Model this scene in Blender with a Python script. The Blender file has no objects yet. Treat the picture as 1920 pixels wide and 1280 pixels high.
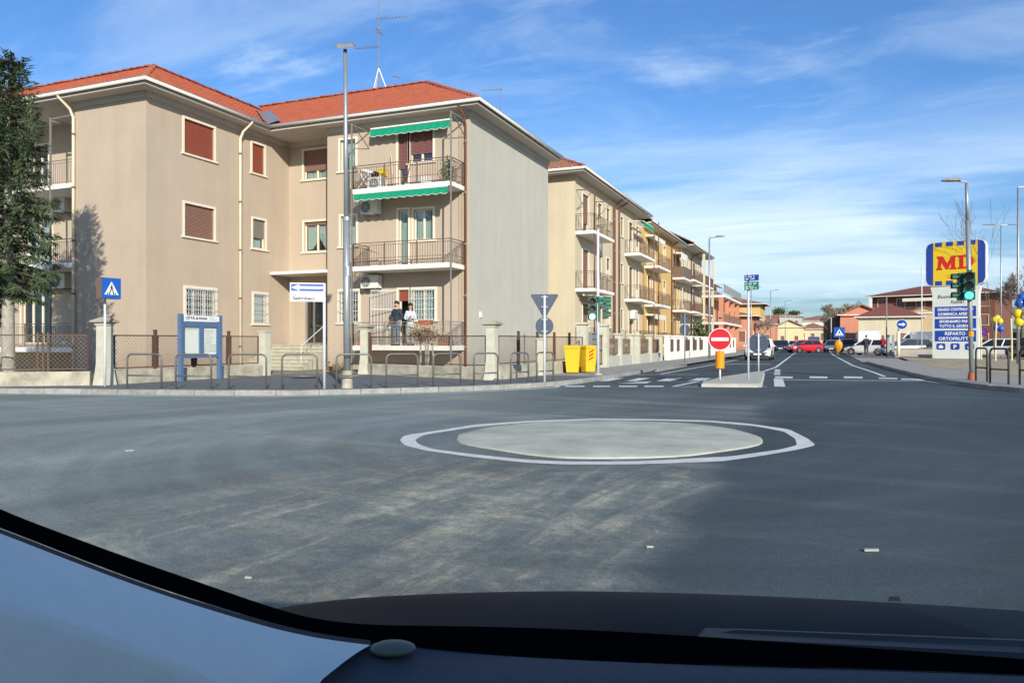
import bpy, bmesh, math, random
from mathutils import Vector, Matrix, Euler
random.seed(7)
rnd = random.random
D = bpy.data
SC = bpy.context.scene
COL = SC.collection
R = math.radians

# ------------------------------------------------------------------ camera, sky, sun, exposure
EYE = 1.3
HEAD = R(22.4)                      # the camera looks 22.4 degrees left of the road's axis (+Y)
cam = D.objects.new('camera', D.cameras.new('camera'))
COL.objects.link(cam)
cam.location = (0, 0, EYE)
cam.rotation_euler = (R(90), 0, HEAD)
cam.data.sensor_width = 36
cam.data.lens = 36 * 1410 / 1920
cam.data.clip_start = 0.05
cam.data.clip_end = 6000
SC.camera = cam

SUN_EL, SUN_DIR = R(22), Vector((0.62, -0.785, 0)).normalized()
SUN_ROT = math.atan2(SUN_DIR.x, SUN_DIR.y)
sun = D.objects.new('sun', D.lights.new('sun', 'SUN'))
COL.objects.link(sun)
sun.data.energy = 3.6
sun.data.angle = R(0.53)
sun.data.color = (1.0, 0.93, 0.81)
to_sun = Vector((SUN_DIR.x * math.cos(SUN_EL), SUN_DIR.y * math.cos(SUN_EL), math.sin(SUN_EL)))
sun.rotation_euler = to_sun.to_track_quat('Z', 'Y').to_euler()

world = D.worlds.new('World')
SC.world = world
world.use_nodes = True
wt = world.node_tree
for n in list(wt.nodes):
    wt.nodes.remove(n)
wn, wl = wt.nodes.new, wt.links.new


def wmath(op, a, b=None, clamp=False):
    n = wn('ShaderNodeMath')
    n.operation = op
    n.use_clamp = clamp
    for i, v in enumerate((a, b)):
        if v is None:
            continue
        if isinstance(v, (int, float)):
            n.inputs[i].default_value = v
        else:
            wl(v, n.inputs[i])
    return n.outputs[0]


sky = wn('ShaderNodeTexSky')
sky.sky_type = 'NISHITA'
sky.sun_disc = False
sky.sun_elevation = SUN_EL
sky.sun_rotation = SUN_ROT
sky.altitude = 80
sky.air_density = 1.1
sky.dust_density = 0.6
sky.ozone_density = 2.2
tc = wn('ShaderNodeTexCoord')
sep = wn('ShaderNodeSeparateXYZ')
wl(tc.outputs['Generated'], sep.inputs[0])
zc = wmath('MAXIMUM', sep.outputs['Z'], 0.0)
zz = wmath('ADD', zc, 0.16)
cx = wmath('DIVIDE', sep.outputs['X'], zz)
cy = wmath('DIVIDE', sep.outputs['Y'], zz)
comb = wn('ShaderNodeCombineXYZ')
wl(cx, comb.inputs[0]); wl(cy, comb.inputs[1])


def cloud_noise(loc, rot, scale, detail, rough, lo, hi, dist=0.6):
    mp = wn('ShaderNodeMapping')
    mp.inputs['Location'].default_value = loc
    mp.inputs['Rotation'].default_value = (0, 0, rot)
    mp.inputs['Scale'].default_value = scale
    wl(comb.outputs[0], mp.inputs['Vector'])
    ns = wn('ShaderNodeTexNoise')
    ns.inputs['Scale'].default_value = 1.0
    ns.inputs['Detail'].default_value = detail
    ns.inputs['Roughness'].default_value = rough
    ns.inputs['Distortion'].default_value = dist
    wl(mp.outputs[0], ns.inputs['Vector'])
    mr = wn('ShaderNodeMapRange')
    mr.interpolation_type = 'SMOOTHSTEP'
    mr.inputs['From Min'].default_value = lo
    mr.inputs['From Max'].default_value = hi
    wl(ns.outputs['Fac'], mr.inputs['Value'])
    return mr.outputs[0]


veil = cloud_noise((3.1, 1.2, 0), 0.45, (0.7, 2.1, 1), 8, 0.62, 0.42, 0.72, 1.1)      # thin streaks of cirrus
puff = cloud_noise((1.7, 4.4, 0), 0.3, (1.1, 2.0, 1), 8, 0.62, 0.57, 0.76, 0.4)    # small bright wisps
bank = cloud_noise((0.6, 2.3, 0), 0.35, (0.55, 1.0, 1), 6, 0.55, 0.30, 0.56)      # the low bank near the horizon
low = wn('ShaderNodeMapRange'); low.interpolation_type = 'SMOOTHSTEP'
low.inputs['From Min'].default_value = 0.30; low.inputs['From Max'].default_value = 0.10
low.inputs['To Min'].default_value = 0.0; low.inputs['To Max'].default_value = 1.0
wl(zc, low.inputs['Value'])
hz = wn('ShaderNodeMapRange'); hz.interpolation_type = 'SMOOTHSTEP'
hz.inputs['From Min'].default_value = 0.015; hz.inputs['From Max'].default_value = 0.11
hz.inputs['To Min'].default_value = 0.25; hz.inputs['To Max'].default_value = 1.0
wl(zc, hz.inputs['Value'])
m1 = wmath('MULTIPLY', veil, 0.27)
m2 = wmath('MULTIPLY', puff, 0.45)
m3 = wmath('MULTIPLY', wmath('MULTIPLY', bank, wmath('MULTIPLY', low.outputs[0], hz.outputs[0])), 0.80)
cl = wmath('ADD', wmath('ADD', m1, m2), m3, True)
tint = wn('ShaderNodeMix'); tint.data_type = 'RGBA'; tint.blend_type = 'MULTIPLY'
tint.inputs['Factor'].default_value = 1.0
tint.inputs[7].default_value = (0.51, 0.80, 1.17, 1)
wl(sky.outputs[0], tint.inputs[6])
mixc = wn('ShaderNodeMix'); mixc.data_type = 'RGBA'
mixc.inputs[7].default_value = (6.0, 7.2, 8.3, 1)
hd_ = wn('ShaderNodeMapRange'); hd_.interpolation_type = 'SMOOTHSTEP'
hd_.inputs['From Min'].default_value = 0.0; hd_.inputs['From Max'].default_value = 0.26
hd_.inputs['To Min'].default_value = 0.66; hd_.inputs['To Max'].default_value = 1.0
wl(zc, hd_.inputs['Value'])
hsc = wn('ShaderNodeVectorMath'); hsc.operation = 'SCALE'
wl(tint.outputs[2], hsc.inputs[0]); wl(hd_.outputs[0], hsc.inputs['Scale'])
wl(cl, mixc.inputs['Factor']); wl(hsc.outputs[0], mixc.inputs[6])
bg = wn('ShaderNodeBackground'); bg.inputs['Strength'].default_value = 0.088
wl(mixc.outputs[2], bg.inputs['Color'])
wo = wn('ShaderNodeOutputWorld'); wl(bg.outputs[0], wo.inputs['Surface'])

vs = SC.view_settings
SC.display_settings.display_device = 'sRGB'
vs.view_transform = 'Standard'
vs.look = 'None'
vs.gamma = 1.0
vs.use_curve_mapping = False
vs.exposure = 0.70

# ------------------------------------------------------------------ materials
M = {}


def mat(name, col, rough=0.8, var=0.0, vscale=3.0, bump=0.0, bscale=40.0, metal=0.0, spec=0.4, emit=None, rand=0.0, stretch=None):
    m = D.materials.new(name)
    m.use_nodes = True
    nt = m.node_tree
    b = nt.nodes['Principled BSDF']
    b.inputs['Roughness'].default_value = rough
    b.inputs['Metallic'].default_value = metal
    b.inputs['Specular IOR Level'].default_value = spec
    b.inputs['Base Color'].default_value = (*col, 1)
    if var or bump or rand:
        t = nt.nodes.new('ShaderNodeTexCoord')
        vec = t.outputs['Object']
        if stretch:
            mp = nt.nodes.new('ShaderNodeMapping'); mp.inputs['Scale'].default_value = stretch
            nt.links.new(vec, mp.inputs[0]); vec = mp.outputs[0]
    cur = None
    if var:
        n1 = nt.nodes.new('ShaderNodeTexNoise')
        n1.inputs['Scale'].default_value = vscale
        n1.inputs['Detail'].default_value = 8
        n1.inputs['Roughness'].default_value = 0.65
        nt.links.new(vec, n1.inputs['Vector'])
        mr = nt.nodes.new('ShaderNodeMapRange')
        mr.inputs['From Min'].default_value = 0.3; mr.inputs['From Max'].default_value = 0.7
        mr.inputs['To Min'].default_value = 1 - var; mr.inputs['To Max'].default_value = 1 + var
        nt.links.new(n1.outputs['Fac'], mr.inputs['Value'])
        cur = mr.outputs[0]
    if rand:
        oi = nt.nodes.new('ShaderNodeObjectInfo')
        mr2 = nt.nodes.new('ShaderNodeMapRange')
        mr2.inputs['To Min'].default_value = 1 - rand; mr2.inputs['To Max'].default_value = 1 + rand
        nt.links.new(oi.outputs['Random'], mr2.inputs['Value'])
        if cur is None:
            cur = mr2.outputs[0]
        else:
            mm = nt.nodes.new('ShaderNodeMath'); mm.operation = 'MULTIPLY'
            nt.links.new(cur, mm.inputs[0]); nt.links.new(mr2.outputs[0], mm.inputs[1]); cur = mm.outputs[0]
    if cur is not None:
        vm = nt.nodes.new('ShaderNodeVectorMath'); vm.operation = 'SCALE'
        vm.inputs[0].default_value = col
        nt.links.new(cur, vm.inputs['Scale'])
        nt.links.new(vm.outputs[0], b.inputs['Base Color'])
    if bump:
        n2 = nt.nodes.new('ShaderNodeTexNoise'); n2.inputs['Scale'].default_value = bscale; n2.inputs['Detail'].default_value = 4
        nt.links.new(vec, n2.inputs['Vector'])
        bp = nt.nodes.new('ShaderNodeBump'); bp.inputs['Strength'].default_value = bump; bp.inputs['Distance'].default_value = 0.02
        nt.links.new(n2.outputs['Fac'], bp.inputs['Height']); nt.links.new(bp.outputs[0], b.inputs['Normal'])
    if emit:
        b.inputs['Emission Color'].default_value = (*emit[:3], 1)
        b.inputs['Emission Strength'].default_value = emit[3]
    M[name] = m
    return m


def stucco(name, col, streak=0.10):
    """plaster: broad mottling, faint vertical rain streaks, fine grain"""
    m = mat(name, col, 0.9, 0.05, 0.7, 0.25, 60)
    nt = m.node_tree
    b = nt.nodes['Principled BSDF']
    src = b.inputs['Base Color'].links[0].from_socket
    t = nt.nodes.new('ShaderNodeTexCoord')
    mp = nt.nodes.new('ShaderNodeMapping'); mp.inputs['Scale'].default_value = (1.6, 1.6, 0.12)
    nt.links.new(t.outputs['Object'], mp.inputs[0])
    n = nt.nodes.new('ShaderNodeTexNoise'); n.inputs['Scale'].default_value = 1.0; n.inputs['Detail'].default_value = 7; n.inputs['Roughness'].default_value = 0.6
    nt.links.new(mp.outputs[0], n.inputs['Vector'])
    mr = nt.nodes.new('ShaderNodeMapRange'); mr.inputs['From Min'].default_value = 0.35; mr.inputs['From Max'].default_value = 0.7
    mr.inputs['To Min'].default_value = 1.0; mr.inputs['To Max'].default_value = 1.0 - streak
    nt.links.new(n.outputs['Fac'], mr.inputs['Value'])
    vm = nt.nodes.new('ShaderNodeVectorMath'); vm.operation = 'SCALE'
    nt.links.new(src, vm.inputs[0]); nt.links.new(mr.outputs[0], vm.inputs['Scale'])
    # splash dirt along the foot of the wall and a few patched areas
    sp = nt.nodes.new('ShaderNodeSeparateXYZ'); nt.links.new(t.outputs['Object'], sp.inputs[0])
    n3 = nt.nodes.new('ShaderNodeTexNoise'); n3.inputs['Scale'].default_value = 2.2; n3.inputs['Detail'].default_value = 8; n3.inputs['Roughness'].default_value = 0.7
    nt.links.new(t.outputs['Object'], n3.inputs['Vector'])
    ad = nt.nodes.new('ShaderNodeMath'); ad.operation = 'MULTIPLY_ADD'; ad.inputs[1].default_value = -1.6; nt.links.new(n3.outputs['Fac'], ad.inputs[0]); nt.links.new(sp.outputs[2], ad.inputs[2])
    m3_ = nt.nodes.new('ShaderNodeMapRange'); m3_.inputs['From Min'].default_value = -0.75; m3_.inputs['From Max'].default_value = 0.35; m3_.inputs['To Min'].default_value = 0.72; m3_.inputs['To Max'].default_value = 1.0
    nt.links.new(ad.outputs[0], m3_.inputs['Value'])
    v3 = nt.nodes.new('ShaderNodeVectorMath'); v3.operation = 'SCALE'
    nt.links.new(vm.outputs[0], v3.inputs[0]); nt.links.new(m3_.outputs[0], v3.inputs['Scale'])
    nt.links.new(v3.outputs[0], b.inputs['Base Color'])
    return m


stucco('stucco', (0.452, 0.366, 0.278), 0.08)
stucco('stucco_gable', (0.46, 0.44, 0.375), 0.08)
stucco('stucco_cream', (0.56, 0.487, 0.345))
stucco('stucco_ivory', (0.56, 0.50, 0.36))
stucco('stucco_orange', (0.62, 0.41, 0.15))
stucco('stucco_salmon', (0.56, 0.24, 0.15))
stucco('stucco_yellow', (0.66, 0.58, 0.32))
stucco('stucco_white', (0.66, 0.62, 0.54))
stucco('stucco_grey', (0.45, 0.44, 0.42))
mat('soffit', (0.50, 0.46, 0.41), 0.85, 0.05, 1)
mat('trim', (0.70, 0.63, 0.50), 0.7, 0.06, 4)
mat('white_paint', (0.74, 0.72, 0.66), 0.55, 0.05, 3)
mat('slab_white', (0.76, 0.73, 0.66), 0.7, 0.08, 3)
mat('pipe_cream', (0.72, 0.64, 0.48), 0.5, 0.06, 5)
mat('pipe_brown', (0.16, 0.075, 0.05), 0.5, 0.1, 5)
mat('shutter_red', (0.29, 0.075, 0.045), 0.6, 0.06, 6)
mat('shutter_brown', (0.25, 0.14, 0.105), 0.6, 0.06, 6)
mat('shutter_plum', (0.20, 0.085, 0.08), 0.6, 0.06, 6)
mat('shutter_grey', (0.24, 0.21, 0.18), 0.6, 0.08, 6)
mat('rail_brown', (0.15, 0.10, 0.07), 0.5, 0.1, 8)
mat('rail_grey', (0.20, 0.19, 0.17), 0.5, 0.1, 8)
mat('rust_paint', (0.10, 0.055, 0.04), 0.6, 0.2, 10)
mat('wire', (0.27, 0.20, 0.14), 0.5, metal=0.3)
mat('tile', (0.37, 0.092, 0.042), 0.8, 0.16, 2.2, 0.2, 30)
mat('ridge_tile', (0.28, 0.085, 0.05), 0.8, 0.15, 9, rand=0.2)
mat('tile_brown', (0.28, 0.125, 0.075), 0.85, 0.25, 3, 0.2, 30)
mat('tile_dark', (0.19, 0.062, 0.045), 0.85, 0.2, 3, 0.2, 30)
mat('lead', (0.24, 0.26, 0.28), 0.5, 0.1, 6, metal=0.3)
mat('gutter', (0.70, 0.66, 0.58), 0.45, 0.06, 3)
mat('awning_green', (0.0, 0.25, 0.135), 0.75, 0.06, 8)
mat('awning_bar', (0.72, 0.70, 0.60), 0.5)
mat('ac_white', (0.66, 0.65, 0.60), 0.5, 0.06, 6)
mat('ac_dark', (0.10, 0.11, 0.11), 0.6)
mat('curtain', (0.56, 0.58, 0.56), 0.9, 0.12, 9, stretch=(3, 3, 0.3))
mat('door_brown', (0.26, 0.14, 0.06), 0.35, 0.3, 1.5)
mat('stone', (0.42, 0.40, 0.31), 0.9, 0.18, 5, 0.4, 40)
mat('concrete_old', (0.37, 0.34, 0.26), 0.95, 0.38, 2.6, 0.5, 30)
mat('pillar_plaster', (0.50, 0.485, 0.38), 0.9, 0.14, 3, 0.2, 40)
mat('concrete', (0.42, 0.41, 0.35), 0.9, 0.14, 4, 0.3, 40)
mat('island', (0.41, 0.42, 0.35), 0.92, 0.24, 1.6, 0.5, 50)
mat('kerb', (0.27, 0.27, 0.245), 0.9, 0.28, 5, 0.3, 40, rand=0.10)
mat('galv', (0.34, 0.36, 0.36), 0.45, 0.10, 6, metal=0.55)
mat('hoop_steel', (0.16, 0.155, 0.14), 0.45, 0.18, 8, metal=0.35)
mat('hoop_dark', (0.06, 0.06, 0.055), 0.5, 0.1, 8, metal=0.2)
mat('pole_white', (0.54, 0.57, 0.58), 0.45, 0.05, 6)
mat('sign_back', (0.045, 0.065, 0.10), 0.5, 0.12, 6)
mat('sign_blue', (0.012, 0.10, 0.42), 0.35)
mat('sign_navy', (0.015, 0.06, 0.34), 0.35)
mat('sign_white', (0.80, 0.82, 0.82), 0.4)
mat('sign_red', (0.52, 0.012, 0.02), 0.35)
mat('sign_green', (0.02, 0.22, 0.13), 0.4)
mat('black', (0.012, 0.012, 0.013), 0.5)
mat('text_black', (0.03, 0.03, 0.03), 0.6)
mat('board_blue', (0.085, 0.145, 0.26), 0.5, 0.08, 6)
mat('paper', (0.62, 0.66, 0.58), 0.6, 0.06, 5)
mat('paper_grey', (0.32, 0.34, 0.31), 0.7)
mat('bin_yellow', (0.66, 0.44, 0.02), 0.45, 0.06, 5)
mat('bin_red', (0.5, 0.06, 0.02), 0.5)
mat('orange_plastic', (0.76, 0.26, 0.005), 0.4, 0.06, 5)
mat('signal_green', (0.012, 0.085, 0.055), 0.4, 0.08, 8)
mat('signal_off_red', (0.06, 0.012, 0.012), 0.2)
mat('signal_off_amber', (0.07, 0.04, 0.015), 0.2)
mat('signal_lit', (0.1, 0.9, 0.55), 0.4, emit=(0.06, 0.95, 0.50, 2.2))
mat('signal_lit_pale', (0.3, 0.9, 0.7), 0.4, emit=(0.30, 1.0, 0.75, 2.0))
mat('md_yellow', (0.74, 0.52, 0.02), 0.4)
mat('md_blue', (0.02, 0.055, 0.30), 0.4)
mat('md_red', (0.58, 0.02, 0.015), 0.4)
mat('pylon_white', (0.62, 0.65, 0.60), 0.5, 0.04, 2)
mat('brick_red', (0.17, 0.068, 0.048), 0.9, 0.22, 3, 0.3, 30)
mat('tan_wall', (0.42, 0.32, 0.19), 0.9, 0.10, 2)
mat('dirt', (0.36, 0.29, 0.19), 1.0, 0.3, 1.5, 0.6, 12)
mat('yard', (0.22, 0.21, 0.15), 1.0, 0.35, 1.6, 0.6, 14)
mat('pave_grey', (0.30, 0.285, 0.25), 0.95, 0.16, 1.8, 0.3, 40)
mat('earth', (0.16, 0.15, 0.09), 1.0, 0.3, 0.05)
mat('bark', (0.13, 0.11, 0.085), 0.95, 0.3, 9, 0.8, 25)
mat('bark_pale', (0.33, 0.31, 0.25), 0.95, 0.3, 7, 0.8, 25)
mat('twig', (0.15, 0.115, 0.085), 0.9, 0.2, 3)
mat('twig_pink', (0.34, 0.24, 0.21), 0.9, 0.25, 3)
mat('twig_olive', (0.22, 0.185, 0.12), 0.9, 0.25, 3)
mat('needle', (0.068, 0.100, 0.042), 0.8, 0.6, 1.6)
mat('leaf', (0.06, 0.09, 0.03), 0.8, 0.4, 2)
mat('hill', (0.055, 0.085, 0.075), 1.0, 0.3, 0.05)
mat('stake', (0.60, 0.52, 0.30), 0.8, 0.1, 6)
mat('balloon_yellow', (0.72, 0.52, 0.02), 0.25)
mat('balloon_blue', (0.03, 0.10, 0.42), 0.25)
mat('tyre', (0.02, 0.02, 0.02), 0.85)
mat('rim', (0.42, 0.43, 0.44), 0.3, metal=0.8)
mat('car_glass', (0.015, 0.02, 0.024), 0.06, spec=0.6)
mat('headlight', (0.75, 0.77, 0.78), 0.12)
mat('taillight', (0.35, 0.015, 0.015), 0.25)
mat('plastic_dark', (0.025, 0.025, 0.027), 0.6)
for cname, c in dict(car_red=(0.50, 0.012, 0.02), car_silver=(0.60, 0.62, 0.62), car_white=(0.72, 0.72, 0.70), car_grey=(0.12, 0.12, 0.125),
                     car_dark=(0.03, 0.035, 0.045), car_greenish=(0.16, 0.20, 0.20), car_blue=(0.06, 0.09, 0.16)).items():
    mm = mat(cname, c, 0.3, 0.03, 3)
    mm.node_tree.nodes['Principled BSDF'].inputs['Coat Weight'].default_value = 0.6
mat('bonnet_paint', (0.004, 0.010, 0.018), 0.55, 0.12, 5, spec=0.04)
mat('pillar_trim', (0.80, 0.82, 0.76), 0.75, 0.03, 30, 0.15, 500)
mat('dash', (0.065, 0.078, 0.10), 0.75, 0.12, 90, 0.5, 700)
mat('frit', (0.003, 0.003, 0.004), 0.9, spec=0.0)
mat('seal', (0.06, 0.055, 0.055), 0.8, spec=0.1)
mat('cap_plastic', (0.11, 0.125, 0.105), 0.5, 0.05, 20)
mat('headliner', (0.30, 0.31, 0.33), 0.9)
mat('skin', (0.50, 0.30, 0.21), 0.6)
mat('hair', (0.015, 0.012, 0.010), 0.6)
mat('sweater_navy', (0.03, 0.036, 0.055), 0.9, 0.15, 14)
mat('sweater_grey', (0.46, 0.50, 0.50), 0.9, 0.10, 14)
mat('shirt_pale', (0.55, 0.56, 0.58), 0.9)
mat('jeans', (0.13, 0.18, 0.22), 0.9, 0.2, 10)
mat('trousers_pale', (0.44, 0.40, 0.36), 0.9, 0.12, 10)
mat('jacket_dark', (0.035, 0.035, 0.045), 0.9, 0.15, 10)
mat('jacket_black', (0.014, 0.014, 0.016), 0.8)
mat('jacket_red', (0.36, 0.02, 0.05), 0.8)
mat('trousers_dark', (0.045, 0.05, 0.065), 0.9)
mat('plant_green', (0.05, 0.12, 0.04), 0.7, 0.4, 8)
mat('dry_plant', (0.24, 0.17, 0.10), 0.9, 0.3, 8)
mat('terracotta', (0.34, 0.10, 0.05), 0.8)
mat('line_paint', (0.60, 0.61, 0.58), 0.8, 0.16, 5, 0.2, 60)
_nt = M['line_paint'].node_tree; _b = _nt.nodes['Principled BSDF']; _src = _b.inputs['Base Color'].links[0].from_socket
_tc = _nt.nodes.new('ShaderNodeTexCoord'); _n = _nt.nodes.new('ShaderNodeTexNoise'); _n.inputs['Scale'].default_value = 9; _n.inputs['Detail'].default_value = 9; _n.inputs['Roughness'].default_value = 0.75
_nt.links.new(_tc.outputs['Object'], _n.inputs['Vector'])
_mr = _nt.nodes.new('ShaderNodeMapRange'); _mr.inputs['From Min'].default_value = 0.56; _mr.inputs['From Max'].default_value = 0.70; _mr.inputs['To Max'].default_value = 0.75
_nt.links.new(_n.outputs['Fac'], _mr.inputs['Value'])
_mx = _nt.nodes.new('ShaderNodeMix'); _mx.data_type = 'RGBA'; _mx.inputs[7].default_value = (0.10, 0.11, 0.11, 1)
_nt.links.new(_mr.outputs[0], _mx.inputs['Factor']); _nt.links.new(_src, _mx.inputs[6]); _nt.links.new(_mx.outputs[2], _b.inputs['Base Color'])


def glass_mat(name, tintc, gl):
    m = D.materials.new(name); m.use_nodes = True
    nt = m.node_tree
    for n in list(nt.nodes):
        nt.nodes.remove(n)
    o = nt.nodes.new('ShaderNodeOutputMaterial'); mx = nt.nodes.new('ShaderNodeMixShader')
    t = nt.nodes.new('ShaderNodeBsdfTransparent'); g = nt.nodes.new('ShaderNodeBsdfGlossy')
    t.inputs[0].default_value = (*tintc, 1); g.inputs['Roughness'].default_value = 0.04
    g.inputs['Color'].default_value = (0.9, 0.95, 1, 1)
    mx.inputs[0].default_value = gl
    nt.links.new(t.outputs[0], mx.inputs[1]); nt.links.new(g.outputs[0], mx.inputs[2]); nt.links.new(mx.outputs[0], o.inputs[0])
    M[name] = m


glass_mat('glass', (0.62, 0.72, 0.70), 0.14)


def asphalt():
    """old dusty asphalt west of the paving joint, paled further west by a painted windscreen reflection, fresh dark asphalt east of it, dried mud dragged along the wheel tracks"""
    m = D.materials.new('asphalt'); m.use_nodes = True
    nt = m.node_tree
    b = nt.nodes['Principled BSDF']
    N, L = nt.nodes.new, nt.links.new

    def math_(op, a, c=None, clamp=False):
        n = N('ShaderNodeMath'); n.operation = op; n.use_clamp = clamp
        for i, v in enumerate((a, c)):
            if v is None:
                continue
            if isinstance(v, (int, float)):
                n.inputs[i].default_value = v
            else:
                L(v, n.inputs[i])
        return n.outputs[0]

    def rng(v, a, c, lo=0.0, hi=1.0):
        n = N('ShaderNodeMapRange'); n.interpolation_type = 'SMOOTHSTEP'
        n.inputs['From Min'].default_value = a; n.inputs['From Max'].default_value = c
        n.inputs['To Min'].default_value = lo; n.inputs['To Max'].default_value = hi
        L(v, n.inputs['Value']); return n.outputs[0]

    def noise(scale, detail=6, rough=0.6, mapping=None, rot=0.0, dist=0.0):
        n = N('ShaderNodeTexNoise'); n.inputs['Scale'].default_value = scale; n.inputs['Detail'].default_value = detail
        n.inputs['Roughness'].default_value = rough; n.inputs['Distortion'].default_value = dist
        if mapping:
            r = N('ShaderNodeMapping'); r.inputs['Rotation'].default_value = (0, 0, rot)
            L(tcn.outputs['Object'], r.inputs[0])
            mp = N('ShaderNodeMapping'); mp.inputs['Scale'].default_value = mapping
            L(r.outputs[0], mp.inputs[0]); L(mp.outputs[0], n.inputs['Vector'])
        else:
            L(tcn.outputs['Object'], n.inputs['Vector'])
        return n.outputs['Fac']

    tcn = N('ShaderNodeTexCoord')
    sp = N('ShaderNodeSeparateXYZ'); L(tcn.outputs['Object'], sp.inputs[0])
    X, Y = sp.outputs[0], sp.outputs[1]
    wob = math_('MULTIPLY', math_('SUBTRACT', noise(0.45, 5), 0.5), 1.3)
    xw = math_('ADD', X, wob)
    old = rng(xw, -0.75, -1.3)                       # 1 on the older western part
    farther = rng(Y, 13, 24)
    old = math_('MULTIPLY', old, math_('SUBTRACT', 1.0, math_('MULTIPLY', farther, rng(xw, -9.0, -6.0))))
    # mud streaks
    s1 = rng(noise(1.0, 8, 0.66, (1.7, 0.22, 1), 0.10, 1.2), 0.45, 0.64)
    s2 = rng(noise(1.0, 8, 0.66, (0.9, 0.55, 1), -0.75, 1.5), 0.47, 0.66)
    s3 = rng(noise(2.2, 9, 0.75), 0.36, 0.66)
    s4 = rng(noise(7.0, 8, 0.8), 0.34, 0.62)
    near = math_('MULTIPLY', rng(Y, 9.5, 6.5), rng(X, -5.5, -3.6, 0.25, 1.0))
    mud_near = math_('MULTIPLY', math_('MULTIPLY', math_('MAXIMUM', s1, s2), math_('ADD', 0.25, math_('MULTIPLY', s3, 0.75))), near)
    mud_near = math_('MAXIMUM', mud_near, math_('MULTIPLY', near, math_('MULTIPLY', s3, 0.34)))
    tr1 = math_('MULTIPLY', rng(noise(1.0, 7, 0.6, (0.16, 0.9, 1), 0.22, 0.8), 0.48, 0.70), 0.40)
    mud = math_('MULTIPLY', math_('MAXIMUM', mud_near, tr1), old, True)
    film_veil = math_('MULTIPLY', old, math_('ADD', 0.05, math_('MULTIPLY', noise(0.30, 5, 0.6), 0.55)))
    screen_veil = math_('MULTIPLY', old, rng(X, -2.5, -8.0, 0.0, 0.60))  # pale windscreen reflection painted into the road colour, stronger further west
    film_veil = math_('ADD', film_veil, screen_veil, True)
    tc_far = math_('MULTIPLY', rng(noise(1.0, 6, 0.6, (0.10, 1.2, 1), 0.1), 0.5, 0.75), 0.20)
    # darker worn tracks on the fresh part
    wear = rng(noise(1.0, 5, 0.55, (0.5, 0.09, 1), 0.35), 0.35, 0.7, 0.80, 1.18)
    grain = rng(noise(60, 4, 0.85), 0.25, 0.75, 0.60, 1.40)
    grain2 = rng(noise(14, 5, 0.8), 0.25, 0.75, 0.86, 1.14)

    # faint tyre tracks that follow the turn round the island
    ddx, ddy = math_('SUBTRACT', X, -2.7), math_('SUBTRACT', Y, 10.0)
    rad = math_('SQRT', math_('ADD', math_('MULTIPLY', ddx, ddx), math_('MULTIPLY', ddy, ddy)))
    ang = math_('ARCTAN2', ddy, ddx)
    cxy = N('ShaderNodeCombineXYZ'); L(math_('MULTIPLY', rad, 2.4), cxy.inputs[0]); L(math_('MULTIPLY', ang, 1.1), cxy.inputs[1])
    pn = N('ShaderNodeTexNoise'); pn.inputs['Scale'].default_value = 1.0; pn.inputs['Detail'].default_value = 6; pn.inputs['Roughness'].default_value = 0.6
    L(cxy.outputs[0], pn.inputs['Vector'])
    tracks = math_('MULTIPLY', rng(pn.outputs['Fac'], 0.35, 0.68, -0.09, 0.10), math_('MULTIPLY', rng(rad, 2.0, 3.2), rng(rad, 11.0, 6.0)))
    tracks = math_('ADD', tracks, 1.0)
    # pale stones and bitumen pits
    vo = N('ShaderNodeTexVoronoi'); vo.inputs['Scale'].default_value = 42
    L(tcn.outputs['Object'], vo.inputs['Vector'])
    stones = rng(vo.outputs['Distance'], 0.10, 0.30, 1.22, 0.95)

    def col(c):
        n = N('ShaderNodeRGB'); n.outputs[0].default_value = (*c, 1); return n.outputs[0]

    def mix(f, a, c):
        n = N('ShaderNodeMix'); n.data_type = 'RGBA'
        L(f, n.inputs['Factor']); L(a, n.inputs[6]); L(c, n.inputs[7]); return n.outputs[2]

    fresh = col((0.052, 0.071, 0.080)); old_veil_c = col((0.215, 0.258, 0.245)); mudc = col((0.44, 0.41, 0.30))  # old asphalt tone is lightened and greened for the windscreen veil
    c0 = mix(film_veil, fresh, old_veil_c)
    c0 = mix(tc_far, c0, old_veil_c)
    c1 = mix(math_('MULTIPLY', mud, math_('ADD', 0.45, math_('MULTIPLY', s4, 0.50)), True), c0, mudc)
    v = N('ShaderNodeVectorMath'); v.operation = 'SCALE'
    L(c1, v.inputs[0]); L(math_('MULTIPLY', math_('MULTIPLY', math_('MULTIPLY', wear, tracks), math_('MULTIPLY', grain, stones)), grain2), v.inputs['Scale'])
    L(v.outputs[0], b.inputs['Base Color'])
    b.inputs['Roughness'].default_value = 0.86
    b.inputs['Specular IOR Level'].default_value = 0.35
    bp = N('ShaderNodeBump'); bp.inputs['Strength'].default_value = 0.55; bp.inputs['Distance'].default_value = 0.008
    L(noise(110, 3, 0.7), bp.inputs['Height']); L(bp.outputs[0], b.inputs['Normal'])
    M['asphalt'] = m


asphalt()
mat('pave_asphalt', (0.13, 0.14, 0.148), 0.9, 0.18, 2.5, 0.5, 90)

# ------------------------------------------------------------------ mesh helpers
ORG = {}
V = Vector


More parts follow.
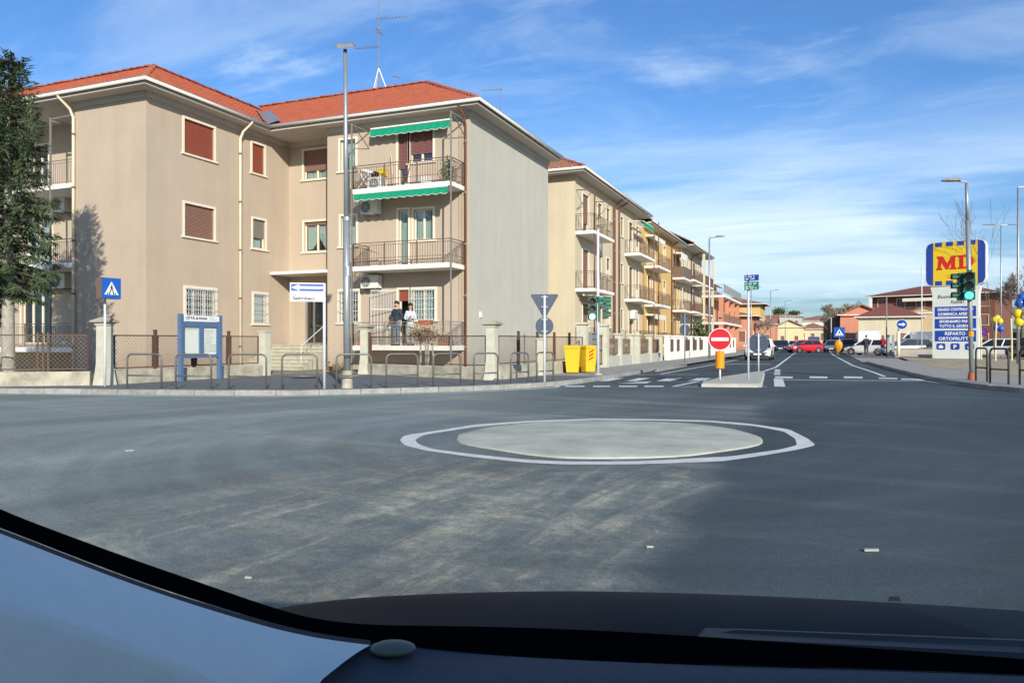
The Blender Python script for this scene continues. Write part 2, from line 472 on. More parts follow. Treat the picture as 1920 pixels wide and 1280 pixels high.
class MB:
    def __init__(s):
        s.v = []; s.f = []

    def add(s, vs_, fs):
        o = len(s.v)
        s.v += [tuple(p) for p in vs_]
        s.f += [tuple(i + o for i in f) for f in fs]

    def poly(s, pts):
        s.add(pts, [tuple(range(len(pts)))])

    def box8(s, p):
        s.add(p, [(0, 3, 2, 1), (4, 5, 6, 7), (0, 1, 5, 4), (1, 2, 6, 5), (2, 3, 7, 6), (3, 0, 4, 7)])

    def box(s, x0, y0, z0, x1, y1, z1):
        s.box8([(x0, y0, z0), (x1, y0, z0), (x1, y1, z0), (x0, y1, z0), (x0, y0, z1), (x1, y0, z1), (x1, y1, z1), (x0, y1, z1)])

    def fbox(s, fr, u0, u1, n0, n1, z0, z1):
        s.box8([fr.p(u0, n0, z0), fr.p(u1, n0, z0), fr.p(u1, n1, z0), fr.p(u0, n1, z0), fr.p(u0, n0, z1), fr.p(u1, n0, z1), fr.p(u1, n1, z1), fr.p(u0, n1, z1)])

    def bar(s, a, b, w, h=None):
        a, b = V(a), V(b)
        h = h or w
        d = (b - a).normalized()
        x = d.cross(V((0, 0, 1)))
        if x.length < 1e-4:
            x = V((1, 0, 0))
        x.normalize(); y = d.cross(x).normalized()
        x *= w / 2; y *= h / 2
        s.box8([a - x - y, a + x - y, a + x + y, a - x + y, b - x - y, b + x - y, b + x + y, b - x + y])

    def tube(s, pts, r, n=8, cap=True):
        pts = [V(p) for p in pts]
        rs = r if isinstance(r, (list, tuple)) else [r] * len(pts)
        o = len(s.v)
        prev = None
        for i, p in enumerate(pts):
            d = (pts[min(i + 1, len(pts) - 1)] - pts[max(i - 1, 0)]).normalized()
            if prev is None:
                x = d.cross(V((0, 0, 1)))
                if x.length < 1e-3:
                    x = d.cross(V((0, 1, 0)))
            else:
                x = prev - d * prev.dot(d)
            x.normalize(); prev = x
            y = d.cross(x)
            for k in range(n):
                a = 2 * math.pi * k / n
                s.v.append(tuple(p + (x * math.cos(a) + y * math.sin(a)) * rs[i]))
        for i in range(len(pts) - 1):
            for k in range(n):
                a, b = o + i * n + k, o + i * n + (k + 1) % n
                s.f.append((a, b, b + n, a + n))
        if cap:
            s.f.append(tuple(o + k for k in reversed(range(n))))
            e = o + (len(pts) - 1) * n
            s.f.append(tuple(e + k for k in range(n)))

    def extrude(s, pts, vec):
        pts = [V(p) for p in pts]; vec = V(vec); n = len(pts)
        s.add(pts + [p + vec for p in pts], [tuple(reversed(range(n))), tuple(range(n, 2 * n))] + [(i, (i + 1) % n, (i + 1) % n + n, i + n) for i in range(n)])

    def disc(s, c, nrm, r, t, n=24, sy=1.0):
        """thin disc (thickness t along nrm)"""
        c, nrm = V(c), V(nrm).normalized()
        x = V((0, 0, 1)).cross(nrm)
        if x.length < 1e-3:
            x = V((1, 0, 0))
        x.normalize(); y = nrm.cross(x)
        s.extrude([c + x * r * math.cos(2 * math.pi * k / n) + y * r * sy * math.sin(2 * math.pi * k / n) for k in range(n)], nrm * t)

    def ellipsoid(s, c, rx, ry, rz, nu=12, nv=8, rot=None):
        c = V(c); o = len(s.v)
        for j in range(nv + 1):
            t = math.pi * j / nv
            for i in range(nu):
                a = 2 * math.pi * i / nu
                p = V((rx * math.sin(t) * math.cos(a), ry * math.sin(t) * math.sin(a), rz * math.cos(t)))
                if rot:
                    p.rotate(rot)
                s.v.append(tuple(c + p))
        for j in range(nv):
            for i in range(nu):
                a, b = o + j * nu + i, o + j * nu + (i + 1) % nu
                s.f.append((a, b, b + nu, a + nu))

    def loft(s, rings, close=True, cap=True):
        o = len(s.v); n = len(rings[0])
        for r in rings:
            s.v += [tuple(p) for p in r]
        for i in range(len(rings) - 1):
            for k in range(n if close else n - 1):
                a, b = o + i * n + k, o + i * n + (k + 1) % n
                s.f.append((a, b, b + n, a + n))
        if cap:
            s.f.append(tuple(o + k for k in reversed(range(n))))
            e = o + (len(rings) - 1) * n
            s.f.append(tuple(e + k for k in range(n)))

    def build(s, name, m, parent=None, smooth=False, kind=None, mods=None):
        off = ORG.get(parent.name, V((0, 0, 0))) if parent is not None else V((0, 0, 0))
        me = D.meshes.new(name)
        me.from_pydata([(x - off.x, y - off.y, z - off.z) for x, y, z in s.v], [], s.f)
        me.materials.append(M[m] if isinstance(m, str) else m)
        if smooth:
            me.polygons.foreach_set('use_smooth', [True] * len(me.polygons))
        me.update()
        o = D.objects.new(name, me)
        COL.objects.link(o)
        if parent is not None:
            o.parent = parent
            ORG[o.name] = off
        if kind:
            o['kind'] = kind
        return o


class Frame:
    """wall frame: origin, direction along the wall, outward normal"""
    def __init__(s, o, u, n):
        s.o = V(o); s.u = V(u).normalized(); s.n = V(n).normalized()

    def p(s, u, n, z):
        q = s.o + s.u * u + s.n * n
        return V((q.x, q.y, s.o.z + z))


def facing(pos, nrm):
    """frame of a sign face: u to the viewer's right, n towards the viewer"""
    n = V((nrm[0], nrm[1], 0)).normalized()
    return Frame(pos, V((0, 0, 1)).cross(n), n)


def thing(name, label, cat, loc=(0, 0, 0), rz=0.0, group=None, local=False):
    o = D.objects.new(name, None)
    COL.objects.link(o)
    o.empty_display_size = 0.2
    o.location = loc; o.rotation_euler = (0, 0, rz)
    o['label'] = label; o['category'] = cat
    if group:
        o['group'] = group
    ORG[o.name] = V((0, 0, 0)) if local else V(loc)
    return o


def tag(o, label, cat, group=None):
    o['label'] = label; o['category'] = cat
    if group:
        o['group'] = group
    return o


def dup(root, loc, rz=0.0, label=None, scale=None):
    r = root.copy(); COL.objects.link(r)
    r.location = loc; r.rotation_euler = (0, 0, rz)
    if scale:
        r.scale = scale
    if label:
        r['label'] = label
    for ch in list(root.children):
        c = ch.copy(); COL.objects.link(c); c.parent = r
        for g in list(ch.children):
            d = g.copy(); COL.objects.link(d); d.parent = c
    return r


def text(parent, name, body, fr, u, z, size, m, n=0.004, align='LEFT', width=None, bold=0.0, shear=0.0):
    c = D.curves.new('txt', 'FONT')
    c.body = body; c.size = size; c.align_x = align; c.offset = bold; c.shear = shear; c.extrude = 0.0015; c.resolution_u = 3
    t = D.objects.new('txt', c)
    COL.objects.link(t)
    dg = bpy.context.evaluated_depsgraph_get()
    me0 = D.meshes.new_from_object(t.evaluated_get(dg))
    D.objects.remove(t)
    vs_ = [v.co.copy() for v in me0.vertices]; fs = [tuple(p.vertices) for p in me0.polygons]
    D.meshes.remove(me0)
    if width and vs_:
        x0 = min(v.x for v in vs_); x1 = max(v.x for v in vs_)
        k = width / max(x1 - x0, 1e-4)
        mid = {'LEFT': x0, 'CENTER': (x0 + x1) / 2}[align]
        for v in vs_:
            v.x = (v.x - mid) * k
    mb = MB()
    mb.add([fr.p(u + v.x, n + v.z, z + v.y) for v in vs_], fs)
    return mb.build(name, m, parent)


def struct(name, mb, m, parent=None):
    o = mb.build(name, m, parent)
    if parent is None:
        o['kind'] = 'structure'
    return o


def flat(pts, z):
    mb = MB(); mb.poly([(x, y, z) for x, y in pts]); return mb


def strip(pts, w, z):
    """painted line of width w along a polyline"""
    P = [V((x, y, 0)) for x, y in pts]
    mb = MB(); L, Rr = [], []
    for i, p in enumerate(P):
        d = (P[min(i + 1, len(P) - 1)] - P[max(i - 1, 0)]).normalized()
        nn = V((-d.y, d.x, 0)) * w / 2
        L.append(p + nn); Rr.append(p - nn)
    for i in range(len(P) - 1):
        mb.poly([(q.x, q.y, z) for q in (Rr[i], Rr[i + 1], L[i + 1], L[i])])
    return mb


def smooth_line(pts, n=4):
    """Catmull-Rom through 2-D points"""
    P = [V((*p[:2], 0)) for p in pts]
    out = []
    for i in range(len(P) - 1):
        p0, p1, p2, p3 = P[max(i - 1, 0)], P[i], P[i + 1], P[min(i + 2, len(P) - 1)]
        for k in range(n):
            t = k / n
            q = 0.5 * ((2 * p1) + (p2 - p0) * t + (2 * p0 - 5 * p1 + 4 * p2 - p3) * t * t + (3 * p1 - p0 - 3 * p2 + p3) * t ** 3)
            out.append((q.x, q.y))
    out.append((P[-1].x, P[-1].y))
    return out

# ------------------------------------------------------------------ the setting: ground, road, pavements, kerbs, markings
S5 = 2500
struct('ground', flat([(-S5, -S5), (S5, -S5), (S5, S5), (-S5, S5)], -0.05), 'earth')
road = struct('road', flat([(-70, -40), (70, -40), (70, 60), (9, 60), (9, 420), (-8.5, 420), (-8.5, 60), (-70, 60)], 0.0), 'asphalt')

KL = [(-40, 2.4), (-30, 7.1), (-22, 11.3), (-19.11, 12.5), (-17.48, 13.01), (-14.88, 13.64), (-12.35, 14.47), (-11.28, 15.13), (-10.31, 15.97), (-8.87, 17.52),
      (-7.96, 18.94), (-7.25, 20.49), (-6.95, 22.5), (-6.88, 24.77), (-6.85, 28.26), (-6.75, 40.5), (-6.5, 49), (-6.4, 300)]
KLs = smooth_line(KL, 4)
iy = next(i for i, p in enumerate(KLs) if p[1] > 25.0)
struct('pavement', flat(KLs[:iy] + [(-11.5, KLs[iy - 1][1]), (-11.5, 22.4), (-16, 23.6), (-17.6, 21.8), (-18.2, 14.9), (-19.5, 13.9), (-40, 4.2)], 0.12), 'pave_asphalt')
struct('pavement', flat([KLs[iy - 1]] + KLs[iy:] + [(-12.6, 300), (-12.6, KLs[iy - 1][1])], 0.12), 'pave_grey')
struct('yard', flat([(-60, -4), (-19.5, 13.9), (-18.2, 14.9), (-17.6, 21.8), (-16, 23.6), (-9.4, 21.3), (-9.2, 60), (-60, 60)], 0.116), 'yard')

KR = [(22, 15.0), (14, 16.6), (9.0, 18.9), (6.4, 20.9), (4.75, 22.64), (3.95, 24.35), (3.42, 28.27), (2.95, 36.5), (2.42, 50.2)]
KRs = smooth_line(KR, 4)
struct('pavement', flat(KRs + [(5.0, 52), (4.9, 40), (6.1, 30), (8.5, 25.5), (14, 22), (22, 19)], 0.12), 'pave_grey')
struct('verge', flat([(5.0, 52), (4.9, 40), (6.1, 30), (8.5, 25.5), (14, 22), (22, 19), (60, 15), (60, 66), (9.3, 66), (5.5, 66.0)], 0.124), 'dirt')
struct('car_park', flat([(2.3, 51), (5.0, 52.3), (5.6, 66.2), (60, 66.2), (60, 118), (2.3, 118)], 0.03), 'pave_grey')


def kerb(line, label_side, s0, s1, wid=0.16, top=0.128, inward=1):
    """kerb stones, each about a metre, laid along a line (inward +1: the pavement is on the left of the direction of travel)"""
    k = D.objects.new('kerb', None); COL.objects.link(k); k['kind'] = 'structure'; ORG[k.name] = V((0, 0, 0))
    P = [V((*p, 0)) for p in line]
    acc, cur = [0.0], 0.0
    for a, b in zip(P, P[1:]):
        cur += (b - a).length; acc.append(cur)

    def at(s):
        for i in range(len(P) - 1):
            if acc[i + 1] >= s:
                t = (s - acc[i]) / max(acc[i + 1] - acc[i], 1e-6)
                return P[i].lerp(P[i + 1], t)
        return P[-1]
    s = s0
    while s < min(s1, cur - 1.0):
        a, b = at(s + 0.006), at(s + 0.994)
        d = (b - a).normalized(); nn = V((-d.y, d.x, 0)) * inward
        h = top + (rnd() - .5) * 0.008
        mb = MB()
        ch = 0.02
        a0, b0, a1, b1 = a - nn * 0.03, b - nn * 0.03, a + nn * (wid - .03), b + nn * (wid - .03)
        prof = lambda q, w: [(q.x, q.y, -0.03), (q.x, q.y, h - ch), (q.x + nn.x * ch, q.y + nn.y * ch, h), (w.x, w.y, h), (w.x, w.y, -0.03)]
        mb.loft([prof(a0, a1), prof(b0, b1)])
        mb.build('kerb_stone', 'kerb', k)
        s += 1.0
    return k


# arc length of the left line where the visible stones start: just beyond the frame's left edge
kerb(KLs, 'left', 20.5, 66)
kerb(KRs, 'right', 9.5, 46, inward=-1)
ln = strip([(p[0], p[1]) for p in KLs if p[1] > 46], 0.16, 0.129)
struct('kerb', ln, 'kerb')


def marking(name, pts=None, line=None, w=0.12, z=0.004):
    mb = flat(pts, z) if pts else strip(line, w, z)
    return mb.build(name, 'line_paint', road)


marking('edge_line', line=smooth_line([(-40, 1.6), (-22, 10.3), (-19.1, 11.95), (-17.93, 12.55), (-15.22, 13.25), (-12.51, 14.0), (-11.35, 14.65), (-10.2, 15.5), (-8.75, 17.1), (-7.6, 18.7), (-6.9, 20.2)], 4), w=0.13)
for q in [[(-6.78, 23.89), (-6.46, 24.02), (-6.49, 26.18), (-6.90, 26.0)], [(-5.94, 24.24), (-5.6, 24.38), (-5.63, 26.54), (-6.02, 26.38)],
          [(-5.02, 24.61), (-4.6, 24.79), (-4.58, 26.97), (-5.08, 26.77)], [(-4.08, 25.0), (-3.66, 25.18), (-3.62, 27.36), (-4.09, 27.17)],
          [(-5.87, 22.84), (-5.04, 23.18), (-5.13, 24.39), (-5.4, 23.86)],
          [(-1.56, 28.26), (-0.96, 28.26), (-0.99, 29.63), (-1.6, 29.65)], [(-0.42, 28.73), (0.17, 28.72), (0.2, 30.12), (-0.41, 30.15)],
          [(0.7, 29.19), (1.32, 29.19), (1.4, 30.62), (0.77, 30.63)], [(1.83, 29.08), (2.42, 28.92), (2.47, 29.96), (1.9, 30.16)],
          [(2.48, 28.56), (3.25, 28.4), (3.1, 29.48), (2.58, 29.67)]]:
    marking('crossing_stripe', pts=q)
for q in [[(-7.1, 20.26), (-6.95, 20.36), (-7.05, 20.83), (-7.15, 20.80)], [(-6.78, 20.45), (-6.27, 20.66), (-6.45, 21.23), (-6.97, 21.01)],
          [(-6.05, 20.75), (-5.6, 20.94), (-5.75, 21.52), (-6.21, 21.33)], [(-5.36, 21.03), (-4.88, 21.23), (-5.01, 21.82), (-5.51, 21.62)],
          [(-4.69, 21.31), (-4.19, 21.52), (-4.3, 22.11), (-4.82, 21.9)]]:
    marking('give_way_dash', pts=q)
for l, w in [([(-4.0, 21.75), (-1.45, 22.75)], 0.12), ([(-3.97, 22.0), (-3.62, 25.9)], 0.14), ([(-5.1, 44.33), (-2.68, 45.33)], 0.45),
             ([(-1.41, 27.84), (-1.12, 22.95)], 0.30), ([(-2.37, 32.95), (-1.87, 33.15)], 0.14), ([(-2.34, 37.16), (-1.9, 37.30)], 0.14),
             ([(-6.8, 29.1), (-4.52, 30.11)], 0.16), ([(-1.25, 27.09), (3.15, 27.96)], 0.22), ([(-1.62, 31.0), (-1.68, 32.3)], 0.24), ([(-1.72, 32.9), (-1.76, 34.2)], 0.24), ([(-1.8, 34.9), (-1.9, 36.9)], 0.24),
             ([(-2.4, 32.7), (-2.15, 40.4), (-2.71, 81.5), (-2.6, 200)], 0.14),
             ([(2.15, 31.0), (2.02, 35.0), (1.53, 44.7), (1.0, 79.7), (0.8, 200)], 0.14),
             (smooth_line([(3.1, 28.2), (3.35, 27.2), (3.79, 25.5), (4.6, 23.45), (6.0, 21.0), (8.6, 18.6), (14, 16.0)], 4), 0.13),
             ([(-5.95, 30.0), (-5.62, 43.8), (-5.45, 81), (-5.4, 200)], 0.13)]:
    marking('lane_line', line=l, w=w)

# the mini-roundabout: a white ring round a worn concrete patch
OUT = [(-5.14, 8.59), (-5.34, 9.05), (-5.18, 9.72), (-5.0, 10.65), (-4.46, 11.44), (-3.56, 12.22), (-2.57, 12.51), (-1.73, 12.65), (-1.11, 12.44), (-0.45, 11.83), (-0.17, 10.77), (-0.07, 10.14), (-0.26, 9.66), (-0.69, 8.87), (-1.02, 8.37), (-1.81, 7.84), (-2.51, 7.54), (-2.93, 7.5), (-3.61, 7.63), (-4.35, 7.87), (-4.83, 8.18)]
INN = [(-4.96, 8.67), (-5.11, 9.21), (-4.86, 10.35), (-4.37, 11.21), (-3.5, 12.0), (-2.52, 12.28), (-1.7, 12.42), (-0.94, 12.07), (-0.5, 11.49), (-0.33, 10.7), (-0.29, 10.05), (-0.47, 9.57), (-0.94, 8.81), (-1.86, 8.03), (-2.57, 7.73), (-3.0, 7.7), (-3.7, 7.83), (-4.34, 8.02), (-4.7, 8.32)]
ISL = [(-4.66, 9.33), (-4.66, 9.94), (-4.55, 10.63), (-3.97, 11.45), (-3.15, 11.91), (-2.01, 11.99), (-1.31, 11.58), (-1.0, 11.14), (-0.76, 10.61), (-0.73, 9.87), (-1.11, 9.1), (-1.56, 8.48), (-2.39, 8.02), (-2.94, 7.98), (-3.59, 8.24), (-4.28, 8.62)]


def radial(poly, c, n=150):
    """radius of a closed outline at n angles round c"""
    out = []
    P = [V((x - c[0], y - c[1])) for x, y in poly]
    for k in range(n):
        a = 2 * math.pi * k / n; d = V((math.cos(a), math.sin(a)))
        best = 0
        for i in range(len(P)):
            p, q = P[i], P[(i + 1) % len(P)]
            e = q - p
            den = d.x * e.y - d.y * e.x
            if abs(den) < 1e-9:
                continue
            t = (p.x * e.y - p.y * e.x) / den
            s = (p.x * d.y - p.y * d.x) / den
            if t > 0 and -1e-6 <= s <= 1 + 1e-6:
                best = max(best, t)
        out.append(best)
    sm = [(out[i - 1] + 3 * out[i] + out[(i + 1) % n]) / 5 for i in range(n)]
    return [(c[0] + r * math.cos(2 * math.pi * k / n), c[1] + r * math.sin(2 * math.pi * k / n)) for k, r in enumerate(sm)]


cen = (-2.7, 10.0)
ro, ri = radial(OUT, cen), radial(INN, cen)
mb = MB()
for k in range(150):
    j = (k + 1) % 150
    mb.poly([(*ri[k], 0.005), (*ro[k], 0.005), (*ro[j], 0.005), (*ri[j], 0.005)])
ring = mb.build('roundabout_ring', 'line_paint', road)
isl = smooth_line(ISL + ISL[:1], 3)[:-1]
mb = MB()
ring_at = lambda k, z: [(cen[0] + (x - cen[0]) * k, cen[1] + (y - cen[1]) * k, z) for x, y in isl]
mb.loft([ring_at(1.0, -0.01), ring_at(1.0, 0.010), ring_at(.985, 0.020), ring_at(.90, 0.034), ring_at(.6, 0.05), ring_at(.2, .055)])
o = mb.build('roundabout_island', 'island', None, True); o['kind'] = 'structure'
SPL = [(-3.33, 22.83), (-3.19, 21.95), (-1.68, 22.3), (-1.58, 22.6), (-2.05, 30.69), (-2.34, 32.3), (-2.55, 30.6), (-3.15, 26.64)]
mb = MB(); mb.extrude([(x, y, -0.02) for x, y in SPL], (0, 0, 0.09))
c0 = (sum(p[0] for p in SPL) / 8, sum(p[1] for p in SPL) / 8)
mb.loft([[(x, y, 0.07) for x, y in SPL], [(c0[0] + (x - c0[0]) * .95, c0[1] + (y - c0[1]) * .98, 0.105) for x, y in SPL]])
o = mb.build('traffic_island', 'concrete'); o['kind'] = 'structure'
for (x, y, a, l, cc) in [(-7.57, 6.5, 0.6, .09, 'paper_grey'), (-1.0, 4.7, .3, .04, 'paper_grey'), (0.28, 5.15, 0.4, .09, 'paper_grey'), (-2.9, 3.25, .1, .035, 'paper_grey')]:
    mb = MB(); d = V((math.cos(a), math.sin(a), 0)); e = V((-d.y, d.x, 0)) * .3
    mb.extrude([V((x, y, .006)) + d * l * s + e * l * t for s, t in ((-.5, -.5), (.5, -.4), (.6, .4), (-.4, .5))], (0, 0, .012))
    tag(mb.build('litter', cc), {-7.57: 'white paper scrap lying on the grey road far left', -1.0: 'small pale fragment on dark asphalt below the roundabout', 0.28: 'pale flat stick on the dark asphalt at right', -2.9: 'tiny pale scrap on the asphalt beside the pillar trim'}[x], 'litter', 'scraps lying on the road')

# ------------------------------------------------------------------ building kit


def wall(fr, u0, u1, z0, z1, openings=(), reveal=0.16):
    mb = MB()
    us = sorted({u0, u1} | {o[0] for o in openings} | {o[1] for o in openings})
    zs = sorted({z0, z1} | {o[2] for o in openings} | {o[3] for o in openings})
    for a, b in zip(us, us[1:]):
        for c, d in zip(zs, zs[1:]):
            um, zm = (a + b) / 2, (c + d) / 2
            if any(o[0] < um < o[1] and o[2] < zm < o[3] for o in openings):
                continue
            mb.poly([fr.p(a, 0, c), fr.p(b, 0, c), fr.p(b, 0, d), fr.p(a, 0, d)])
    for a, b, c, d in openings:
        r = -reveal
        mb.poly([fr.p(a, 0, c), fr.p(a, 0, d), fr.p(a, r, d), fr.p(a, r, c)])
        mb.poly([fr.p(b, 0, c), fr.p(b, r, c), fr.p(b, r, d), fr.p(b, 0, d)])
        mb.poly([fr.p(a, 0, d), fr.p(b, 0, d), fr.p(b, r, d), fr.p(a, r, d)])
        mb.poly([fr.p(a, 0, c), fr.p(a, r, c), fr.p(b, r, c), fr.p(b, 0, c)])
    return mb


def window(par, fr, u0, u1, z0, z1, shut=1.0, sm='shutter_brown', panes=2, trim=True, sill=True, grille=False, curtain=True, tm='trim', fm='white_paint', door=False):
    mb = MB()
    w = 0.09
    if trim:
        mb.fbox(fr, u0 - w, u0, 0.0, 0.035, z0 if not door else z0, z1)
        mb.fbox(fr, u1, u1 + w, 0.0, 0.035, z0, z1)
        mb.fbox(fr, u0 - w, u1 + w, 0.0, 0.035, z1, z1 + w)
    f = 0.06
    a, b = -0.15, -0.10
    mb.fbox(fr, u0, u0 + f, a, b, z0, z1); mb.fbox(fr, u1 - f, u1, a, b, z0, z1)
    mb.fbox(fr, u0 + f, u1 - f, a, b, z0, z0 + f); mb.fbox(fr, u0 + f, u1 - f, a, b, z1 - f, z1)
    for k in range(1, panes):
        um = u0 + (u1 - u0) * k / panes
        mb.fbox(fr, um - .045, um + .045, a, b + .01, z0 + f, z1 - f)
    wd = mb.build('window' if not door else 'balcony_door', tm if trim else fm, par)
    if sill and not door:
        mb = MB(); mb.fbox(fr, u0 - 0.16, u1 + 0.16, -0.08, 0.075, z0 - 0.07, z0 - 0.002); mb.build('sill', tm, wd)
    if shut > 0:
        mb = MB(); zb = z1 - (z1 - z0) * shut; z = zb
        while z < z1 - 0.004:
            zt = min(z + 0.052, z1 - .002)
            mb.loft([[fr.p(u, -0.075, z), fr.p(u, -0.060, z + .018), fr.p(u, -0.062, zt - .006), fr.p(u, -0.078, zt)] for u in (u0 + .005, u1 - .005)], close=False, cap=False)
            z += 0.055
        mb.build('shutter', sm, wd)
    if shut < 1:
        zt = z1 - (z1 - z0) * shut
        mb = MB(); mb.poly([fr.p(u0 + .03, -0.125, z0 + .03), fr.p(u1 - .03, -0.125, z0 + .03), fr.p(u1 - .03, -0.125, z1 - .03), fr.p(u0 + .03, -0.125, z1 - .03)])
        mb.build('pane', 'glass', wd)
        if curtain:
            mb = MB(); n = 26; uu = [u0 + .05 + (u1 - u0 - .1) * i / n for i in range(n + 1)]
            pts = [(u, -0.21 + 0.018 * math.sin(i * 1.9) + .01 * math.sin(i * .7)) for i, u in enumerate(uu)]
            if curtain == 'drawn':      # two halves gathered to the sides, leaving a dark gap with swagged hems
                for i in range(n):
                    t = abs((i + .5) / n * 2 - 1)
                    if t < 0.10 and not (z1 - z0) > 9:
                        continue
                    t0, t1 = abs(i / n * 2 - 1), abs((i + 1) / n * 2 - 1)
                    hz = lambda q: z0 + (z1 - z0) * (0.10 + 0.42 * max(0, 1 - q * 1.5) ** 1.5)
                    mb.poly([fr.p(pts[i][0], pts[i][1], hz(t0)), fr.p(pts[i + 1][0], pts[i + 1][1], hz(t1)), fr.p(pts[i + 1][0], pts[i + 1][1], z1 - .05), fr.p(pts[i][0], pts[i][1], z1 - .05)])
            else:
                for i in range(n):
                    mb.poly([fr.p(pts[i][0], pts[i][1], z0 + .05), fr.p(pts[i + 1][0], pts[i + 1][1], z0 + .05), fr.p(pts[i + 1][0], pts[i + 1][1], z1 - .05), fr.p(pts[i][0], pts[i][1], z1 - .05)])
            mb.build('curtain', 'curtain', wd)
        mb = MB(); mb.fbox(fr, u0 - .05, u1 + .05, -0.75, -0.45, z0 - .05, z1 + .05)
        mb.build('dark_interior', 'black', wd)
    if grille:
        mb = MB(); n = max(3, int((u1 - u0) / 0.115)); g0, g1 = 0.05, 0.066
        for i in range(n + 1):
            u = u0 + (u1 - u0) * i / n
            mb.fbox(fr, u - .008, u + .008, g0, g1, z0 - .02, z1 + .02)
        for z in [z0 + .03, z0 + (z1 - z0) * .36, z0 + (z1 - z0) * .70, z1 - .03]:
            mb.fbox(fr, u0 - .06, u1 + .06, g1, g1 + .014, z - .012, z + .012)
        for i in range(0, n - 1, 2):        # scroll work between the bars
            uc = u0 + (u1 - u0) * (i + 1) / n
            for zc2 in (z0 + (z1 - z0) * .82, z0 + (z1 - z0) * .53, z0 + (z1 - z0) * .2):
                mb.tube([fr.p(uc + .075 * math.cos(t), g0 + .008, zc2 + .085 * math.sin(t)) for t in [k * math.pi / 5 for k in range(11)]], .006, 4, False)
        mb.build('grille', 'pole_white' if grille is True else grille, wd)
    return wd


def railing(mb, fr, pts, z, h=0.95, mid=0.32, step=0.11, post=0.036, post_every=1.6, thin=0.014):
    """pts: corner points (u, n) of the rail"""
    for (ua, na), (ub, nb) in zip(pts, pts[1:]):
        a, b = fr.p(ua, na, z), fr.p(ub, nb, z)
        L = (b - a).length
        up = V((0, 0, 1))
        mb.bar(a + up * h, b + up * h, .042, .03)
        mb.bar(a + up * (h - .10), b + up * (h - .10), .02, .02)
        mb.bar(a + up * .09, b + up * .09, .022, .022)
        if mid:
            mb.bar(a + up * mid, b + up * mid, .018, .018)
        n = max(2, round(L / step))
        for i in range(1, n):
            q = a.lerp(b, i / n)
            mb.bar(q + up * .09, q + up * (h - .10), thin)
        m = max(1, round(L / post_every))
        for i in range(m + 1):
            q = a.lerp(b, i / m)
            mb.bar(q, q + up * h, post)


def balcony(par, fr, u0, u1, depth, z, thick=0.17, rail='rail_brown', h=0.95, sides=(True, True), mid=0.32, solid=None, step=0.11):
    mb = MB(); mb.fbox(fr, u0, u1, 0.0, depth, z - thick, z)
    mb.fbox(fr, u0 + .03, u1 - .03, 0.0, depth - .03, z, z + .012)
    b = mb.build('balcony', 'slab_white', par)
    e = 0.05
    pts = []
    if sides[0]:
        pts.append((u0 + e, 0.02))
    pts += [(u0 + e, depth - e), (u1 - e, depth - e)]
    if sides[1]:
        pts.append((u1 - e, 0.02))
    mb = MB()
    if solid:
        for (ua, na), (ub, nb) in zip(pts, pts[1:]):
            mb.bar(fr.p(ua, na, z + h / 2), fr.p(ub, nb, z + h / 2), .05, h - .04)
            mb.bar(fr.p(ua, na, z + h), fr.p(ub, nb, z + h), .09, .05)
        mb.build('parapet', solid, b)
    else:
        railing(mb, fr, pts, z, h, mid, step)
        mb.build('railing', rail, b)
    return b


def tiles(mb, e0, edir, L, sdir, pitch, lo, hi, step=0.23, row=0.37):
    e0, edir, sdir = V(e0), V(edir), V(sdir)
    n = int(L / step)

    def P(e, s, h):
        q = e0 + edir * e + sdir * s
        return (q.x, q.y, e0.z + pitch * s + h)
    for i in range(n):
        e = (i + .5) * step
        a, b = lo(e), hi(e)
        if b - a < 0.1:
            continue
        k = math.floor(a / row)
        s = k * row
        while s < b - 0.02:
            s0, s1 = max(s, a), min(s + row, b)
            j = (rnd() - .5) * .012
            prof = [(-.115, 0), (-.06, .062), (.06, .062), (.115, 0)]
            lo_ = [P(e + q, s0 - .03, h + .028 + j) for q, h in prof]
            hi_ = [P(e + q, s1, h + j * .5) for q, h in prof]
            fr_ = [P(e + q, s0 - .03, h + .002) for q, h in prof]
            mb.add(lo_ + hi_ + fr_, [(0, 1, 5, 4), (1, 2, 6, 5), (2, 3, 7, 6), (8, 9, 1, 0), (9, 10, 2, 1), (10, 11, 3, 2)])
            s += row
    return mb


def ridge(par, a, b, m='ridge_tile', r=0.13, step=0.42):
    a, b = V(a), V(b)
    n = max(1, int((b - a).length / step))
    for i in range(n):
        p, q = a.lerp(b, i / n), a.lerp(b, (i + 1.12) / n)
        mb = MB()
        up = V((0, 0, 1)); d = (q - p).normalized(); sd = d.cross(up).normalized()
        j = V((0, 0, (rnd() - .5) * .03))
        mb.loft([[p + j + sd * r * c + up * (r * .8 * s + .02) for c, s in ((-1, 0), (-.6, .75), (0, 1), (.6, .75), (1, 0))],
                 [q + j + sd * r * .85 * c + up * (r * .7 * s - .01) for c, s in ((-1, 0), (-.6, .75), (0, 1), (.6, .75), (1, 0))]])
        mb.build('ridge_tile', m, par)


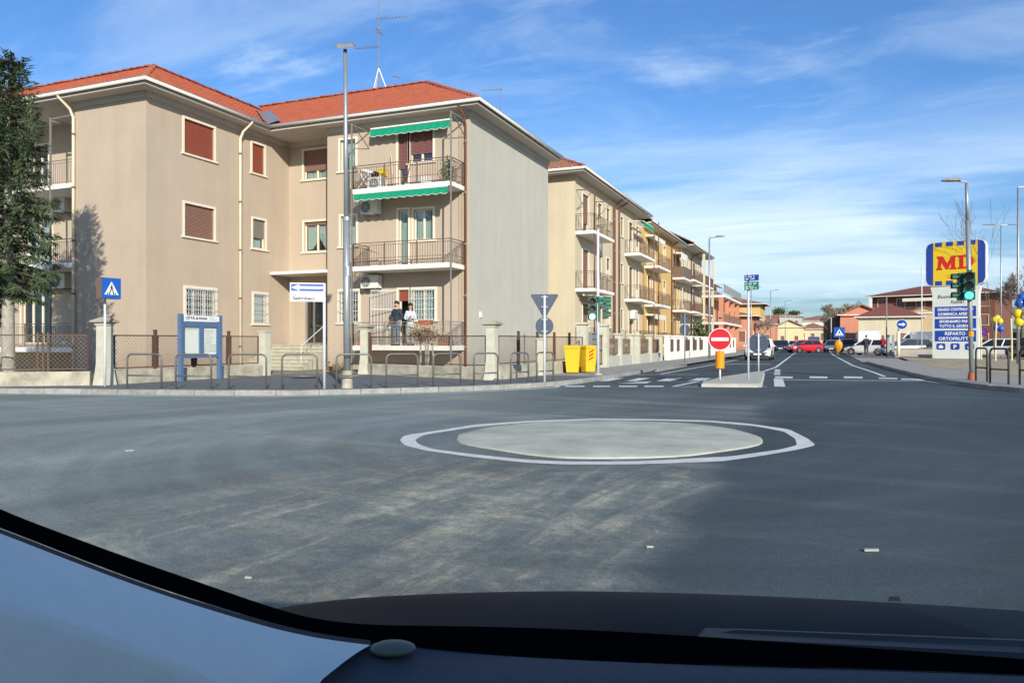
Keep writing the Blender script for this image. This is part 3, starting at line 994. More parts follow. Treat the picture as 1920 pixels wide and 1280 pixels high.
def downpipe(par, x, y, z0, z1, n, m, top_out=0.6, r=0.055):
    """pipe down a wall; n = outward normal; swan neck to the gutter at the top"""
    n = V((n[0], n[1], 0))
    b = V((x, y, 0))
    mb = MB()
    mb.tube([b + n * .09 + V((0, 0, z0)), b + n * .09 + V((0, 0, z1 - .75)), b + n * (top_out * .35) + V((0, 0, z1 - .45)), b + n * top_out + V((0, 0, z1 - .12)), b + n * top_out + V((0, 0, z1))], r, 8)
    o = mb.build('downpipe', m, par, True)
    mb = MB()
    z = z0 + .9
    while z < z1 - 1:
        mb.tube([b + n * .09 + V((0, 0, z)), b + n * .09 + V((0, 0, z + .07))], r + .014, 8)
        z += 2.05
    mb.build('pipe_collar', 'pipe_brown' if m != 'pipe_brown' else 'rail_grey', o)
    return o


def awning(par, fr, u0, u1, n, z, drop, out=0.12, m='awning_green'):
    """rolled-up awning: cassette bar with a hanging scalloped valance"""
    mb = MB()
    mb.tube([fr.p(u0, n - out, z + .03), fr.p(u1, n - out, z + .03)], .055, 8)
    mb.fbox(fr, u0, u1, n - .02, n + .03, z - .025, z + .03)
    for u in (u0 + .1, u1 - .1):
        mb.bar(fr.p(u, n - .02, z), fr.p(u, 0.0, z + .10), .03)
    a = mb.build('awning', 'awning_bar', par)
    mb = MB()
    N = int((u1 - u0) / .045)
    top, bot = [], []
    for i in range(N + 1):
        u = u0 + (u1 - u0) * i / N
        ph = (i % 8) / 8
        sc = .05 * abs(math.sin(math.pi * ph))
        top.append(fr.p(u, n + .005, z - .02)); bot.append(fr.p(u, n + .05 + .006 * math.sin(i * .8), z - drop - sc))
    for i in range(N):
        mb.poly([bot[i], bot[i + 1], top[i + 1], top[i]])
    mb.build('valance', m, a)
    mb = MB()
    for i in range(N):
        mb.poly([bot[i] + V((0, 0, -.018)), bot[i + 1] + V((0, 0, -.018)), bot[i + 1], bot[i]])
    mb.build('valance_hem', 'awning_bar', a)
    return a


def ac_unit(label, fr, u0, u1, z0, z1, n0=0.08, n1=0.40, bracket=True, fan=0.3, dark=False):
    t = thing('air_conditioner', label, 'air conditioner', tuple(fr.p((u0 + u1) / 2, n0, z0)), group='air conditioner units on the apartment block')
    mb = MB(); mb.fbox(fr, u0, u1, n0, n1, z0, z1)
    mb.fbox(fr, u0 + .02, u1 - .02, n0 + .02, n1 - .02, z1, z1 + .012)
    mb.build('casing', 'ac_white', t)
    uc, zc_, r = u0 + (u1 - u0) * fan, (z0 + z1) / 2, (z1 - z0) * .42
    mb = MB(); mb.disc(fr.p(uc, n1 + .001, zc_), fr.n, r, .004, 24); mb.build('fan_opening', 'ac_dark', t)
    mb = MB()
    for k in range(1, 5):
        rr = r * k / 4
        mb.tube([fr.p(uc + rr * math.cos(a), n1 + .012, zc_ + rr * math.sin(a)) for a in [i * math.pi / 10 for i in range(21)]], .006, 4, False)
    for k in range(8):
        a = k * math.pi / 4
        mb.bar(fr.p(uc, n1 + .012, zc_), fr.p(uc + r * math.cos(a), n1 + .012, zc_ + r * math.sin(a)), .008)
    mb.build('fan_guard', 'ac_white', t)
    if bracket:
        for u in (u0 + .12, u1 - .12):
            mb = MB()
            mb.bar(fr.p(u, 0.0, z0 - .02), fr.p(u, n1, z0 - .02), .035)
            mb.bar(fr.p(u, 0.0, z0 - .22), fr.p(u, n1 - .1, z0 - .02), .025)
            mb.build('bracket', 'rail_grey', t)
    return t


# ------------------------------------------------------------------ the corner apartment block
A = thing('apartment_block', 'pinkish beige three storey corner apartment block with bright red hipped roof', 'apartment building', (-20, 27, 0))
ZE, PT = 10.70, 0.56
FX = Frame((-23, 20.46, 0), (0, 1, 0), (1, 0, 0))
FL = Frame((-26.75, 20.46, 0), (1, 0, 0), (0, -1, 0))
FR_ = Frame((-23, 28.5, 0), (1, 0, 0), (0, -1, 0))
FB = Frame((-19.83, 27.1, 0), (1, 0, 0), (0, -1, 0))
FG = Frame((-13, 27.1, 0), (0, 1, 0), (1, 0, 0))
FLL = Frame((-36, 22.2, 0), (1, 0, 0), (0, -1, 0))
ZT = 10.5
fx = [(1.78, 3.34, 8.66, 10.0), (1.80, 3.34, 5.42, 6.70), (1.84, 3.42, 2.08, 3.40), (5.56, 6.34, 8.68, 9.97), (5.60, 6.40, 5.38, 6.67), (5.64, 6.50, 2.08, 3.40)]
wall(FX, 0, 8.04, 0.1, ZT, fx).build('wall', 'stucco', A)
wall(FL, 0, 3.75, 0.1, ZT).build('wall', 'stucco', A)
fr3 = [(0.84, 2.25, 8.75, 10.1), (0.86, 2.25, 5.42, 6.80), (0.90, 2.28, 1.13, 3.60)]
wall(FR_, 0, 3.17, 0.1, ZT, fr3).build('wall', 'stucco', A)
b = lambda x: x + 19.83
fb = [(b(-19.16), b(-18.38), 8.6, 9.93), (b(-19.13), b(-18.35), 5.36, 6.67), (b(-19.20), b(-18.22), 2.1, 3.46),
      (b(-16.29), b(-15.82), 7.49, 9.9), (b(-15.72), b(-14.65), 8.65, 9.9), (b(-16.27), b(-15.80), 4.36, 6.75), (b(-15.55), b(-14.65), 5.45, 6.72),
      (b(-16.26), b(-15.77), 1.12, 3.44), (b(-15.64), b(-14.55), 2.16, 3.44)]
wall(FB, 0, 6.83, 0.1, ZT, fb).build('wall', 'stucco', A)
wall(FG, 0, 9.3, 0.1, ZT).build('wall', 'stucco_gable', A)
fl = [(4.3, 5.4, 7.5, 9.7), (3.9, 5.6, 4.4, 6.7), (3.7, 5.5, 1.2, 3.4)]
wall(FLL, 0, 9.25, 0.1, ZT, fl).build('wall', 'stucco', A)
mb = MB()
mb.poly([(-26.75, 20.46, .1), (-26.75, 20.46, ZT), (-26.75, 22.2, ZT), (-26.75, 22.2, .1)])
mb.poly([(-19.83, 27.1, .1), (-19.83, 27.1, ZT), (-19.83, 28.5, ZT), (-19.83, 28.5, .1)])
mb.poly([(-13, 36.4, .1), (-36, 36.4, .1), (-36, 36.4, ZT), (-13, 36.4, ZT)])
mb.poly([(-36, 36.4, .1), (-36, 22.2, .1), (-36, 22.2, ZT), (-36, 36.4, ZT)])
mb.build('wall', 'stucco', A)
# roof
RS = [((-38, 19.76), (1, 0), 15.7, (0, 1), lambda e: 0, lambda e: min(4.0, 15.7 - e)),
      ((-22.3, 19.76), (0, 1), 10.6, (-1, 0), lambda e: max(0, e - 6.64), lambda e: min(4.0, e)),
      ((-27.3, 26.4), (1, 0), 15.0, (0, 1), lambda e: max(0, 5.0 - e), lambda e: min(5.05, 15.0 - e)),
      ((-12.3, 26.4), (0, 1), 10.1, (-1, 0), lambda e: 0, lambda e: min(5.05, e, 10.1 - e))]
mb = MB()
for (ex, ey), ed, L, sd, lo, hi in RS:
    tiles(mb, (ex, ey, ZE), (*ed, 0), L, (*sd, 0), PT, lo, hi)
roof = mb.build('roof', 'tile', A)
mb = MB()      # decking below the tiles
pz = lambda t: ZE - .03 + PT * t
mb.poly([(-38, 19.76, pz(0)), (-22.3, 19.76, pz(0)), (-26.3, 23.76, pz(4)), (-38, 23.76, pz(4))])
mb.poly([(-22.3, 19.76, pz(0)), (-22.3, 26.4, pz(0)), (-26.3, 30.4, pz(4)), (-26.3, 23.76, pz(4))])
mb.poly([(-22.3, 26.4, pz(0)), (-12.3, 26.4, pz(0)), (-17.35, 31.45, pz(5.05)), (-27.35, 31.45, pz(5.05))])
mb.poly([(-12.3, 26.4, pz(0)), (-12.3, 36.5, pz(0)), (-17.35, 31.45, pz(5.05))])
mb.poly([(-12.3, 36.5, pz(0)), (-38, 36.5, pz(0)), (-27.35, 31.45, pz(5.05)), (-17.35, 31.45, pz(5.05))])
mb.poly([(-38, 23.76, pz(4)), (-26.3, 23.76, pz(4)), (-26.3, 31.4, pz(4)), (-38, 31.4, pz(4))])
mb.poly([(-38, 36.5, pz(0)), (-38, 31.4, pz(4)), (-26.3, 31.4, pz(4)), (-27.35, 31.45, pz(5.05))])
mb.build('roof_deck', 'tile', roof)
rz = lambda t: ZE + .05 + PT * t
ridge(roof, (-22.35, 19.81, rz(0)), (-26.3, 23.76, rz(4)))
ridge(roof, (-26.3, 23.76, rz(4)), (-26.3, 30.3, rz(4)))
ridge(roof, (-37, 23.76, rz(4)), (-26.3, 23.76, rz(4)))
ridge(roof, (-27.3, 31.45, rz(5.05)), (-17.35, 31.45, rz(5.05)))
ridge(roof, (-12.35, 26.45, rz(0)), (-17.35, 31.45, rz(5.05)))
mb = MB()
va, vb = V((-22.35, 26.35, ZE + .10)), V((-25.2, 29.2, ZE + .09 + PT * 2.85))
mb.loft([[va + V((.0, -.42, .10)), va + V((-.05, .0, 0)), va + V((.65, .0, .12))], [vb + V((-.0, -.42, .12)), vb, vb + V((.42, 0, .12))]], close=False, cap=False)
mb.build('valley_flashing', 'lead', roof)
# eaves: soffit, cornice, gutter
mb = MB()
for q in [[(-38, 19.80), (-22.34, 19.80), (-22.34, 26.44), (-23, 28.5), (-23.0, 20.46), (-38, 20.46)], [(-22.34, 26.44), (-12.34, 26.44), (-12.34, 36.5), (-13, 36.4), (-13, 27.1), (-19.83, 27.1), (-19.83, 28.5), (-23, 28.5)],
          [(-38, 20.46), (-26.75, 20.46), (-26.75, 22.2), (-38, 22.2)]]:
    mb.extrude([(x, y, ZT) for x, y in q], (0, 0, 0.10))
mb.build('soffit', 'soffit', A)
mb = MB()
for fr, L in ((FX, 8.04), (FL, 3.75), (FR_, 3.17), (FB, 6.83), (FG, 9.3)):
    mb.fbox(fr, -.04 if fr in (FX, FG) else 0, L, 0.0, 0.10, ZT - .13, ZT); mb.fbox(fr, -.02 if fr in (FX, FG) else 0, L, 0.0, 0.05, ZT - .20, ZT - .13)
mb.build('cornice', 'soffit', A)
mb = MB()
gp = [(-38, 19.70), (-22.24, 19.70), (-22.24, 26.34), (-12.24, 26.34), (-12.24, 36.5)]
for (x0, y0), (x1, y1) in zip(gp, gp[1:]):
    mb.tube([(x0, y0, ZE - .03), (x1, y1, ZE - .05)], .066, 10)
mb.build('gutter', 'gutter', A, True)
mb = MB()
for (x0, y0), (x1, y1) in zip(gp, gp[1:]):
    mb.bar((x0, y0, ZE + .03), (x1, y1, ZE + .03), .08, .025)
mb.build('drip_edge', 'lead', A)
# windows
window(A, FX, *fx[0], 1.0, 'shutter_red'); window(A, FX, *fx[1], 1.0, 'shutter_brown')
window(A, FX, *fx[2], 0.0, panes=3, grille=True, curtain=False)
window(A, FX, *fx[3], 1.0, 'shutter_red', 1); window(A, FX, *fx[4], 0.62, 'shutter_grey', 1); window(A, FX, *fx[5], 0.0, panes=1, grille=True)
window(A, FR_, *fr3[0], 0.70, 'shutter_brown', 2); window(A, FR_, *fr3[1], 0.10, 'shutter_brown', 2, curtain='drawn')
window(A, FB, *fb[0], 0.0, panes=1); window(A, FB, *fb[1], 0.0, panes=1); window(A, FB, *fb[2], 0.0, panes=2, grille=True, curtain=False)
window(A, FB, *fb[3], 0.60, 'shutter_plum', 1, door=True, trim=True, curtain=False); window(A, FB, *fb[4], 0.72, 'shutter_plum', 2, curtain=False)
window(A, FB, *fb[5], 0.0, panes=1, door=True); window(A, FB, *fb[6], 0.0, panes=2)
window(A, FB, *fb[7], 0.20, 'shutter_red', 1, door=True, curtain=False); window(A, FB, *fb[8], 0.0, panes=2, grille=True)
window(A, FLL, *fl[0], 0.2, 'shutter_brown', 2, curtain=False); window(A, FLL, *fl[1], 0.1, 'shutter_brown', 2); window(A, FLL, *fl[2], 0.0, panes=3, curtain=False)
# entrance: dark glazed door, canopy, steps
u0, u1, z0, z1 = fr3[2]
mb = MB(); mb.fbox(FR_, u0, u0 + .07, -.14, -.08, z0, z1); mb.fbox(FR_, u1 - .07, u1, -.14, -.08, z0, z1); mb.fbox(FR_, u0 + .07, u1 - .07, -.14, -.08, z1 - .08, z1)
mb.fbox(FR_, u0 + .07, u1 - .07, -.14, -.08, z0, z0 + .12); mb.fbox(FR_, u0 + .42, u0 + .47, -.14, -.07, z0 + .12, z1 - .08)
dr = mb.build('entrance_door', 'rail_grey', A)
mb = MB(); mb.poly([FR_.p(u0, -.12, z0), FR_.p(u1, -.12, z0), FR_.p(u1, -.12, z1), FR_.p(u0, -.12, z1)]); mb.build('pane', 'glass', dr)
mb = MB(); mb.fbox(FR_, u0, u1, -1.6, -1.5, z0, z0 + 1.6); mb.build('inner_panel', 'door_brown', dr)
mb = MB(); mb.fbox(FR_, u0, u1, -1.7, -1.62, z0, z1); mb.fbox(FR_, u0 - .05, u0, -1.6, -.16, z0, z1); mb.build('dark_interior', 'black', dr)
mb = MB(); mb.fbox(FR_, 0.02, 3.15, 0.0, 1.35, 4.30, 4.42); mb.build('door_canopy', 'slab_white', A)
for k in range(7):
    mb = MB(); mb.box(-22.8 - .06 * k, 28.5 - 1.1 - .31 * (k + 1), .10, -19.9 if k < 3 else -19.9, 28.5 - 1.1 - .31 * k + (.02 if k else 1.1), 1.12 - .148 * k)
    zt_ = 1.12 - .148 * k; yf = 28.5 - 1.1 - .31 * (k + 1)
    mb.box(-22.8 - .06 * k, yf - .035, zt_ - .002, -19.88, yf + .30, zt_ + .035)
    mb.build('step', 'stone', A)
mb = MB()
mb.tube([(-20.05, 27.1, 1.1), (-20.05, 27.1, 1.95), (-20.05, 25.6, 1.1), (-20.05, 25.6, .4)], .02, 6); mb.build('handrail', 'pole_white', A)
# balconies
for z, sh in ((7.48, 1), (4.33, 1), (1.12, 1)):
    balcony(A, FB, b(-17.74), b(-13.2), 1.24, z, rail='rail_brown' if z > 2 else 'rail_grey', sides=(True, True))
for x in (-17.70, -13.18):
    mb = MB()
    mb.bar((x, 25.82, .12), (x, 25.82, 10.15), .05)
    mb.bar((x, 25.82, 10.12), (x, 27.1, 10.12), .04); mb.bar((x, 25.95, 10.10), (x, 27.08, 9.45), .03)
    for z in (8.44, 5.28):
        mb.bar((x, 25.9, z - .05), (x + (.75 if x < -15 else -.45), 26.7, z - .35), .03)
    mb.build('awning_post', 'rail_grey', A)
for x in (-13.42, -13.30):
    mb = MB(); mb.bar((x, 27.06, .2), (x, 27.06, 10.2), .035); mb.build('conduit', 'stucco', A)
awning(A, FB, b(-17.37), b(-13.66), 0.40, 10.12, 0.29)
awning(A, FB, b(-17.64), b(-13.35), 1.20, 7.30, 0.24)
for z in (7.45, 4.35, 1.05):
    balcony(A, FLL, 3.4, 9.22, 1.72, z, rail='rail_grey', sides=(False, False), mid=None, step=0.12)
mb = MB(); mb.bar((-28.15, 20.5, .1), (-28.15, 20.5, 10.2), .06); mb.bar((-28.15, 20.5, 10.0), (-26.8, 21.2, 9.75), .05); mb.bar((-28.15, 20.5, 10.05), (-26.78, 20.42, 10.05), .05); mb.build('awning_post', 'rail_grey', A)
downpipe(A, -26.70, 20.46, .15, ZE - .02, (0, -1), 'pipe_cream', .72)
downpipe(A, -23, 25.22, .15, ZE - .02, (1, 0), 'pipe_cream', .72, .06)
downpipe(A, -13.13, 27.1, .15, ZE - .02, (0, -1), 'pipe_brown', .72, .045)
mb = MB(); mb.fbox(FG, .92, 1.1, 0, .05, 2.28, 2.52); mb.build('meter_box', 'white_paint', A)
# open security gate folded out beside the lower balcony door
mb = MB()
g0, g1 = V((-17.25, 26.55, 1.13)), V((-16.33, 27.02, 1.13))
for i in range(9):
    q = g0.lerp(g1, i / 8); mb.bar(q, q + V((0, 0, 2.3)), .022 if i in (0, 8) else .014)
for z in (0.02, .75, 1.5, 2.28):
    mb.bar(g0 + V((0, 0, z)), g1 + V((0, 0, z)), .03)
for i in range(8):
    q = g0.lerp(g1, (i + .5) / 8); mb.bar(q + V((0, 0, 1.5)), q + V((0, 0, 2.28)), .01)
mb.build('security_gate', 'pole_white', A)
ac_unit('white air conditioner unit standing on the top balcony floor', FB, b(-17.35), b(-16.6), 7.5, 8.05, .35, .68, False, .42)
ac_unit('white air conditioner unit hung under the top balcony beside the second green awning', FB, b(-18.0 + .15), b(-17.1 + .05), 6.62, 7.18, .08, .42, True, .3)
ac_unit('white air conditioner unit on wall above the two people', FB, b(-17.85), b(-17.02), 3.52, 4.05, .08, .42, True, .3)
ac_unit('upper air conditioner unit on shaded wall behind the conifer', FLL, 6.1, 6.95, 6.72, 7.32, .10, .44, True, .4)
ac_unit('lower air conditioner unit on shaded wall behind the conifer', FLL, 6.1, 6.95, 3.52, 4.14, .10, .44, True, .4)

# ------------------------------------------------------------------ the row of blocks along the street


def row_block(label, y0, y1, H, wm, wins, balcs, tilem='tile_brown', xf=-12.6, xb=-24, fl=(1.1, 4.22, 7.38), posts=(), pipes=(), front=True, over=0.75, frontm=None, deep=1.1, roofz=0.52, awn=(), shade='shutter_brown'):
    t = thing('apartment_block', label, 'apartment building', ((xf + xb) / 2, (y0 + y1) / 2, 0), group='apartment blocks in a row along the street')
    fr = Frame((xf, y0, 0), (0, 1, 0), (1, 0, 0))
    L = y1 - y0
    zt = H - .2
    ops, todo = [], []
    for (a, c, tall, sh) in wins:
        for k, f in enumerate(fl):
            s = sh[k] if isinstance(sh, (tuple, list)) else sh
            o = (a - y0, c - y0, f + (.02 if tall else 1.05), f + 2.35)
            ops.append(o); todo.append((o, tall, s))
    wall(fr, 0, L, .1, zt, ops, .16).build('wall', wm, t)
    for o, tall, s in todo:
        window(t, fr, *o, s, shade, 1, door=tall, sill=not tall, curtain=False, trim=True)
    ff = Frame((xb, y0, 0), (1, 0, 0), (0, -1, 0))
    wall(ff, 0, xf - xb, .1, zt).build('wall', frontm or wm, t)
    mb = MB(); mb.poly([(xb, y0, .1), (xb, y0, zt), (xb, y1, zt), (xb, y1, .1)]); mb.poly([(xb, y1, .1), (xf, y1, .1), (xf, y1, zt), (xb, y1, zt)]); mb.build('wall', wm, t)
    e0, e1 = (y0 - over if front else y0), y1
    xo = xf + over
    mb = MB(); mb.box(xb, e0 + .03, zt, xo - .03, e1, zt + .10); mb.build('soffit', 'soffit', t)
    half = (xo - xb) / 2 + .2
    tt = min(half, (e1 - e0) / 2)
    mb = MB()
    Wd = e1 - e0
    tiles(mb, (xo, e0, H), (0, 1, 0), Wd, (-1, 0, 0), roofz, lambda e: 0, (lambda e: min(tt, e)) if front else (lambda e: tt), .26, .42)
    if front:
        tiles(mb, (xb - .5, e0, H), (1, 0, 0), xo - xb + .5, (0, 1, 0), roofz, lambda e: 0, lambda e: min(tt, xo - xb + .5 - e), .26, .42)
    rf = mb.build('roof', tilem, t)
    mb = MB(); hz = H - .04
    mb.poly([(xo, e0, hz), (xo, e1, hz), (xo - tt, e1, hz + roofz * tt), (xo - tt, e0 + (tt if front else 0), hz + roofz * tt)])
    if front:
        mb.poly([(xb - .5, e0, hz), (xo, e0, hz), (xo - tt, e0 + tt, hz + roofz * tt), (xb - .5, e0 + tt, hz + roofz * tt)])
    mb.poly([(xo - tt, e0, hz + roofz * tt - .1), (xo - tt, e1, hz + roofz * tt - .1), (xb - .5, e1, hz), (xb - .5, e0, hz)])
    mb.build('roof_deck', tilem, rf)
    if front:
        ridge(rf, (xo - .05, e0 + .05, H + .05), (xo - tt, e0 + tt, H + .05 + roofz * tt), step=.5)
        ridge(rf, (xb, e0 + tt, H + .05 + roofz * tt), (xo - tt, e0 + tt, H + .05 + roofz * tt), step=.5)
    mb = MB(); mb.tube([(xo + .06, e0, H - .03), (xo + .06, e1, H - .05)], .07, 8)
    if front:
        mb.tube([(xb, e0 - .06, H - .03), (xo + .06, e0 - .06, H - .05)], .07, 8)
    mb.build('gutter', 'gutter', t, True)
    mb = MB(); mb.bar((xo + .06, e0, H + .03), (xo + .06, e1, H + .03), .10, .03); mb.build('drip_edge', 'lead', t)
    for (a, c, st) in balcs:
        for k, f in enumerate(fl):
            s = st[k] if isinstance(st, (tuple, list)) else st
            if s == 0:
                continue
            balcony(t, fr, a - y0, c - y0, deep, f, solid=s if isinstance(s, str) else None, mid=None, step=.14)
    for (y, out, z1) in posts:
        mb = MB(); mb.bar((xf + out, y, .12), (xf + out, y, z1), .07); mb.build('post', 'pipe_brown', t)
    for y in pipes:
        downpipe(t, xf, y, .15, H, (1, 0), 'pipe_brown', over, .06)
    for (a, c, z, n) in awn:
        awning(t, fr, a - y0, c - y0, n, z, .32, out=.5)
    return t, fr


SH = (1.0, 1.0, .6)
B, frB = row_block('cream three storey block with brown balcony railings right behind the corner block', 39.7, 56.2, 10.72, 'stucco_cream',
                   [(41.1, 42.3, True, (1, 1, .7)), (44.25, 45.1, False, (1, 1, .5)), (46.2, 47.0, False, .5), (49.8, 50.5, False, 1.0), (52.2, 53.3, True, (1, 1, .5)), (54.4, 55.2, True, .6)],
                   [(39.75, 44.0, 1), (51.0, 55.8, 1)], posts=[(39.9, 1.06, 9.6), (43.9, 1.06, 9.6), (55.7, 1.06, 9.4)], pipes=(48.0, 49.2), awn=[(52.3, 55.6, 9.75, 1.0), (40.0, 43.8, 3.85, .9)])
for y in (39.95, 43.8):
    mb = MB(); mb.bar((-12.6, y, 9.7), (-11.6, y, 9.65), .05); mb.bar((-11.6, y, 9.65), (-12.6, y, 8.6), .03)
    mb.build('awning_bracket', 'rail_brown', B)
ac_unit('white air conditioner unit under the middle balcony of the cream block', frB, 12.4, 13.1, 2.9, 3.5, .1, .5)
Cb, frC = row_block('orange yellow three storey block in the middle of the row', 56.4, 72.8, 10.45, 'stucco_orange',
                    [(58.3, 59.3, True, (1, 1, .5)), (60.3, 61.1, True, .7), (64.6, 65.6, False, (1, .4, 0)), (69.4, 70.4, True, .8), (71.4, 72.3, True, .8)],
                    [(57.3, 62.2, 1), (68.8, 72.7, (1, 1, 'rail_brown'))], posts=[(57.4, 1.06, 10.4), (68.9, 0.3, 9.6), (72.6, 1.06, 4.0)], pipes=(68.2,), front=False, fl=(1.05, 4.15, 7.1))
for z in (9.4, 3.3):
    mb = MB(); mb.box(-12.6, 57.6, z, -11.9, 61.9, z + .12); mb.box(-11.95, 57.6, z - .25, -11.9, 61.9, z)
    mb.build('roller_canopy', 'awning_bar', Cb)
mb = MB(); mb.box(-12.55, 69.2, 9.3, -11.8, 72.4, 9.42); mb.box(-11.85, 69.2, 8.8, -11.8, 72.4, 9.3); mb.build('roller_canopy', 'awning_bar', Cb)
Db, frD = row_block('ivory three storey block with brick red balcony parapets at the far end of the row', 73.0, 87.0, 10.7, 'stucco_ivory',
                    [(74.5, 75.5, True, .7), (77.0, 78.0, True, .6), (80.5, 81.5, True, .8), (84, 85, True, .8)],
                    [(73.2, 78.8, (1, 1, 1)), (80.0, 86.9, ('brick_red', 'brick_red', 'brick_red'))], pipes=(79.4,), front=False, fl=(1.05, 4.2, 7.25), over=1.3, deep=1.35)
for y in (80.1, 86.8):
    mb = MB(); mb.box(-11.5, y - .12, .1, -11.25, y + .12, 10.4)
    mb.build('pillar', 'stucco_ivory', Db)


def house(name, label, cat, x, y, rz, w, d, h, rh, wm, rm='tile_brown', wins=(), roof='hip', over=.5, chim=0, front_only=True, group=None, shade='shutter_brown', side=()):
    """detached house; local frame: front faces -Y, width along X"""
    t = thing(name, label, cat, (x, y, 0), rz, group, local=True)
    fr = Frame((-w / 2, -d / 2, 0), (1, 0, 0), (0, -1, 0))
    wall(fr, 0, w, 0, h, [q[:4] for q in wins], .14).build('wall', wm, t)
    for q in wins:
        window(t, fr, *q[:4], q[4], shade, 1, curtain=False, sill=q[2] > .5, trim=True)
    fs = Frame((w / 2, -d / 2, 0), (0, 1, 0), (1, 0, 0)); fw = Frame((-w / 2, d / 2, 0), (0, -1, 0), (-1, 0, 0)); fbk = Frame((w / 2, d / 2, 0), (-1, 0, 0), (0, 1, 0))
    sw = [q[:4] for q in side]
    wall(fs, 0, d, 0, h, sw, .14).build('wall', wm, t); wall(fw, 0, d, 0, h, [], .14).build('wall', wm, t); wall(fbk, 0, w, 0, h).build('wall', wm, t)
    for q in side:
        window(t, fs, *q[:4], q[4], shade, 1, curtain=False, sill=q[2] > .5)
    W2, D2 = w / 2 + over, d / 2 + over
    mb = MB()
    if roof == 'hip':
        r = max(0.0, W2 - D2); r2 = max(0.0, D2 - W2)
        a, c = V((-r, -r2, h + rh)), V((r, r2, h + rh))
        P = [V((-W2, -D2, h)), V((W2, -D2, h)), V((W2, D2, h)), V((-W2, D2, h))]
        if W2 >= D2:
            mb.add(P + [a, c], [(0, 1, 5, 4), (1, 2, 5), (2, 3, 4, 5), (3, 0, 4), (0, 3, 2, 1)])
        else:
            mb.add(P + [a, c], [(0, 1, 4), (1, 2, 5, 4), (2, 3, 5), (3, 0, 4, 5), (0, 3, 2, 1)])
    elif roof == 'gable_x':     # ridge along X
        mb.loft([[(sx, -D2, h), (sx, 0, h + rh), (sx, D2, h), (sx, D2, h - .18), (sx, 0, h + rh - .22), (sx, -D2, h - .18)] for sx in (-W2, W2)])
    elif roof == 'gable_y':
        mb.loft([[(-W2, sy, h), (0, sy, h + rh), (W2, sy, h), (W2, sy, h - .18), (0, sy, h + rh - .22), (-W2, sy, h - .18)] for sy in (-D2, D2)])
    else:
        mb.box(-W2, -D2, h, W2, D2, h + rh)
    rf = mb.build('roof', rm, t)
    if roof == 'gable_y':
        for sy in (-d / 2, d / 2):
            mb = MB(); mb.poly([(-w / 2, sy, h - .01), (w / 2, sy, h - .01), (0, sy, h + rh - .25)]); mb.build('gable', wm, t)
    if roof == 'gable_x':
        for sx in (-w / 2, w / 2):
            mb = MB(); mb.poly([(sx, -d / 2, h - .01), (sx, d / 2, h - .01), (sx, 0, h + rh - .25)]); mb.build('gable', wm, t)
    mb = MB()
    for (p, q) in (((-W2, -D2), (W2, -D2)), ((W2, -D2), (W2, D2))):
        mb.bar((*p, h - .05), (*q, h - .05), .12, .14)
    mb.build('gutter', 'gutter', t)
    if chim:
        mb = MB(); mb.box(-w * .2, 0, h + rh * .3, -w * .2 + .6, .6, h + rh + .7); mb.box(-w * .2 - .08, -.08, h + rh + .7, -w * .2 + .68, .68, h + rh + .82); mb.build('chimney', 'brick_red', rf)
    return t


def grid(n, w, floors, ww=1.0, wh=1.4, z0=1.0, dz=3.1, sh=1.0):
    return [(w * (i + .5) / n - ww / 2, w * (i + .5) / n + ww / 2, z0 + dz * k, z0 + dz * k + wh, sh) for i in range(n) for k in range(floors)]

# ------------------------------------------------------------------ houses further along and across the street
SM = house('house', 'salmon pink house with columned porches beyond the row of blocks', 'house', -18, 101, 0, 11.5, 18, 6.6, .5, 'stucco_salmon', 'tile_brown',
           grid(3, 11.5, 2, 1.0, 1.5, 1.0, 3.2), 'flat', .9, side=grid(4, 18, 2, 1.1, 1.8, .8, 3.2))
for z in (3.3, 6.45):
    mb = MB(); mb.box(5.75, -9, z, 7.6, 9, z + .25); mb.box(3.5, -11, z, 7.6, -9, z + .25)
    mb.build('balcony', 'slab_white', SM)
for x, y in ((6.9, -10.95), (6.9, -5.25), (6.9, .75), (6.9, 6.75), (3.7, -10.9)):
    mb = MB(); mb.box(x, y, 0, x + .5, y + .5, 6.45)
    mb.build('porch_column', 'stucco_salmon', SM)
mb = MB(); railing(mb, Frame((7.5, -11, 0), (0, 1, 0), (1, 0, 0)), [(0, 0), (20, 0)], 3.55, 1.0, None, .2); mb.build('railing', 'rail_brown', SM)
mb = MB(); railing(mb, Frame((7.5, -11, 0), (0, 1, 0), (1, 0, 0)), [(0, -3), (0, 0), (20, 0)], 6.95, 1.0, None, .25, thin=.02); mb.build('terrace_railing', 'rail_grey', SM)
house('house', 'tall cream gabled house rising behind the salmon house', 'house', -21.0, 112, 0, 12, 14, 9.6, 2.4, 'stucco_cream', 'tile_brown', [(8.5, 9.5, 6.8, 8.2, 1.0)], 'gable_y', .8)
SL = house('house', 'lower salmon wing with grey shuttered garage next to the street', 'house', -12.2, 119, 0, 6, 14, 5.0, .8, 'stucco_salmon', 'tile_brown', grid(2, 6, 1, 1.1, 1.6, 1.2, 3), 'hip', .8, side=grid(3, 14, 1, 1.2, 1.8, 1.0, 3))
house('house', 'orange yellow house with overhanging hipped roof far along the left side', 'house', -15.6, 146, 0, 11, 12, 8.0, 1.6, 'stucco_orange', 'tile_brown', grid(3, 11, 2, 1.0, 1.5, 1.2, 3.2), 'hip', 1.0, side=grid(3, 12, 2))
house('house', 'small yellow house with brown roof in the distance', 'house', -7.6, 207, 0, 6.6, 10, 5.0, 1.8, 'stucco_yellow', 'tile_brown', grid(2, 6.6, 1, .9, 1.3, 1.4, 3), 'gable_y', .5, side=grid(3, 10, 1))
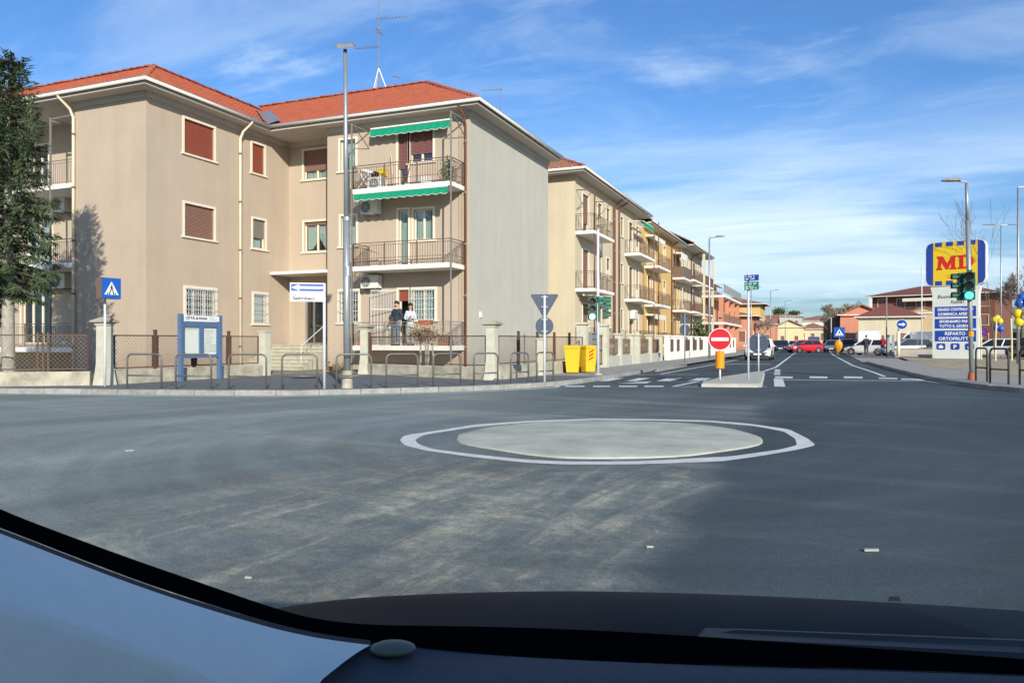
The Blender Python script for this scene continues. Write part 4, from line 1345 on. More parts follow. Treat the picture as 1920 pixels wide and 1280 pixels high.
house('house', 'pale row house with dark shutters right of the yellow house', 'house', -2.2, 214, 0, 7.0, 11, 4.6, 1.6, 'stucco_ivory', 'tile_brown', grid(3, 7.0, 1, .9, 1.8, 1.6, 3), 'hip', .5)
house('house', 'long grey stone building on the rise in the far distance', 'building', -12.0, 262, 0, 12, 14, 9.4, 1.0, 'stucco_grey', 'tile_brown', grid(4, 12, 2, 1, 1.4, 3.5, 3), 'hip', .5)
house('house', 'white house with brown roofs far away at the road end', 'house', -0.5, 275, 0, 14, 12, 8.2, 1.8, 'stucco_white', 'tile_brown', grid(4, 14, 2, 1.2, 1.5, 1.5, 3.2), 'hip', .6)
house('house', 'white block with flat roof behind the far houses', 'building', 8, 300, 0, 10, 12, 9.0, .4, 'stucco_white', 'tile_brown', grid(3, 10, 2, 1.2, 1.5, 1.5, 3.2), 'flat', .3)
house('house', 'brown roofed low house at the left roadside in the distance', 'house', -14.5, 180, 0, 10, 10, 5.2, 2.0, 'stucco_salmon', 'tile_brown', grid(3, 10, 1, 1, 1.4, 1.4, 3), 'gable_x', .5, chim=1)
# right side
house('house', 'small cream house with red brown hipped roof beside the car park', 'house', 8.6, 116.5, R(-4), 7.4, 10, 4.6, 1.9, 'stucco_ivory', 'tile_dark', [(5.0, 6.2, 1.0, 2.4, 1.0)], 'hip', .55, side=grid(2, 10, 1))
house('house', 'pink gabled house peeping out behind the small cream house', 'house', 5.6, 131, 0, 6.0, 10, 5.4, 1.6, 'stucco_salmon', 'tile_brown', (), 'gable_y', .5)
house('garage', 'plain tan side building attached behind the small cream house', 'outbuilding', 13.2, 121, R(-4), 5.0, 9, 5.2, .9, 'tan_wall', 'tile_brown', [(.6, 1.2, 2.2, 3.2, 1.0)], 'gable_y', .15)
BB = house('apartment_building', 'red brick apartment building with white balcony bands behind the store sign', 'apartment building', 19.5, 152, R(-22.4), 19, 12, 9.3, 1.9, 'brick_red', 'tile_dark',
           grid(6, 19, 3, 1.3, 1.7, .9, 3.1), 'hip', 1.3)
for z in (3.1, 6.2):
    mb = MB(); mb.box(-9.6, -7.5, z - .25, 7, -6, z); mb.box(-9.6, -7.5, z, 7, -7.4, z + .35); bl = mb.build('balcony', 'slab_white', BB)
    mb = MB(); railing(mb, Frame((-9.6, -7.45, 0), (1, 0, 0), (0, -1, 0)), [(0, -1.4), (0, 0), (16.6, 0)], z + .3, .75, None, .2, thin=.03); mb.build('railing', 'rail_grey', bl)
for x in (-9.7, 6.6):
    mb = MB(); mb.box(x, -7.4, 0, x + .4, -7.0, 9.2); mb.build('pillar', 'slab_white', BB)
mb = MB(); mb.box(-4, -7.6, 8.6, 3, -6.1, 8.75); mb.box(-4, -7.62, 8.2, 3, -7.56, 8.7); mb.build('awning', 'awning_bar', BB)
house('turret', 'small dark pointed roof turret peeping above the bare hedge', 'tower', 7.4, 180, 0, 2.6, 2.6, 8.3, 2.0, 'stucco_grey', 'lead', (), 'hip', .3)

hm = MB()
hp = [(-400, 0), (-250, 9), (-120, 12), (-40, 15), (20, 13), (80, 15), (160, 10), (300, 7), (500, 0)]
hm.loft([[(x, 700 - abs(x) * .1 + 60, -1) for x, z in hp], [(x, 720, z * .7 + 1) for x, z in hp], [(x, 800, z + 3) for x, z in hp], [(x, 900, -1) for x, z in hp]], close=False, cap=False)
o = hm.build('hill', 'hill'); o['kind'] = 'structure'

# ------------------------------------------------------------------ fences, gate pillars
def chain_panel(par, a, b, z0, z1, sp=0.115):
    a, b = V((*a, 0)), V((*b, 0))
    L = (b - a).length; h = z1 - z0
    mb = MB()
    n = int((L + h) / sp)
    for s in (1, -1):
        for i in range(n):
            x0 = i * sp - h
            p0, p1 = x0, x0 + h
            q0, q1 = max(p0, 0), min(p1, L)
            if q1 - q0 < .02:
                continue
            zz0, zz1 = z0 + (q0 - p0), z0 + (q1 - p0)
            if s < 0:
                zz0, zz1 = z1 - (q0 - p0), z1 - (q1 - p0)
            c, d = a.lerp(b, q0 / L), a.lerp(b, q1 / L)
            mb.bar((c.x, c.y, zz0), (d.x, d.y, zz1), .0052)
    return mb.build('chain_link', 'wire', par, kind='stuff')


def fence(label, pts, wall_h=.50, top=1.52, wallm='concrete_old', panel=2.0, tall_post=True, gap=.0):
    """low concrete wall carrying framed chain-link panels between steel posts"""
    t = thing('garden_fence', label, 'fence', (*pts[0], 0))
    for a, b in zip(pts, pts[1:]):
        A_, B_ = V((*a, 0)), V((*b, 0))
        d = (B_ - A_).normalized(); n = V((-d.y, d.x, 0))
        L = (B_ - A_).length
        mb = MB(); k = max(2, int(L / .5)); w = .13
        rings = []
        for i in range(k + 1):
            q = A_.lerp(B_, i / k); j = (rnd() - .5) * .025; jz = (rnd() - .5) * .02
            rings.append([(q + n * (w + j)) + V((0, 0, .05)), (q + n * (w - .01 + j)) + V((0, 0, wall_h - .03 + jz)), (q + n * (w - .04)) + V((0, 0, wall_h + jz)), (q - n * (w - .04)) + V((0, 0, wall_h + jz)), (q - n * (w - .01 - j)) + V((0, 0, wall_h - .03 + jz)), (q - n * (w - j)) + V((0, 0, .05))])
        mb.loft(rings); mb.build('low_wall', wallm, t)
        m = max(1, round(L / panel))
        for i in range(m):
            c, e = A_.lerp(B_, i / m) + d * .09, A_.lerp(B_, (i + 1) / m) - d * .09
            z0, z1 = wall_h + .06, top - .05
            mb = MB()
            for p, q in (((c.x, c.y, z0), (e.x, e.y, z0)), ((c.x, c.y, z1), (e.x, e.y, z1)), ((c.x, c.y, z0), (c.x, c.y, z1)), ((e.x, e.y, z0), (e.x, e.y, z1))):
                mb.bar(p, q, .035)
            mb.build('panel_frame', 'rust_paint', t)
            chain_panel(t, (c.x, c.y), (e.x, e.y), z0, z1)
        for i in range(1 if m > 1 else 0, m + (0 if m > 1 else 0)):
            q = A_.lerp(B_, i / m)
            mb = MB(); mb.bar((q.x, q.y, wall_h - .05), (q.x, q.y, top + .10), .075); mb.box(q.x - .045, q.y - .045, top + .10, q.x + .045, q.y + .045, top + .125)
            mb.build('post', 'rust_paint', t)
    return t


def gate_pillar(label, x, y, h=1.72, w=.30, flare=True, cap=True, m='pillar_plaster'):
    t = thing('gate_pillar', label, 'pillar', (x, y, .1), group='plastered fence pillars')
    mb = MB()
    sq = lambda r, z: [(x - r, y - r, z), (x + r, y - r, z), (x + r, y + r, z), (x - r, y + r, z)]
    mb.loft([sq(w * .72 if flare else w * .5, .08), sq(w * .60 if flare else w * .5, .35), sq(w * .5, .7), sq(w * .48, h), sq(w * .58, h + .02), sq(w * .60, h + .07)])
    mb.build('shaft', m, t)
    if cap:
        mb = MB(); mb.loft([sq(w * .62, h + .07), sq(w * .86, h + .10), sq(w * .88, h + .14), sq(w * .35, h + .22), sq(.03, h + .25)]); mb.build('cap', 'concrete_old', t)
    return t


fence('low mossy wall with chain link panels beneath the conifer', [(-34.0, 6.1), (-20.6, 12.9), (-18.25, 14.45)])
fence('rust framed chain link fence behind the blue notice board', [(-18.1, 14.95), (-18.0, 20.75)], panel=1.45)
fence('chain link fence before the balcony with the two people', [(-15.1, 23.15), (-9.55, 21.2)], panel=5.5)
fence('chain link fence along the street beside the grey gable wall', [(-9.32, 21.4), (-9.05, 29.6)], panel=1.65, wall_h=.55)
gate_pillar('round topped plaster pillar behind the pedestrian crossing sign', -18.0, 14.66)
gate_pillar('plain pillar without cap at the left end of the gate', -17.95, 20.95, 1.6, .28, False, False)
gate_pillar('plaster pillar before the left end of the lower balcony', -15.3, 23.2)
gate_pillar('corner plaster pillar right of the brown downpipe', -9.40, 21.2)
gate_pillar('short plaster pillar right behind the back of the triangular sign', -9.05, 24.6, 1.35, .24, False, False)
t = thing('thin_posts', 'three thin rusty posts standing close together beside the spruce trunk', 'posts', (-19.8, 14.1, .1))
for k in range(3):
    mb = MB(); mb.bar((-19.95 + k * .13, 14.15 + k * .06, .1), (-19.95 + k * .13, 14.15 + k * .06, 1.55), .035); mb.build('post', 'rail_brown', t)
# fences of the row further on
for k, (y0, y1, m, lab) in enumerate([(33.6, 38.8, 'concrete', 'cream wall and brown railings of the front yard behind the yellow bins'), (39.8, 45.9, 'concrete', 'low grey wall with brown railings and pillars of the cream block'),
                                      (48.0, 52.6, 'slab_white', 'white wall with dark red fence boards before the orange block'), (53.2, 63.0, 'slab_white', 'longer white wall with dark red fence boards further down'), (64, 86, 'slab_white', 'white wall with brown railings before the ivory block')]):
    t = thing('front_fence', lab, 'fence', (-9.1, y0, 0))
    xx = -9.25 + k * .08
    mb = MB(); mb.box(xx - .12, y0, .05, xx + .12, y1, .62); mb.build('low_wall', m, t)
    red = m == 'slab_white' and k < 4
    mb = MB(); y = y0 + .2
    while y < y1 - .1:
        mb.box(xx - .012, y, .66, xx + .012, y + (.10 if red else .02), 1.45); y += .14
    mb.box(xx - .02, y0, .72, xx + .015, y1, .76); mb.box(xx - .02, y0, 1.32, xx + .015, y1, 1.36)
    mb.build('railing', 'rust_paint' if red else 'rail_brown', t)
    n = max(1, round((y1 - y0) / 3.0))
    for i in range(n + 1):
        yy = y0 + (y1 - y0) * i / n
        mb = MB(); mb.box(xx - .16, yy - .16, .05, xx + .16, yy + .16, 1.62); mb.box(xx - .22, yy - .22, 1.62, xx + .22, yy + .22, 1.70)
        mb.build('pillar', 'slab_white' if m == 'slab_white' else 'pillar_plaster', t)
t = thing('entrance_gate', 'pair of tall cream gate posts with brown gate behind the yellow bins', 'gate', (-9.2, 30.2, 0))
for y in (30.0, 33.3):
    mb = MB(); mb.box(-9.4, y - .2, .08, -9.0, y + .2, 2.0); mb.box(-9.47, y - .27, 2.0, -8.93, y + .27, 2.09); mb.build('gate_post', 'pillar_plaster', t)
mb = MB()
for i in range(22):
    y = 30.3 + i * .13
    mb.box(-9.22, y, .25, -9.20, y + .02, 1.6)
for z in (.3, .9, 1.55):
    mb.box(-9.23, 30.25, z, -9.19, 33.1, z + .05)
mb.build('gate_leaf', 'rail_brown', t)
t = thing('letter_box', 'grey letter box cabinet panel by the cream gate post', 'letter box', (-9.0, 31.2, 0))
mb = MB(); mb.box(-9.12, 30.55, 1.0, -8.95, 31.6, 1.7); mb.build('cabinet', 'galv', t)
mb = MB()
for z in (1.15, 1.38, 1.6):
    mb.box(-8.952, 30.6, z, -8.94, 31.55, z + .03)
mb.build('slot', 'black', t)

# ------------------------------------------------------------------ tubular hoop barriers
HOOPS = [((-16.33, 13.95), (-15.35, 14.12)), ((-14.94, 14.18), (-14.05, 14.45)), ((-13.56, 14.52), (-12.70, 14.87)), ((-12.34, 15.02), (-11.6, 15.44)), ((-11.22, 15.71), (-10.53, 16.21)), ((-10.24, 16.46), (-9.67, 17.06)), ((-9.41, 17.42), (-8.91, 18.01)), ((-8.68, 18.37), (-8.24, 18.96)), ((-7.99, 19.3), (-7.71, 19.93)), ((-7.58, 20.25), (-7.32, 20.95))]
HL = ['first hoop barrier from the left, by the pedestrian sign', 'second hoop barrier from the left, before the blue notice board', 'hoop barrier just right of the blue notice board', 'hoop barrier before the entrance steps, left of the one way sign',
      'hoop barrier around the foot of the tall lamp post', 'hoop barrier just right of the tall lamp post', 'hoop barrier below the bushy plant by the balcony', 'hoop barrier before the corner plaster pillar', 'second hoop barrier left of the yellow bins', 'hoop barrier nearest the yellow bins, behind the triangular sign post']


def hoop(label, a, b, m, group, h=.86, r=.024, low=.32):
    t = thing('hoop_barrier', label, 'hoop barrier', (*a, .12), group=group)
    A_, B_ = V((*a, 0)), V((*b, 0)); d = (B_ - A_).normalized()
    rc = .13; zt = .12 + h
    pts = [A_ + V((0, 0, .10)), A_ + V((0, 0, zt - rc))]
    for k in range(1, 6):
        q = k / 5 * math.pi / 2
        pts.append(A_ + d * (rc - rc * math.cos(q)) + V((0, 0, zt - rc + rc * math.sin(q))))
    for k in range(0, 6):
        q = k / 5 * math.pi / 2
        pts.append(B_ - d * (rc - rc * math.sin(q)) + V((0, 0, zt - rc + rc * math.cos(q))))
    pts.append(B_ + V((0, 0, .10)))
    mb = MB(); mb.tube(pts, r, 10); mb.build('hoop', m, t, True)
    mb = MB(); mb.tube([A_ + d * .02 + V((0, 0, .12 + low)), B_ - d * .02 + V((0, 0, .12 + low))], r * .8, 8); mb.build('crossbar', m, t, True)
    return t


for (a, c), l in zip(HOOPS, HL):
    hoop(l, a, c, 'hoop_steel', 'grey hoop barriers along the left pavement')
for (a, c), l in zip([((4.30, 26.35), (4.47, 25.65)), ((4.42, 24.95), (4.73, 24.25)), ((5.0, 24.3), (5.40, 23.7))], ['dark hoop barrier close behind the right traffic light pole', 'dark hoop barrier in the middle of the right hand three', 'dark hoop barrier cut by the right edge of the picture']):
    hoop(l, a, c, 'hoop_dark', 'dark hoop barriers on the right pavement', .98, .028, .40)

# ------------------------------------------------------------------ signs, lamps, signals
def pole(par, x, y, z0, z1, r, m, lean=(0, 0), name='pole', taper=1.0):
    mb = MB(); mb.tube([(x, y, z0), (x + lean[0] * .5, y + lean[1] * .5, (z0 + z1) / 2), (x + lean[0], y + lean[1], z1)], [r, r * (1 + taper) / 2, r * taper], 10)
    return mb.build(name, m, par, True)


def person_glyph(mb, fr, u, z, s, n):
    """walking figure of a crossing sign"""
    q = lambda pts: mb.poly([fr.p(u + a * s, n, z + c * s) for a, c in pts])
    mb.disc(fr.p(u + .02 * s, n - .001, z + .40 * s), fr.n, .075 * s, .002, 12)
    q([(-.10, .30), (.09, .30), (.12, .05), (-.08, .02)])
    q([(-.08, .06), (.02, .06), (-.14, -.34), (-.25, -.32)]); q([(.02, .06), (.12, .06), (.25, -.32), (.14, -.35)])
    q([(.07, .30), (.11, .24), (.28, .06), (.24, .02)]); q([(-.10, .30), (-.12, .24), (-.26, .04), (-.22, .0)])


def crossing_sign(label, x, y, nrm, zc_, size, depth, pole_m, round_=False, pz=.1):
    t = thing('pedestrian_crossing_sign', label, 'road sign', (x, y, pz))
    fr = facing((x, y, 0), nrm); h = size / 2
    pole(t, x, y, pz - .02, zc_ - h * (.2 if depth < .05 else 1), .03, pole_m)
    n0 = .04
    mb = MB(); mb.fbox(fr, -h, h, n0, n0 + depth, zc_ - h, zc_ + h); mb.build('housing', 'sign_back' if depth < .05 else 'rail_brown', t)
    n1 = n0 + depth
    mb = MB(); mb.fbox(fr, -h + .005, h - .005, n1, n1 + .006, zc_ - h + .005, zc_ + h - .005); fc = mb.build('sign_face', 'sign_blue', t)
    mb = MB(); mb.poly([fr.p(-h * .74, n1 + .008, zc_ - h * .62), fr.p(h * .74, n1 + .008, zc_ - h * .62), fr.p(0, n1 + .008, zc_ + h * .66)]); mb.build('white_triangle', 'sign_white', fc)
    mb = MB(); person_glyph(mb, fr, 0, zc_ - h * .12, size * .52, n1 + .011)
    for k in range(-2, 3):
        if k:
            mb.poly([fr.p(k * h * .22 - .02, n1 + .011, zc_ - h * .60), fr.p(k * h * .22 + .02, n1 + .011, zc_ - h * .60), fr.p(k * h * .18 + .012, n1 + .011, zc_ - h * .42), fr.p(k * h * .18 - .012, n1 + .011, zc_ - h * .42)])
    mb.build('walking_figure', 'black', fc)
    return t


crossing_sign('blue square pedestrian crossing light box on thin pole at left', -17.33, 14.12, (1, -.08), 2.68, .54, .22, 'pole_white', pz=.12)
# one-way arrow over a street name plate
t = thing('one_way_sign', 'blue one way arrow above white street name plate on white pole', 'road sign', (-11.5, 15.59, .12))
fr = facing((-11.5, 15.59, 0), (.58, -.81))
pole(t, -11.5, 15.59, .10, 2.75, .036, 'pole_white')
mb = MB(); mb.fbox(fr, -.82, .01, .04, .065, 2.52, 2.75); pl = mb.build('arrow_plate', 'sign_white', t)
mb = MB(); mb.fbox(fr, -.795, -.015, .066, .070, 2.545, 2.725); mb.build('blue_field', 'sign_navy', pl)
mb = MB(); P2 = lambda a, c: fr.p(a, .073, c)
mb.poly([P2(-.785, 2.635), P2(-.60, 2.56), P2(-.60, 2.605), P2(-.04, 2.605), P2(-.04, 2.665), P2(-.60, 2.665), P2(-.60, 2.71)])
mb.build('white_arrow', 'sign_white', pl)
mb = MB(); mb.fbox(fr, -.82, -.02, .04, .062, 2.29, 2.505); pl = mb.build('street_name_plate', 'sign_white', t)
text(pl, 'street_name', 'via', fr, -.76, 2.435, .065, 'text_black', .065, width=.09, bold=.001)
text(pl, 'street_name', 'Salimbeni', fr, -.76, 2.335, .105, 'text_black', .065, width=.53, bold=.004)

t = thing('give_way_sign', 'dark back of triangular sign above round sign on white pole', 'road sign', (-7.37, 20.33, .12))
fr = facing((-7.37, 20.33, 0), (.35, -.94))
pole(t, -7.37, 20.33, .10, 2.62, .036, 'pole_white')
mb = MB(); mb.extrude([fr.p(-.40, -.06, 2.62), fr.p(-.37, -.06, 2.66), fr.p(.37, -.06, 2.66), fr.p(.40, -.06, 2.62), fr.p(.03, -.06, 1.98), fr.p(-.03, -.06, 1.98)], fr.n * .02); mb.build('triangle_plate', 'sign_back', t)
mb = MB(); mb.disc(fr.p(0, -.06, 1.74), fr.n, .26, .02, 32); mb.build('round_plate', 'sign_back', t)
mb = MB()
for z in (2.56, 2.28, 1.92, 1.58):
    mb.fbox(fr, -.09, .09, -.04, .0, z, z + .03)
mb.build('clamp', 'galv', t)

# street-name boards, no-entry sign with orange column and the back of the round sign on the traffic island
t = thing('no_entry_sign', 'round red no entry sign with white bar on orange column', 'road sign', (-2.94, 24.14, .1))
fr = facing((-2.94, 24.14, 0), (.12, -.99))
pole(t, -2.94, 24.14, .09, .48, .03, 'pole_white')
mb = MB()
mb.loft([[fr.p(.135 * math.cos(a) * k, .11 * math.sin(a) * k, z) for a in [i * math.pi / 8 for i in range(16)]] for z, k in ((.46, .9), (.48, 1), (.98, 1), (1.0, .92))]); mb.build('orange_column', 'orange_plastic', t, False)
pole(t, -2.94, 24.14, .99, 1.3, .025, 'pole_white')
mb = MB(); mb.disc(fr.p(0, .05, 1.37), fr.n, .345, .02, 40); pl = mb.build('rim_plate', 'sign_white', t)
mb = MB(); mb.disc(fr.p(0, .071, 1.37), fr.n, .325, .004, 40); mb.build('red_disc', 'sign_red', pl)
mb = MB(); mb.fbox(fr, -.255, .255, .076, .080, 1.32, 1.42); mb.build('white_bar', 'sign_white', pl)
t = thing('direction_sign', 'blue and green direction boards on tall thin post on the traffic island', 'road sign', (-2.12, 24.47, .1))
pole(t, -2.12, 24.47, .09, 3.42, .032, 'pole_white')
fr = facing((-2.12, 24.47, 0), (-.35, -.94))
mb = MB(); mb.fbox(fr, -.10, .36, .04, .07, 3.18, 3.36); pl = mb.build('blue_board', 'sign_navy', t)
mb = MB(); mb.fbox(fr, -.10, .36, .04, .07, 2.90, 3.145); pg = mb.build('green_board', 'sign_green', t)
mb = MB()
for z, l in ((3.29, .30), (3.22, .36)):
    for i in range(7):
        if (i * 7 + int(z * 100)) % 4:
            mb.fbox(fr, -.06 + i * l / 7, -.06 + i * l / 7 + l / 9, .071, .073, z, z + .035)
mb.build('lettering', 'sign_white', pl)
mb = MB()
for z, l in ((3.07, .36), (2.99, .28), (2.93, .36)):
    for i in range(7):
        if (i * 5 + int(z * 100)) % 3:
            mb.fbox(fr, -.06 + i * l / 7, -.06 + i * l / 7 + l / 9, .071, .073, z, z + .035)
mb.build('lettering', 'sign_white', pg)
t = thing('round_sign', 'dark back of round road sign at the far tip of the traffic island', 'road sign', (-2.38, 32.0, .1))
fr = facing((-2.38, 32.0, 0), (.06, -1))
pole(t, -2.38, 32.0, .09, 1.62, .035, 'pole_white')
mb = MB(); mb.disc(fr.p(0, -.06, 1.22), fr.n, .40, .02, 36); mb.build('round_plate', 'sign_back', t)
mb = MB(); mb.fbox(fr, -.12, .12, -.04, 0, 1.52, 1.56); mb.fbox(fr, -.1, .1, -.04, 0, .95, .98); mb.build('clamp', 'galv', t)
t = thing('double_sign', 'two dark sign backs on grey pole beyond the left traffic light', 'road sign', (-7.1, 42.6, .12))
fr = facing((-7.1, 42.6, 0), (.15, -.98))
pole(t, -7.1, 42.6, .1, 2.9, .035, 'galv')
mb = MB(); mb.extrude([fr.p(-.3, -.05, 2.3), fr.p(.3, -.05, 2.3), fr.p(0, -.05, 2.82)], fr.n * .02); mb.build('triangle_plate', 'sign_back', t)
mb = MB(); mb.disc(fr.p(0, -.05, 1.95), fr.n, .30, .02, 28); mb.build('round_plate', 'sign_back', t)


def street_lamp(label, x, y, h, arm, az, r=.07, z0=.12, base=None, lean=(0, 0), m='galv', double=False, step=None, head=.55):
    t = thing('street_lamp', label, 'street lamp', (x, y, z0), group='street lamps')
    if step:
        pole(t, x, y, z0 - .05, z0 + step, r * 1.25, m, (lean[0] * step / h, lean[1] * step / h), 'lower_pole')
        pole(t, x + lean[0] * step / h, y + lean[1] * step / h, z0 + step, z0 + h, r, m, (lean[0] * (1 - step / h), lean[1] * (1 - step / h)), 'upper_pole', .85)
    else:
        pole(t, x, y, z0 - .05, z0 + h, r, m, lean, 'pole', .65)
    X0, Y0 = x + lean[0], y + lean[1]
    for s in ((1, -1) if double else (1,)):
        d = V((math.cos(az), math.sin(az), 0)) * s
        e = V((-d.y, d.x, 0))
        top = V((X0, Y0, z0 + h))
        mb = MB(); mb.tube([top - V((0, 0, .05)), top + V((0, 0, .04)), top + d * arm + V((0, 0, .07))], .03, 6); mb.build('arm', m, t)
        mb = MB(); c = top + d * arm + V((0, 0, .07))
        mb.loft([[c + d * u + e * w * k + V((0, 0, dz)) for k, dz in ((-1, 0), (-.8, hgt), (.8, hgt), (1, 0))] for u, w, hgt in ((-.06, .07, .06), (.1, .13, .10), (head * .7, .13, .08), (head, .07, .03))])
        mb.build('lamp_head', 'rail_grey', t)
    if base:
        mb = MB(); mb.tube([(x, y, z0 - .05), (x, y, z0 + .45)], [.145, .125], 12); mb.build('concrete_plinth', base, t)
    return t


# the tall lamp post: head seen from below, tilted towards the junction
t = thing('street_lamp', 'tall grey stepped lamp post with mottled concrete plinth before the apartment block', 'street lamp', (-11.16, 16.08, .12), group='street lamps')
pole(t, -11.16, 16.08, .45, 4.4, .092, 'galv', (-.03, 0), 'lower_pole'); pole(t, -11.19, 16.08, 4.4, 8.72, .062, 'galv', (-.03, 0), 'upper_pole', .8)
mb = MB(); mb.tube([(-11.18, 16.08, 4.36), (-11.18, 16.08, 4.46)], .098, 12); mb.tube([(-11.16, 16.08, 2.95), (-11.16, 16.08, 3.2)], .096, 12); mb.build('collar', 'galv', t)
mb = MB(); mb.tube([(-11.16, 16.08, .06), (-11.16, 16.08, .30), (-11.16, 16.08, .56)], [.15, .14, .12], 14); mb.build('concrete_plinth', 'concrete_old', t)
c, d, e = V((-11.22, 16.05, 8.78)), V((.93, .36, .05)).normalized(), V((-.33, .84, .42)).normalized()
mb = MB(); mb.loft([[c + d * u + e * w * k + V((0, 0, dz)) for k, dz in ((-1, 0), (-.8, hg), (.8, hg), (1, 0))] for u, w, hg in ((-.22, .14, .06), (-.16, .20, .09), (.20, .20, .08), (.26, .16, .03))]); mb.build('lamp_head', 'rail_grey', t)

street_lamp('slim grey lamp post at the kerb before the ivory block', -7.2, 53.3, 8.3, .5, 0.0, .08)
street_lamp('lamp post carrying the right hand traffic light', 4.26, 26.75, 6.05, .25, R(202), .055, lean=(-.14, .02), step=4.9, head=.5)
street_lamp('thin lamp post cut off by the right edge of the picture', 9.6, 47.0, 9.3, .6, R(22), .08, head=.6)
street_lamp('double armed lamp post in the car park', 13.2, 70.3, 10.5, .6, R(22), .07, z0=.03, double=True, head=.9)
street_lamp('distant lamp post just right of the direction boards', -7.0, 84, 6.9, .5, 0, .07)
street_lamp('farther lamp post near the bare tree at the left roadside', -7.6, 127, 9.3, .8, 0, .09)
street_lamp('farthest lamp post of the street on the left', -7.0, 165, 9.5, .8, 0, .08)


def signal_head(par, x, y, z, nrm, lit, s=.26, hoods=True, litm='signal_lit'):
    """three-lens traffic light head: z = bottom, s = module size"""
    fr = facing((x, y, 0), nrm)
    mb = MB(); w = s * .55
    for k in range(3):
        mb.loft([[fr.p(a * w, n, z + s * k + b_ * s) for a, b_ in ((-.85, .02), (.85, .02), (1, .12), (1, .88), (.85, .98), (-.85, .98), (-1, .88), (-1, .12))] for n in (0.0, .13)])
    h = mb.build('signal_head', 'signal_green', par)
    for k, nm in enumerate(('green', 'amber', 'red')):
        mb = MB(); mb.disc(fr.p(0, .131, z + s * (k + .5)), fr.n, s * .40, .012, 20)
        mb.build('lens', litm if (k == 0 and lit) else {'green': 'sign_green', 'amber': 'signal_off_amber', 'red': 'signal_off_red'}[nm], h)
        mb = MB()
        ring = lambda n, r: [fr.p(r * math.cos(a), n, z + s * (k + .5) + r * math.sin(a)) for a in [R(-20 + 220 * i / 12) for i in range(13)]]
        mb.loft([ring(.13, s * .44), ring(.13 + s * .62, s * .42)], close=False, cap=False)
        mb.loft([ring(.13, s * .46), ring(.13 + s * .62, s * .44)], close=False, cap=False)
        mb.build('visor', 'signal_green', h)
    return h


t = thing('traffic_light', 'traffic light on white pole with pale green lit beside the yellow bins', 'traffic light', (-7.39, 25.98, .12))
pole(t, -7.39, 25.98, .1, 5.3, .06, 'pole_white', taper=.75)
mb = MB(); mb.tube([(-7.39, 25.98, .10), (-7.39, 25.98, .16)], .16, 12); mb.build('base_plate', 'concrete_old', t)
signal_head(t, -7.58, 25.85, 2.05, (.38, -.92), True, .265, litm='signal_lit_pale')
signal_head(t, -7.22, 26.0, 2.10, (.95, .30), False, .265)
mb = MB(); mb.bar((-7.6, 25.9, 2.75), (-7.2, 26.0, 2.75), .06); mb.build('crossarm', 'signal_green', t)
mb = MB(); mb.bar((-7.39, 25.98, 2.0), (-7.39, 25.98, 2.9), .10); mb.build('bracket', 'signal_green', t)
t = thing('traffic_light', 'right hand traffic light showing bright green in front of the store sign', 'traffic light', (4.20, 26.75, 2.5))
signal_head(t, 4.17, 26.62, 2.56, (-.155, -.98), True, .285)
signal_head(t, 4.02, 26.78, 2.56, (-.98, -.10), False, .285)
mb = MB(); mb.bar((4.2, 26.74, 2.6), (4.2, 26.74, 3.5), .12); mb.build('bracket', 'signal_green', t)
mb = MB(); mb.tube([(4.23, 26.75, 1.45), (4.23, 26.75, 1.6)], .085, 8); mb.build('push_button', 'orange_plastic', t)
t = thing('pole_sleeve', 'orange sleeve around the foot of the right traffic light pole', 'pole sleeve', (4.26, 26.75, .12))
mb = MB(); mb.tube([(4.26, 26.75, .10), (4.26, 26.75, .34)], [.12, .10], 12); mb.build('sleeve', 'signal_off_red' if False else 'terracotta', t)

# ------------------------------------------------------------------ notice board
t = thing('notice_board', 'blue municipal notice board with two posters on two posts', 'notice board', (-17.5, 17.4, .1))
fr = facing((-17.56, 16.85, 0), (1.0, .06)); Lb = 1.66
for u in (0.0, Lb):
    mb = MB(); mb.fbox(fr, u - .06, u + .06, -.06, .06, .1, 2.12)
    mb.build('post', 'board_blue', t)
mb = MB()
mb.fbox(fr, .06, Lb - .06, -.05, .03, .80, .90); mb.fbox(fr, .06, Lb - .06, -.05, .03, 1.74, 1.90); mb.fbox(fr, .06, .13, -.05, .03, .90, 1.74); mb.fbox(fr, Lb - .13, Lb - .06, -.05, .03, .90, 1.74)
mb.fbox(fr, Lb * .46, Lb * .56, -.05, .03, .90, 1.74); mb.fbox(fr, .06, Lb - .06, -.06, -.05, .80, 1.90)
mb.build('frame', 'board_blue', t)
mb = MB(); mb.fbox(fr, .06, Lb - .06, -.04, .035, 1.92, 2.08); hd = mb.build('header', 'sign_white', t)
text(hd, 'header_text', 'CITT\u00c0 di PAVIA', fr, .16, 1.965, .11, 'text_black', .037, width=.92, bold=.004)
mb = MB()
for z, w in ((2.02, .24), (1.96, .36)):
    for i in range(9):
        mb.fbox(fr, 1.16 + i * w / 9, 1.16 + i * w / 9 + w / 12, .036, .038, z, z + .025)
mb.build('small_print', 'paper_grey', hd, kind='stuff')
